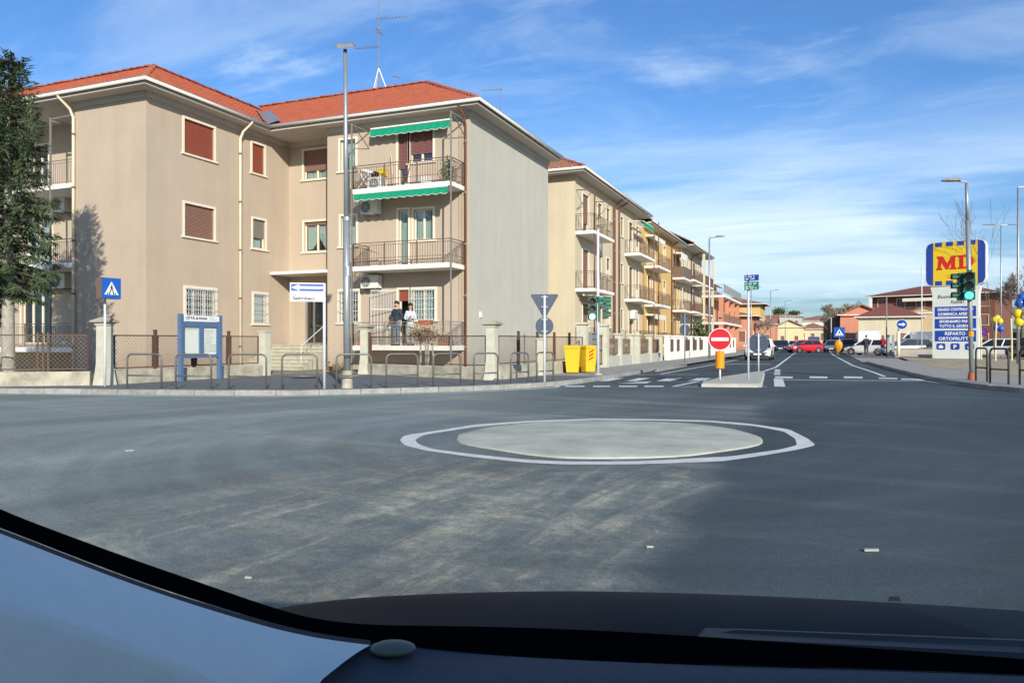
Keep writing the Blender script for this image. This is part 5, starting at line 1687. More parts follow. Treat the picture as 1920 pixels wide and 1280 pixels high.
for u0, u1, nm in ((.13, Lb * .46, 0), (Lb * .56, Lb - .13, 1)):
    mb = MB(); mb.fbox(fr, u0, u1, -.04, -.02, .90, 1.74); pp = mb.build('poster', 'paper', t)
    mb = MB()
    if nm:
        for k in range(6):
            mb.fbox(fr, u0 + .12, u0 + .3 + .2 * rnd(), -.018, -.016, 1.62 - k * .07, 1.635 - k * .07)
        pts = [(0, .3), (.12, .33), (.2, .42), (.27, .33), (.42, .28), (.55, .30)]
        for k in range(4):
            mb.tube([fr.p(u0 + .03 + a, -.016, .90 + c_ * (1 - k * .22)) for a, c_ in pts], .008, 4)
    else:
        mb.fbox(fr, u0 + .02, u1 - .03, -.018, -.016, 1.66, 1.68); mb.fbox(fr, u0 + .05, u0 + .09, -.018, -.016, .93, .98)
    mb.build('print', 'paper_grey', pp)

# ------------------------------------------------------------------ yellow wheeled bins
def wheelie(label, x, y, rz, stripes):
    t = thing('wheelie_bin', label, 'wheelie bin', (x, y, .12), rz, 'yellow wheeled bins', local=True)
    mb = MB()
    sq = lambda hx, hy, z, oy=0: [(-hx, -hy + oy, z), (hx, -hy + oy, z), (hx, hy + oy, z), (-hx, hy + oy, z)]
    mb.loft([sq(.22, .25, .03), sq(.24, .27, .25), sq(.285, .33, .88), sq(.30, .345, .90), sq(.30, .345, .94)]); mb.build('body', 'bin_yellow', t)
    mb = MB(); mb.loft([sq(.315, .37, .945, .0), sq(.315, .37, .985, 0), sq(.28, .32, 1.03, .02), sq(.2, .24, 1.045, .03)]); mb.build('lid', 'bin_yellow', t)
    mb = MB(); mb.tube([(-.26, .36, .92), (-.26, .43, .95), (.26, .43, .95), (.26, .36, .92)], .018, 6); mb.build('handle', 'bin_yellow', t)
    for s in (-1, 1):
        mb = MB(); mb.disc((s * .24, .27, .11), (s, 0, 0), .11, .05, 16); mb.build('wheel', 'tyre', t)
    if stripes:
        mb = MB()
        for k in range(3):
            z = .45 + k * .14
            mb.add([(.262 + .10 * (z - .25) * .7 + .004, -.12, z), (.262 + .10 * (z - .25) * .7 + .004, .10, z + .10), (.262 + .10 * (z - .2) * .7 + .012, .10, z + .17), (.262 + .10 * (z - .2) * .7 + .012, -.12, z + .07)], [(0, 1, 2, 3)])
            mb.add([(-.12, -.272 - .095 * (z - .25) - .012, z), (.10, -.272 - .095 * (z - .25) - .012, z + .10), (.10, -.272 - .095 * (z - .18) - .014, z + .17), (-.12, -.272 - .095 * (z - .18) - .014, z + .07)], [(0, 1, 2, 3)])
        mb.build('red_stripes', 'bin_red', t)
    return t


wheelie('plain yellow wheelie bin, left one of the pair', -8.66, 27.0, R(14), False)
wheelie('yellow wheelie bin with red stripes, right one of the pair', -8.36, 27.72, R(58), True)

# ------------------------------------------------------------------ roof aerials
def aerial(label, x, y, z, h, arms, tripod=0, group='roof aerials'):
    t = thing('roof_aerial', label, 'TV aerial', (x, y, z), group=group)
    mb = MB(); mb.tube([(x, y, z), (x, y, z + h * .45), (x, y, z + h)], [.03, .024, .016], 6); mb.build('mast', 'rail_grey', t)
    for (zz, az, l, n, el, back) in arms:
        d = V((math.cos(az), math.sin(az), 0)); e = V((-d.y, d.x, 0)); p = V((x, y, z + zz))
        mb = MB(); a, b_ = p - d * back, p + d * l
        mb.tube([a, b_], .014, 5)
        for i in range(n):
            q = a.lerp(b_, (i + .5) / n); w = el * (1 - .35 * i / n)
            mb.bar(q - e * w + V((0, 0, .0)), q + e * w, .011)
        mb.build('yagi', 'rail_grey', t)
    if tripod:
        mb = MB()
        for k in range(3):
            a = R(30 + 120 * k)
            mb.bar((x + tripod * math.cos(a), y + tripod * math.sin(a), z - .1), (x, y, z + tripod * 2.4), .035)
        mb.build('tripod', 'white_paint', t)
    return t


aerial('tall aerial mast with tripod foot on the red roof ridge', -20.0, 31.45, 13.62, 5.4, [(2.05, R(190), 1.25, 12, .22, .05), (2.80, R(100), .5, 6, .3, .4), (3.42, R(15), 1.5, 9, .16, .1)], .42)
aerial('thin aerial behind the right roof edge of the red roofed block', -14.6, 33.9, 11.9, 1.9, [(1.75, R(195), .95, 10, .14, .12)], 0)
aerial('short bent aerial stub right of the tall mast', -19.1, 31.45, 13.65, .6, [(.45, R(60), .3, 3, .1, .1)], 0)

# ------------------------------------------------------------------ store pylon
t = thing('store_pylon', 'tall white store pylon with yellow and blue top panel', 'advertising pylon', (8.55, 59.7, 0))
fr = facing((8.55, 59.75, 0), (-.382, -.924))
hw = 1.42
mb = MB()
out = [(-hw, 0), (hw, 0), (hw, 4.55), (hw + .12, 5.1), (-hw - .12, 5.1), (-hw, 4.55)]
mb.extrude([fr.p(u, -.35, z) for u, z in out], fr.n * .5); mb.build('body', 'pylon_white', t)
W, zb, zt2 = 1.86, 5.15, 8.25
rr = lambda w, z0, z1, r: [(-w + r, z0), (w - r, z0), (w - r * .3, z0 + r * .3), (w, z0 + r), (w, z1 - r), (w - r * .3, z1 - r * .3), (w - r, z1), (-w + r, z1), (-w + r * .3, z1 - r * .3), (-w, z1 - r), (-w, z0 + r), (-w + r * .3, z0 + r * .3)]
mb = MB(); mb.extrude([fr.p(u, -.33, z) for u, z in rr(W, zb, zt2, .42)], fr.n * .5); tp = mb.build('top_panel', 'pylon_white', t)
n = .171
mb = MB(); mb.extrude([fr.p(u, n, z) for u, z in rr(W - .05, zb + .05, zt2 - .05, .40)], fr.n * .01); mb.build('blue_field', 'md_blue', tp)
mb = MB(); mb.fbox(fr, -1.36, 1.36, n + .012, n + .016, zb + .06, zt2 - .06); mb.build('yellow_field', 'md_yellow', tp)
mb = MB()
for z0 in (zb + .06, zt2 - .36):
    for k in range(4):
        u = -1.02 + k * .68
        mb.fbox(fr, u - .22, u + .22, n + .018, n + .022, z0, z0 + .30)
mb.build('blue_square', 'md_blue', tp)
mb = MB(); q = lambda pts, nn=n + .026: mb.extrude([fr.p(u, nn, z) for u, z in pts], fr.n * .01)
z0, z1 = 6.28, 7.22
s_ = .13
q([(-1.14, z0), (-.78, z0), (-.78, z0 + s_), (-.87, z0 + s_), (-.83, z1 - .42), (-.55, z0 + .02), (-.40, z0 + .02), (-.22, z1 - .42), (-.22, z0 + s_), (-.30, z0 + s_), (-.30, z0), (.10, z0), (.10, z0 + s_), (.02, z0 + s_), (.02, z1 - s_), (.10, z1 - s_), (.10, z1), (-.20, z1), (-.47, z0 + .42), (-.74, z1), (-1.10, z1), (-1.10, z1 - s_), (-1.02, z1 - s_), (-1.06, z0 + s_), (-1.14, z0 + s_)])
arc = [(.62 + .52 * math.cos(a) * 1.0, (z0 + z1) / 2 + (z1 - z0) / 2 * math.sin(a)) for a in [R(-90 + 180 * i / 14) for i in range(15)]]
ain = [(.60 + .27 * math.cos(a), (z0 + z1) / 2 + (z1 - z0) / 2 * .70 * math.sin(a)) for a in [R(-90 + 180 * i / 14) for i in range(15)]]
for i in range(14):
    q([ain[i], arc[i], arc[i + 1], ain[i + 1]])
q([(.18, z0), (.62, z0), (.62, z0 + s_), (.18, z0 + s_)]); q([(.18, z1 - s_), (.62, z1 - s_), (.62, z1), (.18, z1)]); q([(.28, z0 + s_), (.52, z0 + s_), (.52, z1 - s_), (.28, z1 - s_)])
mb.build('red_letters', 'md_red', tp)
mb = MB(); q = lambda pts: mb.poly([fr.p(u, n + .026, z) for u, z in pts])
q([(-.66, 5.86), (.55, 5.90), (.66, 5.97), (-.2, 5.93)]); q([(-.60, 5.74), (.60, 5.80), (.50, 5.74), (-.3, 5.70)])
mb.build('underline', 'md_red', tp)
text(t, 'slogan', 'Buona Spesa', fr, -.15, 4.30, .36, 'text_black', .155, 'CENTER', 1.9, shear=.25, bold=.004)
text(t, 'slogan', 'Italia!', fr, .15, 3.92, .36, 'text_black', .155, 'CENTER', .85, shear=.25, bold=.004)
for z0, z1, l1, l2, w1, w2, sz in ((3.02, 3.72, 'ORARIO CONTINUATO', 'DOMENICA APERTO', 2.2, 2.1, .27), (2.20, 2.88, 'SFORNIAMO PANE', 'TUTTO IL GIORNO', 1.95, 1.95, .27), (1.30, 2.06, 'REPARTO', 'ORTOFRUTTA', 1.25, 2.05, .31)):
    mb = MB(); mb.fbox(fr, -hw + .15, hw - .15, .151, .158, z0, z1); bd = mb.build('blue_band', 'sign_navy', t)
    text(bd, 'band_text', l1, fr, 0, z0 + (z1 - z0) * .58, sz, 'sign_white', .161, 'CENTER', w1, .006)
    text(bd, 'band_text', l2, fr, 0, z0 + (z1 - z0) * .12, sz, 'sign_white', .161, 'CENTER', w2, .006)
for k, u in enumerate((-.88, 0, .88)):
    mb = MB(); mb.extrude([fr.p(u + a, .151, .95 + c_) for a, c_ in rr(.28, -.22, .22, .09)], fr.n * .01); ic = mb.build('icon_tile', 'sign_navy', t)
    if k == 1:
        text(ic, 'icon', 'P', fr, u, .82, .36, 'sign_white', .165, 'CENTER', .18, .012)
    elif k == 0:
        mb = MB(); mb.fbox(fr, u - .14, u + .14, .163, .167, .84, .98); mb.fbox(fr, u - .07, u + .07, .163, .167, .99, 1.06); mb.build('icon', 'sign_white', ic)
    else:
        mb = MB(); mb.tube([fr.p(u + .11 * math.cos(a), .165, .90 + .11 * math.sin(a)) for a in [R(150 + 230 * i / 10) for i in range(11)]], .018, 5); mb.tube([fr.p(u - .03, .165, 1.10), fr.p(u - .02, .165, .93), fr.p(u + .1, .165, .92), fr.p(u + .15, .165, .80)], .02, 5); mb.build('icon', 'sign_white', ic)

# ------------------------------------------------------------------ trees and plants
def conifer(label, x, y, h, rmax, z0=.1, seed=1, lean=(0, 0), bare=2.6):
    rg = random.Random(seed)
    t = thing('conifer_tree', label, 'tree', (x, y, z0))
    mb = MB()
    ax = lambda z: V((x + lean[0] * z / h, y + lean[1] * z / h, z0 + z))
    mb.tube([ax(-.1), ax(.3), ax(h * .3), ax(h * .7), ax(h)], [.24, .185, .15, .07, .012], 10)
    mb.build('trunk', 'bark_pale', t, True)
    br, nd = MB(), MB()

    def spray(p, d, size, dens):
        """flat drooping fan of needle shoots"""
        side = d.cross(V((0, 0, 1)))
        if side.length < .1:
            side = V((1, 0, 0))
        side.normalize()
        for i in range(dens):
            a = rg.uniform(-1.1, 1.1)
            dd = (d * math.cos(a) + side * math.sin(a) + V((0, 0, rg.uniform(-.55, .15)))).normalized()
            L = size * rg.uniform(.5, 1.1)
            w = side * math.cos(a) - d * math.sin(a)
            w = (w + V((0, 0, rg.uniform(-.8, .8)))).normalized() * L * rg.uniform(.06, .12)
            s = p + V((rg.uniform(-.06, .06), rg.uniform(-.06, .06), rg.uniform(-.06, .06)))
            e = s + dd * L
            m_ = s.lerp(e, .5)
            nd.add([s, m_ + w, e, m_ - w], [(0, 1, 2, 3)])
    z = bare
    while z < h - .25:
        f = (z - bare) / (h - bare)
        n = rg.randint(6, 8)
        a0 = rg.uniform(0, 6.28)
        for k in range(n):
            a = a0 + 6.283 * k / n + rg.uniform(-.3, .3)
            L = rmax * (1 - f) ** .52 * (0.70 + .38 * rg.random()) * (1.0 if f > .12 else .62 + f * 3) + .12
            d = V((math.cos(a), math.sin(a), 0))
            up = .30 - .12 * (1 - f)
            pts = []
            for i in range(6):
                u = i / 5
                pts.append(ax(z) + d * L * u + V((0, 0, L * (up * u - .62 * u * u * (1 - f * .8) + .20 * u ** 4))))
            br.tube(pts, [.035 * (1 - f * .7), .028 * (1 - f * .7), .02, .015, .01, .005], 4, False)
            m = max(4, int(L * 9))
            for i in range(m):
                u = .12 + .88 * (i + rg.random()) / m
                j = min(int(u * 5), 4)
                p = pts[j].lerp(pts[j + 1], u * 5 - j)
                dd = (pts[j + 1] - pts[j]).normalized()
                sgn = rg.choice((-1, 1))
                sd = dd.cross(V((0, 0, 1))).normalized() * sgn
                q = (dd * rg.uniform(.35, .8) + sd * rg.uniform(.3, .9) + V((0, 0, rg.uniform(-.6, -.05)))).normalized()
                spray(p, q, .25 * (1.15 - .40 * f), 11)
                if u > .3:
                    spray(p + V((0, 0, -.07)), (sd * .3 + V((0, 0, -1))).normalized(), .22, 3)
            spray(pts[-1], (pts[-1] - pts[-2]).normalized(), .28, 8)
        z += rg.uniform(.16, .24) * (1.25 - .4 * f)
    for i in range(12):
        spray(ax(h - .4 + .4 * i / 12), V((rg.uniform(-1, 1), rg.uniform(-1, 1), 1.2)).normalized(), .16, 3)
    br.build('branches', 'bark', t)
    nd.build('crown', 'needle', t)
    return t


conifer('dark drooping spruce with pale bare trunk at the left edge', -21.45, 14.35, 9.4, 1.30, seed=3, bare=2.6)
conifer('second darker spruce partly out of frame behind the first', -23.2, 14.3, 9.0, 1.45, seed=9, bare=2.0)


def bare_tree(name, label, x, y, h, spread, mt='twig', seed=1, z0=0.0, r=.12, depth=5, group=None, twig=.010, splits=3, trunk=.25, cat='tree', copies=()):
    rg = random.Random(seed)
    t = thing(name, label, cat, (x, y, z0), group=group, local=True)
    tr, cr = MB(), MB()

    def grow(p, d, L, rad, lev):
        pts = [p]
        q = p.copy(); dd = d.copy()
        n = 3
        for i in range(n):
            dd = (dd + V((rg.uniform(-.18, .18), rg.uniform(-.18, .18), rg.uniform(-.05, .16)))).normalized()
            q = q + dd * L / n; pts.append(q)
        r1 = max(rad * .62, twig)
        (tr if lev < 2 else cr).tube(pts, [rad + (r1 - rad) * i / n for i in range(n + 1)], 6 if lev < 2 else 3, False)
        if lev >= depth:
            return
        for k in range(splits + (1 if lev > 1 and rg.random() < .5 else 0)):
            a = rg.uniform(0, 6.283)
            sd = V((math.cos(a), math.sin(a), 0))
            nd_ = (dd * rg.uniform(.6, 1.0) + sd * spread * rg.uniform(.5, 1.1) + V((0, 0, .12))).normalized()
            j = rg.choice((2, 3, 3)) if lev else 3
            grow(pts[j], nd_, L * rg.uniform(.60, .82), r1 * rg.uniform(.6, .85), lev + 1)
    grow(V((0, 0, -.05)), V((0, 0, 1)), h * trunk, r, 0)
    tr.build('trunk', 'bark' if mt != 'twig_olive' else 'twig_olive', t)
    if cr.v:
        cr.build('crown', mt, t)
    return t


bare_tree('bare_tree', 'pinkish brown bare street tree with dense twigs left of the road', -8.3, 116, 6.0, .75, 'twig_pink', 4, r=.16, depth=6, twig=.022, splits=3, trunk=.27)
bt = bare_tree('bare_tree', 'brown bare tree beside the pink twigged tree, nearer the orange house', -10.8, 126, 5.6, .75, 'twig', 8, r=.15, depth=6, twig=.024, splits=3, trunk=.27)
tg = bare_tree('bare_tree', 'dense olive brown bare tree nearest the road in the right hand row', 2.4, 140, 9.0, .55, 'twig_olive', 12, r=.2, depth=6, twig=.035, splits=3, trunk=.25, group='olive brown bare trees at the right of the road')
for (x, y, a, sc, lb) in [(4.2, 131, 1.0, .95, 'dense olive brown bare tree in the middle of the right hand row'), (6.0, 138, 2.2, .92, 'dense olive brown bare tree behind the small cream house'), (1.6, 152, 3.1, .95, 'dense olive brown bare tree farthest along the right hand row'), (4.0, 147, 4.4, 1.0, 'dense olive brown bare tree standing second row behind the others')]:
    dup(tg, (x, y, 0), a, lb, (sc, sc, sc))
hd = MB(); rg = random.Random(5)
for i in range(11000):
    x = rg.uniform(0.4, 6.4); y = rg.uniform(128, 150); z = (6.3 - abs(x - 3.2) * .45) * rg.random() ** .8
    d = V((rg.uniform(-.7, .7), rg.uniform(-.7, .7), 1)).normalized() * rg.uniform(.4, 1.3)
    w = V((rg.uniform(-1, 1), rg.uniform(-1, 1), 0)).normalized() * rg.uniform(.03, .07)
    p = V((x, y, z)); hd.add([p - w, p + w, p + d], [(0, 1, 2)])
o = hd.build('hedge', 'twig_olive', None, kind='stuff')
o['label'] = 'tangled brown hedge of bare shoots filling the right roadside'; o['category'] = 'hedge'
bare_tree('bare_tree', 'bare grey tree behind the balloons at the right edge', 15.8, 75, 9.0, .7, 'twig', 21, r=.16, depth=6, twig=.016, splits=3, trunk=.28)
bare_tree('bare_tree', 'second bare tree at the right edge beyond the lamp post', 18.8, 80, 9.0, .75, 'twig', 25, r=.16, depth=6, twig=.018, splits=3, trunk=.25)
bare_tree('bare_tree', 'tall slim bare sapling held between pale stakes right of the pylon', 11.1, 60.5, 7.6, .28, 'twig', 31, r=.05, depth=4, twig=.007, splits=3, trunk=.5)
st = thing('tree_stake', 'pale wooden stake just right of the traffic light pole', 'stake', (9.6, 57.0, .12), group='pale wooden stakes holding young trees', local=True)
mb = MB(); mb.tube([(0, 0, -.1), (0, 0, 1.3), (-.06, 0, 2.75)], [.055, .05, .05], 8); mb.build('stake', 'stake', st)
dup(st, (9.85, 54.0, .12), 2.6, 'pale wooden stake seen through the middle hoop barrier', (1, 1, .95))
dup(st, (10.9, 55.0, .12), .6, 'pale wooden stake beside the blue and yellow balloons', (1, 1, .95))


def evergreen_clump(name, label, cat, x, y, z, rx, rz_, n, m='leaf', seed=1, size=.10, trunks=(), tm='bark', group=None):
    rg = random.Random(seed)
    t = thing(name, label, cat, (x, y, z), group=group)
    mb = MB()
    for i in range(n):
        a, b_, c = rg.gauss(0, .45), rg.gauss(0, .45), rg.gauss(0, .45)
        p = V((x + a * rx, y + b_ * rx, z + c * rz_))
        d = V((rg.uniform(-1, 1), rg.uniform(-1, 1), rg.uniform(-.5, 1))).normalized() * size * rg.uniform(.6, 1.4)
        w = d.cross(V((rg.uniform(-1, 1), rg.uniform(-1, 1), rg.uniform(-1, 1)))).normalized() * size * .3
        mb.add([p, p + d * .5 + w, p + d, p + d * .5 - w], [(0, 1, 2, 3)])
    mb.build('foliage', m, t)
    if trunks:
        mb = MB()
        for a, b_ in trunks:
            mb.tube([a, tuple(V(a).lerp(V(b_), .5) + V((.03, .02, 0))), b_], [.045, .04, .03], 6)
        mb.build('stems', tm, t)
    return t


bx, by = -12.9, 23.3
evergreen_clump('pruned_shrub', 'pruned brownish shrub on four bare stems before the lower balcony', 'shrub', bx, by, 1.55, .56, .24, 650, 'dry_plant', 5, .11,
                [((bx - .25, by, .1), (bx - .2, by, 1.4)), ((bx - .05, by + .1, .1), (bx - .02, by, 1.5)), ((bx + .12, by - .1, .1), (bx + .1, by, 1.5)), ((bx + .3, by, .1), (bx + .25, by, 1.4))], 'bark_pale')
evergreen_clump('dark_plant', 'dark green conical tree in front of the ivory block far along', 'tree', -10.4, 70.5, 2.0, .9, 1.3, 700, 'leaf', 8, .25)
evergreen_clump('yellow_bush', 'low yellow flowering bush at the left roadside far away', 'shrub', -7.9, 108, .7, 1.6, .5, 500, 'dry_plant', 9, .3)
evergreen_clump('round_tree', 'dark round topped tree above the grey stone building far away', 'tree', -13.5, 272, 11.3, 2.0, 1.2, 900, 'leaf', 10, .6)
evergreen_clump('round_tree', 'second low dark tree crown right of the round topped one', 'tree', -8.8, 274, 10.9, 1.7, .6, 500, 'leaf', 11, .6)
evergreen_clump('balcony_plant', 'green leafy potted plant at the right end of the top balcony', 'plant', -13.55, 26.3, 8.0, .30, .55, 420, 'plant_green', 12, .09)
evergreen_clump('weeds', 'dry weeds by the gate at the foot of the entrance steps', 'plant', -16.6, 23.4, .3, .5, .2, 250, 'dry_plant', 14, .12)
for i, (x, y, z) in enumerate([(-17.2, 26.0, 1.2), (-13.6, 26.2, 1.2)]):
    t = thing('flower_trough', ('dry plant trough on the left end of the lower balcony', 'dry plant trough on the right end of the lower balcony')[i], 'plant pot', (x, y, z))
    mb = MB(); mb.box(x - .3, y - .1, z - .06, x + .3, y + .1, z + .14); mb.build('trough', 'terracotta', t)
    mb = MB(); rg = random.Random(i)
    for k in range(70):
        p = V((x + rg.uniform(-.28, .28), y + rg.uniform(-.08, .08), z + .14)); d = V((rg.uniform(-.1, .1), rg.uniform(-.1, .1), rg.uniform(.1, .25))); mb.add([p, p + d * .5 + V((.02, 0, 0)), p + d, p + d * .5 - V((.02, 0, 0))], [(0, 1, 2, 3)])
    mb.build('leaves', 'dry_plant', t)
t = thing('flower_box', 'red brown flower box hung on the lower balcony rail', 'flower box', (-14.35, 25.95, 2.0))
mb = MB(); mb.loft([[(-14.6, 25.86, 1.95), (-14.1, 25.86, 1.95), (-14.1, 26.04, 1.95), (-14.6, 26.04, 1.95)], [(-14.64, 25.83, 2.14), (-14.06, 25.83, 2.14), (-14.06, 26.07, 2.14), (-14.64, 26.07, 2.14)]]); mb.build('box', 'terracotta', t)
t = thing('yellow_box', 'yellow plastic box standing on the top balcony unit', 'box', (-16.7, 26.55, 8.06))
mb = MB(); mb.box(-16.82, 26.45, 8.07, -16.55, 26.7, 8.38); mb.box(-16.84, 26.43, 8.33, -16.53, 26.72, 8.38); mb.build('box', 'bin_yellow', t)
t = thing('black_box', 'black case beside the yellow box on the top balcony', 'box', (-17.1, 26.55, 8.06))
mb = MB(); mb.box(-17.2, 26.45, 8.07, -16.9, 26.7, 8.26); mb.box(-17.12, 26.5, 8.26, -16.98, 26.55, 8.31); mb.build('case', 'black', t)
t = thing('white_bucket', 'white square tub on the top balcony floor', 'tub', (-14.6, 26.4, 7.5))
mb = MB(); mb.loft([[(-14.75, 26.3, 7.5), (-14.45, 26.3, 7.5), (-14.45, 26.55, 7.5), (-14.75, 26.55, 7.5)], [(-14.8, 26.27, 7.85), (-14.4, 26.27, 7.85), (-14.4, 26.58, 7.85), (-14.8, 26.58, 7.85)]]); mb.build('tub', 'white_paint', t)
t = thing('broom', 'long pale pole leaning on the wall of the top balcony', 'pole', (-15.9, 26.3, 7.5))
mb = MB(); mb.tube([(-16.05, 26.4, 7.5), (-16.6, 27.02, 9.1)], .018, 6); mb.build('handle', 'stake', t)
mb = MB(); mb.box(-16.15, 26.3, 7.5, -15.95, 26.48, 7.62); mb.build('bristles', 'dry_plant', t)
t = thing('mop', 'red handled mop standing near the top balcony door', 'mop', (-15.35, 26.4, 7.5))
mb = MB(); mb.tube([(-15.38, 26.2, 7.5), (-15.3, 26.5, 8.75)], .014, 6); mb.build('handle', 'shutter_red', t)
mb = MB(); mb.ellipsoid((-15.38, 26.2, 7.55), .1, .1, .06, 8, 5); mb.build('head', 'curtain', t)
t = thing('drying_rack', 'folded laundry drying rack at the left end of the top balcony', 'drying rack', (-17.4, 26.3, 7.5))
mb = MB()
for i in range(7):
    mb.bar((-17.6, 26.0 + i * .12, 8.35 + .02 * i), (-16.95, 26.0 + i * .12, 8.12 + .02 * i), .015)
for s in (26.0, 26.72):
    mb.bar((-17.6, s, 8.37), (-16.95, s, 8.14), .02); mb.bar((-17.55, s, 8.35), (-17.0, s, 7.5), .02); mb.bar((-17.0, s, 8.15), (-17.55, s, 7.5), .02)
mb.build('frame', 'sign_white', t)
t = thing('laundry', 'dark striped laundry hanging on the middle shaded balcony behind the conifer', 'laundry', (-28.6, 20.4, 5.2))
for i in range(5):
    mb = MB(); u = -29.4 + i * .28
    mb.loft([[(u, 20.42, 5.22), (u + .22, 20.42, 5.22)], [(u + .01, 20.40, 4.95), (u + .21, 20.44, 4.95)], [(u - .01, 20.44, 4.7), (u + .22, 20.40, 4.7)]], close=False, cap=False); mb.build('cloth', ('white_paint', 'black', 'white_paint', 'car_grey', 'black')[i], t)

for lb, x, y, z, cl in (('cluster of yellow and blue balloons tied to a lamp post at the right edge', 9.85, 46.6, 2.75, 'big'), ('small yellow balloon pair with blue ones below on the double lamp post', 12.95, 69.6, 3.0, 'small')):
    t = thing('balloon_bunch', lb, 'balloons', (x, y, z))
    pos = [(-.35, 0, 'balloon_yellow', 0), (.05, -.25, 'balloon_yellow', 0), (-.30, .0, 'balloon_yellow', -.42), (-.25, .0, 'balloon_blue', .55), (.1, -.2, 'balloon_blue', .62), (-.1, .15, 'balloon_blue', .85)] if cl == 'big' else [(-.3, 0, 'balloon_yellow', 0), (-.1, .2, 'balloon_yellow', .15), (.0, -.2, 'balloon_yellow', -.1), (-.2, 0, 'balloon_blue', -.6), (.1, -.1, 'balloon_blue', -.7), (.0, .2, 'balloon_blue', -.55)]
    for dx, dy, m, dz in pos:
        mb = MB(); mb.ellipsoid((x + dx, y + dy, z + dz), .23, .23, .26, 14, 10); bl = mb.build('balloon', m, t, True)
        mb = MB(); mb.tube([(x + dx, y + dy, z + dz - .30), (x + dx, y + dy, z + dz - .36)], [.015, .04], 6); mb.build('knot', m, bl)

# ------------------------------------------------------------------ right side: walls, signs, bars
t = thing('low_wall', 'low cream wall in front of the parked cars left of the pylon', 'wall', (6.8, 66.4, .03))
mb = MB(); mb.bar((5.5, 67.6, .36), (9.0, 66.1, .36), .25, .70); mb.build('wall', 'stucco_white', t)
mb = MB(); mb.bar((5.48, 67.6, .73), (9.02, 66.1, .73), .32, .06); mb.build('coping', 'concrete', t)
t = thing('planter_wall', 'low brown stone edging in front of the cream wall', 'wall', (7.0, 62.0, .12))
mb = MB(); mb.bar((6.6, 62.6, .22), (8.3, 61.9, .22), .5, .25); mb.build('edging', 'stone', t)
t = thing('height_gauge', 'tall thin grey post with horizontal arm over the far right roadside', 'mast arm', (1.25, 120, 0))
mb = MB(); mb.tube([(1.25, 120, 0), (1.25, 120, 4.7), (1.0, 120, 4.85)], .09, 8); mb.tube([(1.1, 120, 4.82), (-3.8, 121, 4.85)], .05, 6); mb.build('mast', 'galv', t)
t = thing('flag_pole', 'thin white flag pole standing before the brick building', 'pole', (7.35, 66.5, .1))
pole(t, 7.25, 66.9, 0.1, 7.2, .045, 'pole_white')
crossing_sign('blue pedestrian crossing sign above the orange wrapped post', 1.5, 76.3, (-.1, -1), 2.15, .95, .03, 'galv', pz=.0)
t = thing('wrapped_post', 'orange wrapped sack on a post behind the dark parked car', 'bollard', (1.45, 78.0, 0))
mb = MB(); mb.loft([[(1.45 + r * math.cos(a), 78 + r * .7 * math.sin(a), z) for a in [i * math.pi / 5 for i in range(10)]] for z, r in ((0, .12), (.4, .17), (.75, .34), (1.0, .38), (1.25, .30), (1.45, .14))]); mb.build('sack', 'orange_plastic', t)
t = thing('mandatory_sign', 'round blue arrow sign on thick pale post by the car park', 'road sign', (5.75, 67.0, .1))
pole(t, 5.62, 67.0, .1, 2.1, .13, 'trim'); pole(t, 5.62, 67.0, 2.1, 2.5, .05, 'galv')
fr = facing((5.62, 67.0, 0), (-.1, -1))
mb = MB(); mb.disc(fr.p(.25, .15, 2.65), fr.n, .40, .02, 28); mb.build('rim', 'sign_white', t)
mb = MB(); mb.disc(fr.p(.25, .172, 2.65), fr.n, .37, .004, 28); fc = mb.build('blue_disc', 'sign_navy', t)
mb = MB(); mb.poly([fr.p(.25 + a, .18, 2.65 + c_) for a, c_ in ((-.23, -.06), (.05, -.06), (.05, -.16), (.26, 0), (.05, .16), (.05, .06), (-.23, .06))]); mb.build('white_arrow', 'sign_white', fc)
t = thing('gate_posts', 'two grey posts at the car park entrance left of the wall', 'posts', (5.1, 68.3, .03))
for x in (5.0, 5.35):
    mb = MB(); mb.box(x - .1, 68.2, 0, x + .1, 68.45, 1.85); mb.build('post', 'galv', t)
pole(t, 4.85, 68.0, 0, 4.9, .05, 'rail_grey')
t = thing('prohibition_sign', 'small round pale pink and white sign in the car park', 'road sign', (12.3, 72.5, .03))
pole(t, 12.3, 72.5, 0, 2.3, .04, 'galv'); fr = facing((12.3, 72.5, 0), (-.3, -1))
mb = MB(); mb.disc(fr.p(0, .05, 2.1), fr.n, .42, .02, 24); mb.build('face', 'balloon_blue', t)
mb = MB(); mb.tube([fr.p(.38 * math.cos(a), .075, 2.1 + .38 * math.sin(a)) for a in [i * math.pi / 10 for i in range(21)]], .045, 5, False); mb.bar(fr.p(-.27, .08, 2.37), fr.p(.27, .08, 1.83), .06); mb.build('red_ring', 'sign_red', t)

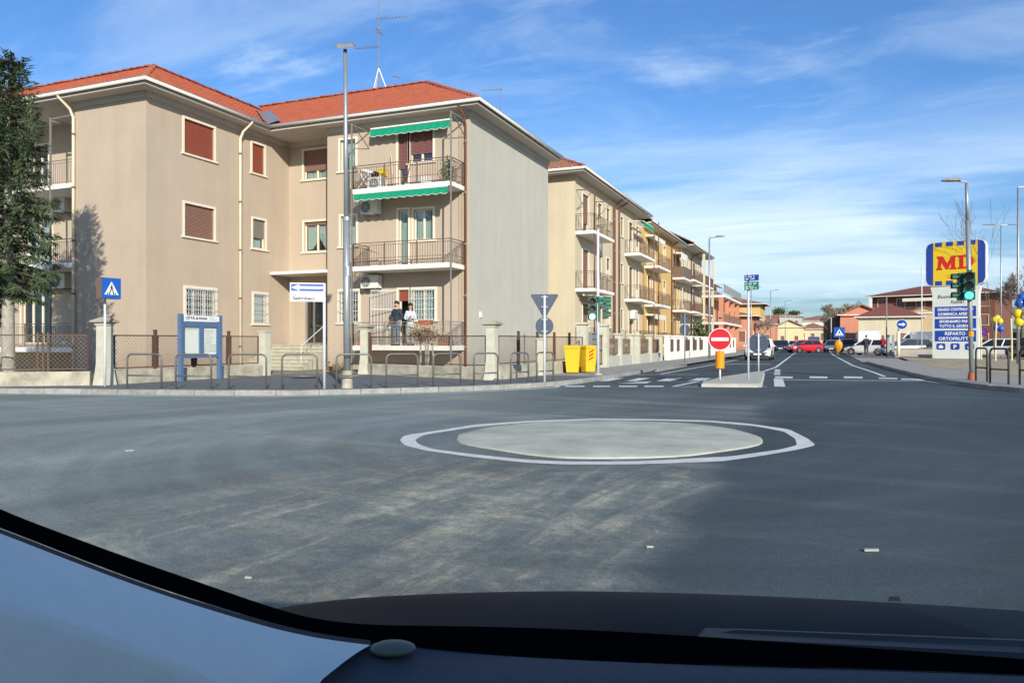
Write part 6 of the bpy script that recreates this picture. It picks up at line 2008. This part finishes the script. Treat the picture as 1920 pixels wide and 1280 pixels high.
# ------------------------------------------------------------------ vehicles (local frame: front faces +Y)
def vehicle(name, label, cat, paint, x, y, rz, L=4.1, W=1.75, H=1.47, kind='hatch', z0=0.0, group='parked and moving cars', plate=True):
    t = thing(name, label, cat, (x, y, z0), rz, group, local=True)
    h = L / 2; w = W / 2
    van = kind == 'van'
    zb = .22
    belt = .93 if not van else 1.10
    hood = .80 if not van else 1.05
    st = [(-h, .78, .42, belt * .86), (-h + .08, .93, .32, belt * .97), (-h + .35, .99, zb, belt), (-h + .95, 1, zb, belt), (0, 1, zb, belt - .01), (h - 1.25, 1, zb, belt - .05), (h - .95, .99, zb, hood + .06), (h - .45, .96, zb + .02, hood - .04), (h - .12, .88, .30, hood - .16), (h, .72, .40, hood - .28)]
    if van:
        st = [(-h, .94, .35, 1.1), (-h + .1, 1, zb, 1.1), (0, 1, zb, 1.1), (h - 1.1, 1, zb, 1.1), (h - .7, .99, zb, 1.02), (h - .15, .92, .3, .85), (h, .8, .4, .7)]
    mb = MB()
    mb.loft([[(-w * k * .92, y_, a), (-w * k, y_, a + .14), (-w * k, y_, a + (b_ - a) * .62), (-w * k * .95, y_, b_), (w * k * .95, y_, b_), (w * k, y_, a + (b_ - a) * .62), (w * k, y_, a + .14), (w * k * .92, y_, a)] for y_, k, a, b_ in st])
    body = mb.build('body', paint, t)
    if van:
        g = [(-h + .03, -h + .10), (h - 1.0, h - 1.75)]
        roofw = .90
    else:
        g = [(-h + .18, -h + (.62 if kind == 'hatch' else 1.15)), (h - 1.02, h - 1.85)]
        if kind == 'sedan':
            g[0] = (-h + .55, -h + 1.15)
        roofw = .76
    bz, rz2 = belt - .02, H - .04
    mk = lambda k: [(-w * .93 * k, g[0][0], bz), (w * .93 * k, g[0][0], bz), (w * .93 * k, g[1][0], bz), (-w * .93 * k, g[1][0], bz)]
    tp = [(-w * roofw, g[0][1], rz2), (w * roofw, g[0][1], rz2), (w * roofw, g[1][1], rz2), (-w * roofw, g[1][1], rz2)]
    mb = MB(); mb.loft([mk(1), tp]); mb.build('windows', 'car_glass' if not van else paint, t)
    mb = MB()
    e = .02
    mb.loft([[(-w * roofw - e, g[0][1] - .05, rz2 - .02), (w * roofw + e, g[0][1] - .05, rz2 - .02), (w * roofw + e, g[1][1] + .05, rz2 - .02), (-w * roofw - e, g[1][1] + .05, rz2 - .02)],
             [(-w * roofw * .96, g[0][1] + .0, rz2 + .035), (w * roofw * .96, g[0][1] + .0, rz2 + .035), (w * roofw * .96, g[1][1] - .05, rz2 + .035), (-w * roofw * .96, g[1][1] - .05, rz2 + .035)],
             [(-w * roofw * .7, g[0][1] + .25, rz2 + .06), (w * roofw * .7, g[0][1] + .25, rz2 + .06), (w * roofw * .7, g[1][1] - .3, rz2 + .06), (-w * roofw * .7, g[1][1] - .3, rz2 + .06)]])
    mb.build('roof', paint, t)
    B4 = mk(1.005)
    for i in range(4):
        mb = MB(); mb.bar(B4[i], (tp[i][0] * 1.01, tp[i][1], tp[i][2]), .085); mb.build('window_pillar', paint, t)
    for s in (-1, 1):
        mb = MB()
        a = (s * w * .935, (g[0][0] + g[1][0]) / 2 - .1, bz); c = (s * w * (roofw + .005), (g[0][1] + g[1][1]) / 2 - .05, rz2)
        mb.bar(a, c, .07); mb.build('window_pillar', paint, t)
    if van:
        mb = MB(); mb.add([(-w * .8, g[1][0] - .10, bz + .12), (w * .8, g[1][0] - .10, bz + .12), (w * .75, g[1][1] + .14, rz2 - .2), (-w * .75, g[1][1] + .14, rz2 - .2)], [(0, 1, 2, 3)])
        for s in (-1, 1):
            mb.add([(s * w * .942, h - 1.95, bz + .1), (s * w * .942, h - 1.15, bz + .1), (s * w * .925, h - 1.7, rz2 - .25), (s * w * .925, h - 1.95, rz2 - .25)], [(0, 1, 2, 3)])
        mb.build('windscreen', 'car_glass', t)
    for y_ in (-h + .80, h - .82):
        for s in (-1, 1):
            mb = MB(); mb.tube([(s * (w - .19), y_, .315), (s * (w + .006), y_, .315)], .315, 20); wh = mb.build('wheel', 'tyre', t)
            mb = MB(); mb.disc((s * (w + .007), y_, .315), (s, 0, 0), .20, .01, 16); mb.build('rim', 'rim', wh)
            mb = MB(); mb.tube([(s * (w + .004), y_ + .36 * math.cos(a), .315 + .36 * math.sin(a)) for a in [R(k * 18) for k in range(11)]], .022, 4); mb.build('wheel_arch', 'plastic_dark', t)
    for s in (-1, 1):
        mb = MB(); mb.loft([[(s * w * .50, h - .02, hood - .36), (s * w * .90, h - .20, hood - .32), (s * w * .93, h - .28, hood - .16), (s * w * .52, h - .07, hood - .20)], [(s * w * .50, h + .012, hood - .36), (s * w * .92, h - .17, hood - .32), (s * w * .95, h - .25, hood - .15), (s * w * .52, h - .03, hood - .19)]]); mb.build('headlight', 'headlight', t)
        mb = MB(); mb.loft([[(s * w * .58, -h + .02, belt * .70), (s * w * .92, -h + .14, belt * .70), (s * w * .96, -h + .16, belt * .90), (s * w * .62, -h + .04, belt * .88)], [(s * w * .58, -h - .015, belt * .70), (s * w * .95, -h + .09, belt * .70), (s * w * .985, -h + .12, belt * .91), (s * w * .62, -h + .0, belt * .89)]]); mb.build('taillight', 'taillight', t)
        mb = MB(); mb.ellipsoid((s * (w + .10), g[1][0] - .25, belt + .06), .10, .06, .075, 8, 6); mb.bar((s * w * .93, g[1][0] - .25, belt + .02), (s * (w + .06), g[1][0] - .25, belt + .04), .04); mb.build('mirror', paint if not van else 'plastic_dark', t)
    mb = MB(); mb.box(-w * .55, h - .04, .36, w * .55, h + .015, .50); mb.box(-w * .42, h - .04, hood - .36, w * .42, h + .012, hood - .26); mb.build('grille', 'plastic_dark', t)
    mb = MB(); mb.box(-w * .6, -h - .012, .36, w * .6, -h + .05, .46); mb.build('bumper_strip', 'plastic_dark', t)
    mb = MB(); mb.box(-.26, h + .015, .38, .26, h + .025, .48); mb.box(-.26, -h - .022, .55, .26, -h - .012, .65); mb.build('number_plate', 'sign_white', t)
    return t


vehicle('car', 'silver white car waiting behind the traffic island facing the junction', 'car', 'car_white', -4.1, 56.3, R(180), 4.2, 1.78, 1.5, 'hatch')
vehicle('car', 'red hatchback turning across the road in the middle distance', 'car', 'car_red', -1.9, 92, R(128), 4.1, 1.75, 1.46, 'hatch')
vehicle('car', 'dark car behind the red one facing the junction', 'car', 'car_dark', -4.9, 104, R(180), 4.2, 1.75, 1.45, 'sedan')
vehicle('car', 'white car queuing between the dark car and the red car', 'car', 'car_white', -3.6, 114, R(180), 4.1, 1.75, 1.45)
vehicle('car', 'farther dark car at the left roadside', 'car', 'car_blue', -7.2, 122, R(176), 4.3, 1.75, 1.47)
vehicle('van', 'white van far down the road behind the red car', 'van', 'car_white', -1.3, 140, R(180), 4.9, 1.9, 2.1, 'van')
vehicle('car', 'small dark car far down the road right of the red car', 'car', 'car_dark', .9, 118, R(180), 4.1, 1.75, 1.45)
vehicle('car', 'greenish grey car parked left of the orange sack', 'car', 'car_greenish', 1.3, 100, R(172), 4.1, 1.75, 1.47)
vehicle('car', 'dark grey hatchback parked with its rear to us by the crossing sign', 'car', 'car_grey', 2.5, 88.5, R(-4), 4.2, 1.80, 1.5, z0=.03)
vehicle('van', 'tall white van parked behind the white car on the right', 'van', 'car_white', 4.3, 86, R(2), 4.9, 2.05, 2.35, 'van', z0=.03)
vehicle('car', 'white car parked at an angle behind the walking man', 'car', 'car_white', 4.0, 77.0, R(62), 4.1, 1.75, 1.46, z0=.03)
vehicle('car', 'grey green car with large windows behind the low cream wall', 'car', 'car_greenish', 6.7, 72.5, R(105), 4.3, 1.8, 1.5, z0=.03)
vehicle('car', 'dark car behind the low cream wall next to the pylon', 'car', 'car_dark', 9.2, 72.0, R(96), 4.2, 1.8, 1.45, z0=.03)
vehicle('van', 'white van behind the parked cars left of the pylon', 'van', 'car_white', 8.6, 82.5, R(75), 4.9, 2.0, 2.2, 'van', z0=.03)
vehicle('car', 'white car right of the pylon seen between the stakes', 'car', 'car_white', 12.3, 66.5, R(60), 4.1, 1.8, 1.48, z0=.03)
vehicle('car', 'black car at the right edge behind the hoop barriers', 'car', 'car_dark', 13.2, 60.0, R(20), 4.2, 1.8, 1.48, z0=.1)
vehicle('car', 'dark car right of the pylon partly hidden by the stakes', 'car', 'car_dark', 10.6, 70.5, R(85), 4.1, 1.8, 1.45, z0=.03)

# ------------------------------------------------------------------ people
def skin_mesh(par, name, m, joints, edges, sub=2):
    """one continuous body grown round a skeleton: joints {key: (x, y, z, rx, ry)}"""
    bm = bmesh.new()
    sl = bm.verts.layers.skin.verify()
    vs_ = {}
    for i, (k, j) in enumerate(joints.items()):
        v = bm.verts.new(j[:3]); v[sl].radius = (j[3], j[4] if len(j) > 4 else j[3]); v[sl].use_root = (i == 0); vs_[k] = v
    for a, c in edges:
        bm.edges.new((vs_[a], vs_[c]))
    me = D.meshes.new(name); bm.to_mesh(me); bm.free()
    me.materials.append(M[m])
    o = D.objects.new(name, me); COL.objects.link(o); o.parent = par
    s = o.modifiers.new('skin', 'SKIN'); s.use_smooth_shade = True; s.use_x_symmetry = False
    b_ = o.modifiers.new('sub', 'SUBSURF'); b_.levels = sub; b_.render_levels = sub
    return o


def person(label, x, y, z, rz, H=1.75, top='sweater_navy', legs='jeans', hair='short', arms='down', stride=0.0, cat='person', collar=None, shoes='black', female=False, turn=0.0):
    """local frame: faces -Y; arms: joints of elbows and hands relative to the shoulders"""
    t = thing('person', label, cat, (x, y, z), rz, 'people in the street' if False else None, local=True)
    s = H / 1.75
    q = lambda *a: tuple(c * s for c in a)
    sh = .185 if not female else .155
    hipw = .095
    poses = {'down': [((-.25, .02, 1.13), (-.26, -.06, .88)), ((.25, .02, 1.13), (.26, -.06, .88))],
             'rail': [((-.33, -.02, 1.17), (-.24, -.27, 1.02)), ((.27, .05, 1.14), (.20, -.10, .95))],
             'phone': [((-.23, .0, 1.12), (-.02, -.26, 1.13)), ((.23, .0, 1.12), (.07, -.30, 1.16))],
             'walk': [((-.25, .10, 1.14), (-.24, .02, .90)), ((.25, -.06, 1.14), (.23, -.22, .95))]}[arms]
    f = stride
    # body: head-to-hands continuous figure
    J = {'pelvis': q(0, 0, .95, .13, .105), 'belly': q(0, 0, 1.08, .125, .095), 'chest': q(0, 0, 1.30, .15, .105), 'neck0': q(0, .01, 1.47, .062), 'neck': q(0, .0, 1.54, .052), 'head0': q(0, -.015, 1.60, .075, .085), 'head': q(0, -.01, 1.68, .082, .098), 'crown': q(0, .0, 1.74, .05, .06)}
    E = [('pelvis', 'belly'), ('belly', 'chest'), ('chest', 'neck0'), ('neck0', 'neck'), ('neck', 'head0'), ('head0', 'head'), ('head', 'crown')]
    for i, sg in enumerate((-1, 1)):
        el, hd_ = poses[i]
        n = 'lr'[i]
        J['sh' + n] = q(sg * sh, .01, 1.42, .062); J['el' + n] = q(*el, .045); J['wr' + n] = q(*(V(el).lerp(V(hd_), .88)), .031); J['pm' + n] = q(*hd_, .036, .026)
        E += [('chest', 'sh' + n), ('sh' + n, 'el' + n), ('el' + n, 'wr' + n), ('wr' + n, 'pm' + n)]
        k = sg * f
        J['hp' + n] = q(sg * hipw, 0, .88, .092); J['kn' + n] = q(sg * hipw * 1.05, -.03 - k * .20, .50, .060); J['an' + n] = q(sg * hipw * 1.05, .02 - k * .34, .09, .042); J['to' + n] = q(sg * hipw * 1.2, -.13 - k * .34, .04, .038, .028)
        E += [('pelvis', 'hp' + n), ('hp' + n, 'kn' + n), ('kn' + n, 'an' + n), ('an' + n, 'to' + n)]
    body = skin_mesh(t, 'body', 'skin', J, E, 1)
    # hands: five unequal curled fingers
    for i, sg in enumerate((-1, 1)):
        el, hd_ = poses[i]
        d = (V(hd_) - V(el)).normalized(); sd = d.cross(V((0, 0, 1)))
        sd = (sd if sd.length > .2 else V((0, 1, 0))).normalized(); up = sd.cross(d)
        mb = MB()
        for k, (o_, l) in enumerate(((-.024, .062), (-.008, .074), (.008, .070), (.023, .055))):
            a = V(hd_) + sd * o_ + d * .02
            mb.tube([a * s, (a + d * l * .55 - up * .006) * s, (a + d * l * .85 - up * .03) * s], [.009 * s, .0085 * s, .007 * s], 6)
        a = V(hd_) - sd * .03 * sg; mb.tube([a * s, (a - sd * .02 * sg + d * .03) * s, (a - sd * .015 * sg + d * .055 - up * .01) * s], [.011 * s, .010 * s, .008 * s], 6)
        mb.build('fingers', 'skin', body)
    # face
    mb = MB()
    for sg in (-1, 1):
        mb.ellipsoid(q(sg * .031, -.098, 1.668), .011 * s, .006 * s, .007 * s, 8, 5)
    mb.build('eyes', 'black', body)
    mb = MB(); mb.loft([[q(-.008, -.098, 1.665), q(.008, -.098, 1.665), q(.0, -.104, 1.668)], [q(-.016, -.098, 1.628), q(.016, -.098, 1.628), q(0, -.124, 1.630)]]); mb.build('nose', 'skin', body)
    mb = MB(); mb.ellipsoid(q(0, -.094, 1.598), .022 * s, .006 * s, .006 * s, 8, 5); mb.build('mouth', 'shutter_red', body)
    mb = MB()
    for sg in (-1, 1):
        mb.ellipsoid(q(sg * .086, .005, 1.655), .010 * s, .02 * s, .03 * s, 8, 6)
    mb.build('ears', 'skin', body)
    mb = MB()
    if hair == 'short':
        mb.loft([[q(.094 * math.cos(a) * k, .01 + .108 * math.sin(a) * k, z + (.028 if math.sin(a) < -.3 else 0)) for a in [i * math.pi / 8 for i in range(16)]] for z, k in ((1.665, 1.0), (1.70, 1.03), (1.745, .92), (1.775, .62), (1.79, .2))])
        if 'beard' in label or not female and top == 'sweater_navy':
            mb.ellipsoid(q(0, -.075, 1.585), .05 * s, .03 * s, .03 * s, 10, 6)
    else:
        mb.loft([[q(.098 * math.cos(a) * k, .012 + .112 * math.sin(a) * k, z + (.03 if math.sin(a) < -.3 else 0)) for a in [i * math.pi / 8 for i in range(16)]] for z, k in ((1.66, 1.0), (1.70, 1.05), (1.75, .95), (1.785, .62), (1.80, .2))])
        mb.ellipsoid(q(0, .065, 1.54), .10 * s, .055 * s, .20 * s, 12, 8)
        for sg in (-1, 1):
            mb.ellipsoid(q(sg * .085, -.02, 1.48), .035 * s, .05 * s, .17 * s, 10, 7)
    mb.build('hair', 'hair', body, True)
    # clothes: sleeves and torso in one, trousers, shoes
    T = {'chest': q(0, 0, 1.30, .172, .125), 'belly': q(0, 0, 1.12, .155, .118), 'hem': q(0, 0, .93, .172 if not female else .158, .14), 'skirt': q(0, 0, .82, .165 if not female else .15, .135), 'collar': q(0, .012, 1.475, .078, .07)}
    TE = [('chest', 'belly'), ('belly', 'hem'), ('hem', 'skirt'), ('chest', 'collar')]
    for i, sg in enumerate((-1, 1)):
        el, hd_ = poses[i]; n = 'lr'[i]
        T['sh' + n] = q(sg * sh, .01, 1.415, .085); T['el' + n] = q(*el, .060); T['wr' + n] = q(*(V(el).lerp(V(hd_), .78)), .046)
        TE += [('chest', 'sh' + n), ('sh' + n, 'el' + n), ('el' + n, 'wr' + n)]
    skin_mesh(t, 'top', top, T, TE, 2)
    P = {'hip': q(0, 0, .94, .155, .13), 'waist': q(0, 0, 1.05, .13, .11)}
    PE = [('hip', 'waist')]
    for i, sg in enumerate((-1, 1)):
        n = 'lr'[i]; k = sg * f
        P['t' + n] = q(sg * hipw, 0, .85, .112); P['k' + n] = q(sg * hipw * 1.05, -.03 - k * .20, .50, .078); P['a' + n] = q(sg * hipw * 1.05, .02 - k * .33, .10, .066)
        PE += [('hip', 't' + n), ('t' + n, 'k' + n), ('k' + n, 'a' + n)]
    skin_mesh(t, 'trousers', legs, P, PE, 2)
    for i, sg in enumerate((-1, 1)):
        k = sg * f
        mb = MB(); c = V((sg * hipw * 1.12, -.06 - k * .34, .0))
        mb.loft([[((c.x + a) * s, (c.y + b_) * s, zz * s) for a, b_ in ((-.045, .11), (.045, .11), (.052, -.06), (.035, -.15), (-.035, -.15), (-.052, -.06))] for zz in (.005, .03)] + [[((c.x + a * .85) * s, (c.y + b_ * .9 + .012) * s, .085 * s) for a, b_ in ((-.045, .11), (.045, .11), (.052, -.04), (.03, -.09), (-.03, -.09), (-.052, -.04))]])
        mb.build('shoe', shoes, t)
    if collar:
        mb = MB(); mb.loft([[q(r * math.cos(a), .0 + r * .9 * math.sin(a), z) for a in [i * math.pi / 6 for i in range(12)]] for z, r in ((1.475, .080), (1.505, .070))], cap=False); mb.build('shirt_collar', collar, t)
    return t


person('bearded man in navy sweater and jeans leaning on the balcony rail', -15.9, 26.35, 1.13, R(-18), 1.76, 'sweater_navy', 'jeans', 'short', 'rail', collar='shirt_pale', shoes='jacket_dark')
person('woman with long dark hair in pale grey sweater holding a phone on the balcony', -15.30, 26.4, 1.13, R(28), 1.66, 'sweater_grey', 'trousers_pale', 'long', 'phone', female=True, shoes='jacket_dark')
t = thing('phone', 'black phone held by the woman on the balcony', 'phone', (-15.2, 26.1, 2.3))
mb = MB(); mb.bar((-15.19, 26.10, 2.22), (-15.08, 26.07, 2.31), .07, .012); mb.build('handset', 'black', t)
person('man in dark jacket and grey trousers walking away by the white car', 3.6, 73.0, .05, R(175), 1.76, 'jacket_dark', 'trousers_dark', 'short', 'walk', .9)
person('woman in red and black jacket walking beside the white parked car', 4.95, 73.5, .05, R(-25), 1.72, 'jacket_red', 'jacket_black', 'long', 'walk', .7, female=True)

# ------------------------------------------------------------------ the car the picture is taken from
# cabin frame: r to the right, f forward along the camera's heading, z up (metres)
CR = V((math.cos(HEAD), math.sin(HEAD), 0)); CF = V((-math.sin(HEAD), math.cos(HEAD), 0))
cab = lambda r, f, z: V((CR.x * r + CF.x * f, CR.y * r + CF.y * f, z))
CAR = thing('car', 'dark car seen from inside with grey pillar trim and dark dashboard', 'car', (0, 0, 0))


def surf(name, rows, m, par=CAR, smooth=True, thick=0.0, closed=False, sub=1):
    """skin over rows of cabin points"""
    mb = MB(); n = len(rows[0])
    for r_ in rows:
        mb.v += [tuple(cab(*p)) for p in r_]
    for i in range(len(rows) - 1):
        for k in range(n - 1):
            a = i * n + k
            mb.f.append((a, a + 1, a + n + 1, a + n))
    o = mb.build(name, m, par, smooth)
    if sub:
        s = o.modifiers.new('sub', 'SUBSURF'); s.levels = sub + 1; s.render_levels = sub + 1
        s.boundary_smooth = 'PRESERVE_CORNERS'
    if thick:
        k = o.modifiers.new('solid', 'SOLIDIFY'); k.thickness = thick; k.offset = 0
    return o


# windscreen: black printed border along its lower edge and pillar, then the seal and the moulded pillar trim
F0 = [(-0.631, 0.840, 1.142), (-0.599, 0.880, 1.103), (-0.555, 0.910, 1.072), (-0.507, 0.940, 1.040), (-0.454, 0.970, 1.007), (-0.397, 1.000, 0.974), (-0.321, 1.030, 0.933), (-0.268, 1.050, 0.911), (-0.194, 1.050, 0.904), (-0.119, 1.050, 0.904), (0.030, 1.040, 0.905), (0.174, 1.020, 0.906), (0.312, 1.000, 0.904), (0.509, 0.970, 0.902), (0.693, 0.940, 0.900), (0.809, 0.920, 0.897)]
F1 = [(-0.601, 0.800, 1.122), (-0.565, 0.830, 1.095), (-0.518, 0.850, 1.066), (-0.469, 0.870, 1.037), (-0.417, 0.890, 1.008), (-0.361, 0.910, 0.981), (-0.290, 0.930, 0.950), (-0.241, 0.945, 0.933), (-0.176, 0.955, 0.919), (-0.108, 0.955, 0.913), (0.027, 0.950, 0.901), (0.158, 0.930, 0.904), (0.284, 0.910, 0.909), (0.467, 0.890, 0.912), (0.642, 0.870, 0.913), (0.756, 0.860, 0.910)]
surf('windscreen_border', [F0, F1], 'frit', sub=1)
T0 = [(-0.596, 0.800, 1.120), (-0.558, 0.820, 1.096), (-0.512, 0.840, 1.068), (-0.464, 0.860, 1.039), (-0.412, 0.880, 1.010), (-0.357, 0.900, 0.983), (-0.300, 0.920, 0.957), (-0.265, 0.935, 0.942), (-0.228, 0.945, 0.931), (-0.180, 0.955, 0.921)]
T0B = [(-0.585, 0.785, 1.119), (-0.548, 0.805, 1.095), (-0.503, 0.825, 1.067), (-0.455, 0.845, 1.038), (-0.405, 0.865, 1.010), (-0.351, 0.885, 0.983), (-0.295, 0.905, 0.957), (-0.261, 0.920, 0.942), (-0.224, 0.930, 0.931), (-0.177, 0.940, 0.921)]
TM = [(-0.558, 0.745, 1.107), (-0.524, 0.765, 1.086), (-0.483, 0.785, 1.061), (-0.440, 0.805, 1.036), (-0.396, 0.825, 1.010), (-0.350, 0.845, 0.983), (-0.299, 0.865, 0.954), (-0.266, 0.880, 0.934), (-0.231, 0.890, 0.923), (-0.189, 0.900, 0.927)]
T1 = [(-0.516, 0.680, 1.079), (-0.487, 0.700, 1.061), (-0.449, 0.720, 1.040), (-0.415, 0.740, 1.017), (-0.383, 0.760, 0.994), (-0.349, 0.780, 0.968), (-0.306, 0.800, 0.936), (-0.277, 0.815, 0.907), (-0.246, 0.825, 0.896), (-0.210, 0.835, 0.926)]
T1B = [(-0.516, 0.672, 1.074), (-0.487, 0.692, 1.056), (-0.450, 0.712, 1.034), (-0.416, 0.732, 1.011), (-0.385, 0.752, 0.989), (-0.352, 0.772, 0.963), (-0.310, 0.792, 0.930), (-0.282, 0.807, 0.902), (-0.250, 0.817, 0.891), (-0.215, 0.827, 0.920)]
T2 = [(-0.506, 0.615, 0.969), (-0.477, 0.635, 0.949), (-0.455, 0.655, 0.924), (-0.431, 0.675, 0.898), (-0.404, 0.695, 0.876), (-0.375, 0.715, 0.849), (-0.344, 0.735, 0.820), (-0.298, 0.750, 0.795), (-0.275, 0.760, 0.804), (-0.240, 0.770, 0.874)]
surf('seal', [T0, T0B], 'seal', sub=1)
surf('pillar_trim', [T0B, TM, T1, T1, T1B, T1B, T2], 'pillar_trim', sub=1)
DS = [[(-0.183, 0.956, 0.919), (-0.135, 0.955, 0.913), (-0.041, 0.952, 0.904), (0.093, 0.940, 0.901), (0.284, 0.910, 0.907), (0.466, 0.888, 0.911), (0.640, 0.868, 0.912), (0.778, 0.850, 0.911)],
      [(-0.230, 0.900, 0.906), (-0.178, 0.894, 0.907), (-0.082, 0.888, 0.908), (0.050, 0.882, 0.910), (0.242, 0.876, 0.911), (0.432, 0.870, 0.913), (0.619, 0.864, 0.914), (0.773, 0.858, 0.915)],
      [(-0.284, 0.800, 0.909), (-0.233, 0.800, 0.907), (-0.142, 0.800, 0.906), (-0.017, 0.800, 0.905), (0.165, 0.800, 0.904), (0.346, 0.800, 0.903), (0.528, 0.800, 0.902), (0.681, 0.800, 0.901)],
      [(-0.314, 0.660, 0.897), (-0.262, 0.660, 0.897), (-0.178, 0.660, 0.897), (-0.066, 0.660, 0.897), (0.094, 0.660, 0.897), (0.253, 0.660, 0.897), (0.412, 0.660, 0.897), (0.548, 0.660, 0.897)]]
surf('dashboard', DS, 'dash', sub=1)
BN = [[(-0.413, 1.100, 0.863), (-0.312, 1.100, 0.866), (-0.203, 1.100, 0.867), (0.000, 1.100, 0.865), (0.117, 1.100, 0.862), (0.312, 1.100, 0.851), (0.546, 1.100, 0.838), (0.749, 1.100, 0.824), (1.006, 1.100, 0.809)],
      [(-0.470, 1.250, 0.812), (-0.355, 1.250, 0.832), (-0.230, 1.250, 0.846), (0.000, 1.250, 0.853), (0.133, 1.250, 0.854), (0.355, 1.250, 0.849), (0.621, 1.250, 0.835), (0.851, 1.250, 0.821), (1.144, 1.250, 0.802)],
      [(-0.534, 1.420, 0.782), (-0.403, 1.420, 0.805), (-0.262, 1.420, 0.821), (0.000, 1.420, 0.829), (0.151, 1.420, 0.830), (0.403, 1.420, 0.824), (0.705, 1.420, 0.809), (0.967, 1.420, 0.792), (1.299, 1.420, 0.770)],
      [(-0.583, 1.550, 0.739), (-0.440, 1.550, 0.764), (-0.286, 1.550, 0.781), (0.000, 1.550, 0.790), (0.165, 1.550, 0.791), (0.440, 1.550, 0.784), (0.770, 1.550, 0.768), (1.055, 1.550, 0.750), (1.418, 1.550, 0.726)],
      [(-0.695, 1.850, 0.565), (-0.525, 1.850, 0.594), (-0.341, 1.850, 0.615), (0.000, 1.850, 0.626), (0.197, 1.850, 0.627), (0.525, 1.850, 0.619), (0.918, 1.850, 0.599), (1.260, 1.850, 0.578), (1.693, 1.850, 0.550)],
      [(-0.789, 2.100, 0.317), (-0.596, 2.100, 0.350), (-0.387, 2.100, 0.374), (0.000, 2.100, 0.386), (0.223, 2.100, 0.387), (0.596, 2.100, 0.378), (1.043, 2.100, 0.356), (1.430, 2.100, 0.332), (1.921, 2.100, 0.299)]]
surf('bonnet', BN, 'bonnet_paint', sub=1)
mb = MB(); mb.ellipsoid(cab(-0.148, 0.935, 0.919), .029, .02, .008, 16, 8, Euler((0, 0, HEAD))); mb.build('trim_cap', 'cap_plastic', CAR, True)
mb = MB(); mb.loft([[cab(*p) for p in q] for q in ([(0.267, 1.080, 0.874), (0.273, 1.100, 0.871), (0.288, 1.120, 0.874), (0.278, 1.060, 0.882)], [(0.319, 1.080, 0.873), (0.325, 1.100, 0.879), (0.332, 1.120, 0.873), (0.316, 1.060, 0.881)], [(0.735, 1.080, 0.859), (0.749, 1.100, 0.863), (0.763, 1.120, 0.857), (0.722, 1.060, 0.862)])]); mb.build('wiper', 'plastic_dark', CAR)
mb = MB(); mb.loft([[cab(*p) for p in q] for q in ([(0.759, 1.520, 0.776), (0.787, 1.520, 0.775), (0.766, 1.480, 0.789), (0.739, 1.480, 0.790)], [(0.758, 1.510, 0.789), (0.777, 1.510, 0.788), (0.767, 1.490, 0.795), (0.748, 1.490, 0.796)])]); mb.build('washer_nozzle', 'black', CAR)
# the rest of the cabin round the camera, unseen and added to shade the dash: roof, rear, doors, pillars
mb = MB()
hexa = lambda r0, r1, f0, f1, z0, z1: mb.box8([cab(r0, f0, z0), cab(r1, f0, z0), cab(r1, f1, z0), cab(r0, f1, z0), cab(r0, f0, z1), cab(r1, f0, z1), cab(r1, f1, z1), cab(r0, f1, z1)])
hexa(-.62, 1.12, -2.5, .12, 1.47, 1.53)
mb.build('roof', 'headliner', CAR)
mb = MB(); hexa(-.72, 1.2, -2.7, -2.55, .3, 1.0); mb.build('tailgate', 'bonnet_paint', CAR)
mb = MB(); hexa(1.14, 1.22, -2.5, .75, .3, .98); mb.build('door', 'headliner', CAR)
mb = MB(); hexa(-.78, -.70, -2.5, .30, .3, .98); mb.build('door', 'headliner', CAR)
for r_ in (-.66, 1.14):
    for f_ in (-.35, -2.5):
        mb = MB(); hexa(r_ - .04, r_ + .04, f_, f_ + (.15 if f_ > -1 else 1.0), .95, 1.5); mb.build('pillar', 'headliner', CAR)
mb = MB(); hexa(-.7, 1.14, -2.5, .9, .28, .34); mb.build('floor_pan', 'plastic_dark', CAR)
for r_ in (-.35, .75):
    mb = MB(); hexa(r_ - .24, r_ + .24, -.75, -.2, .34, .62); hexa(r_ - .24, r_ + .24, -.95, -.75, .34, 1.05); hexa(r_ - .14, r_ + .14, -.95, -.85, 1.08, 1.28); mb.build('seat', 'plastic_dark', CAR)
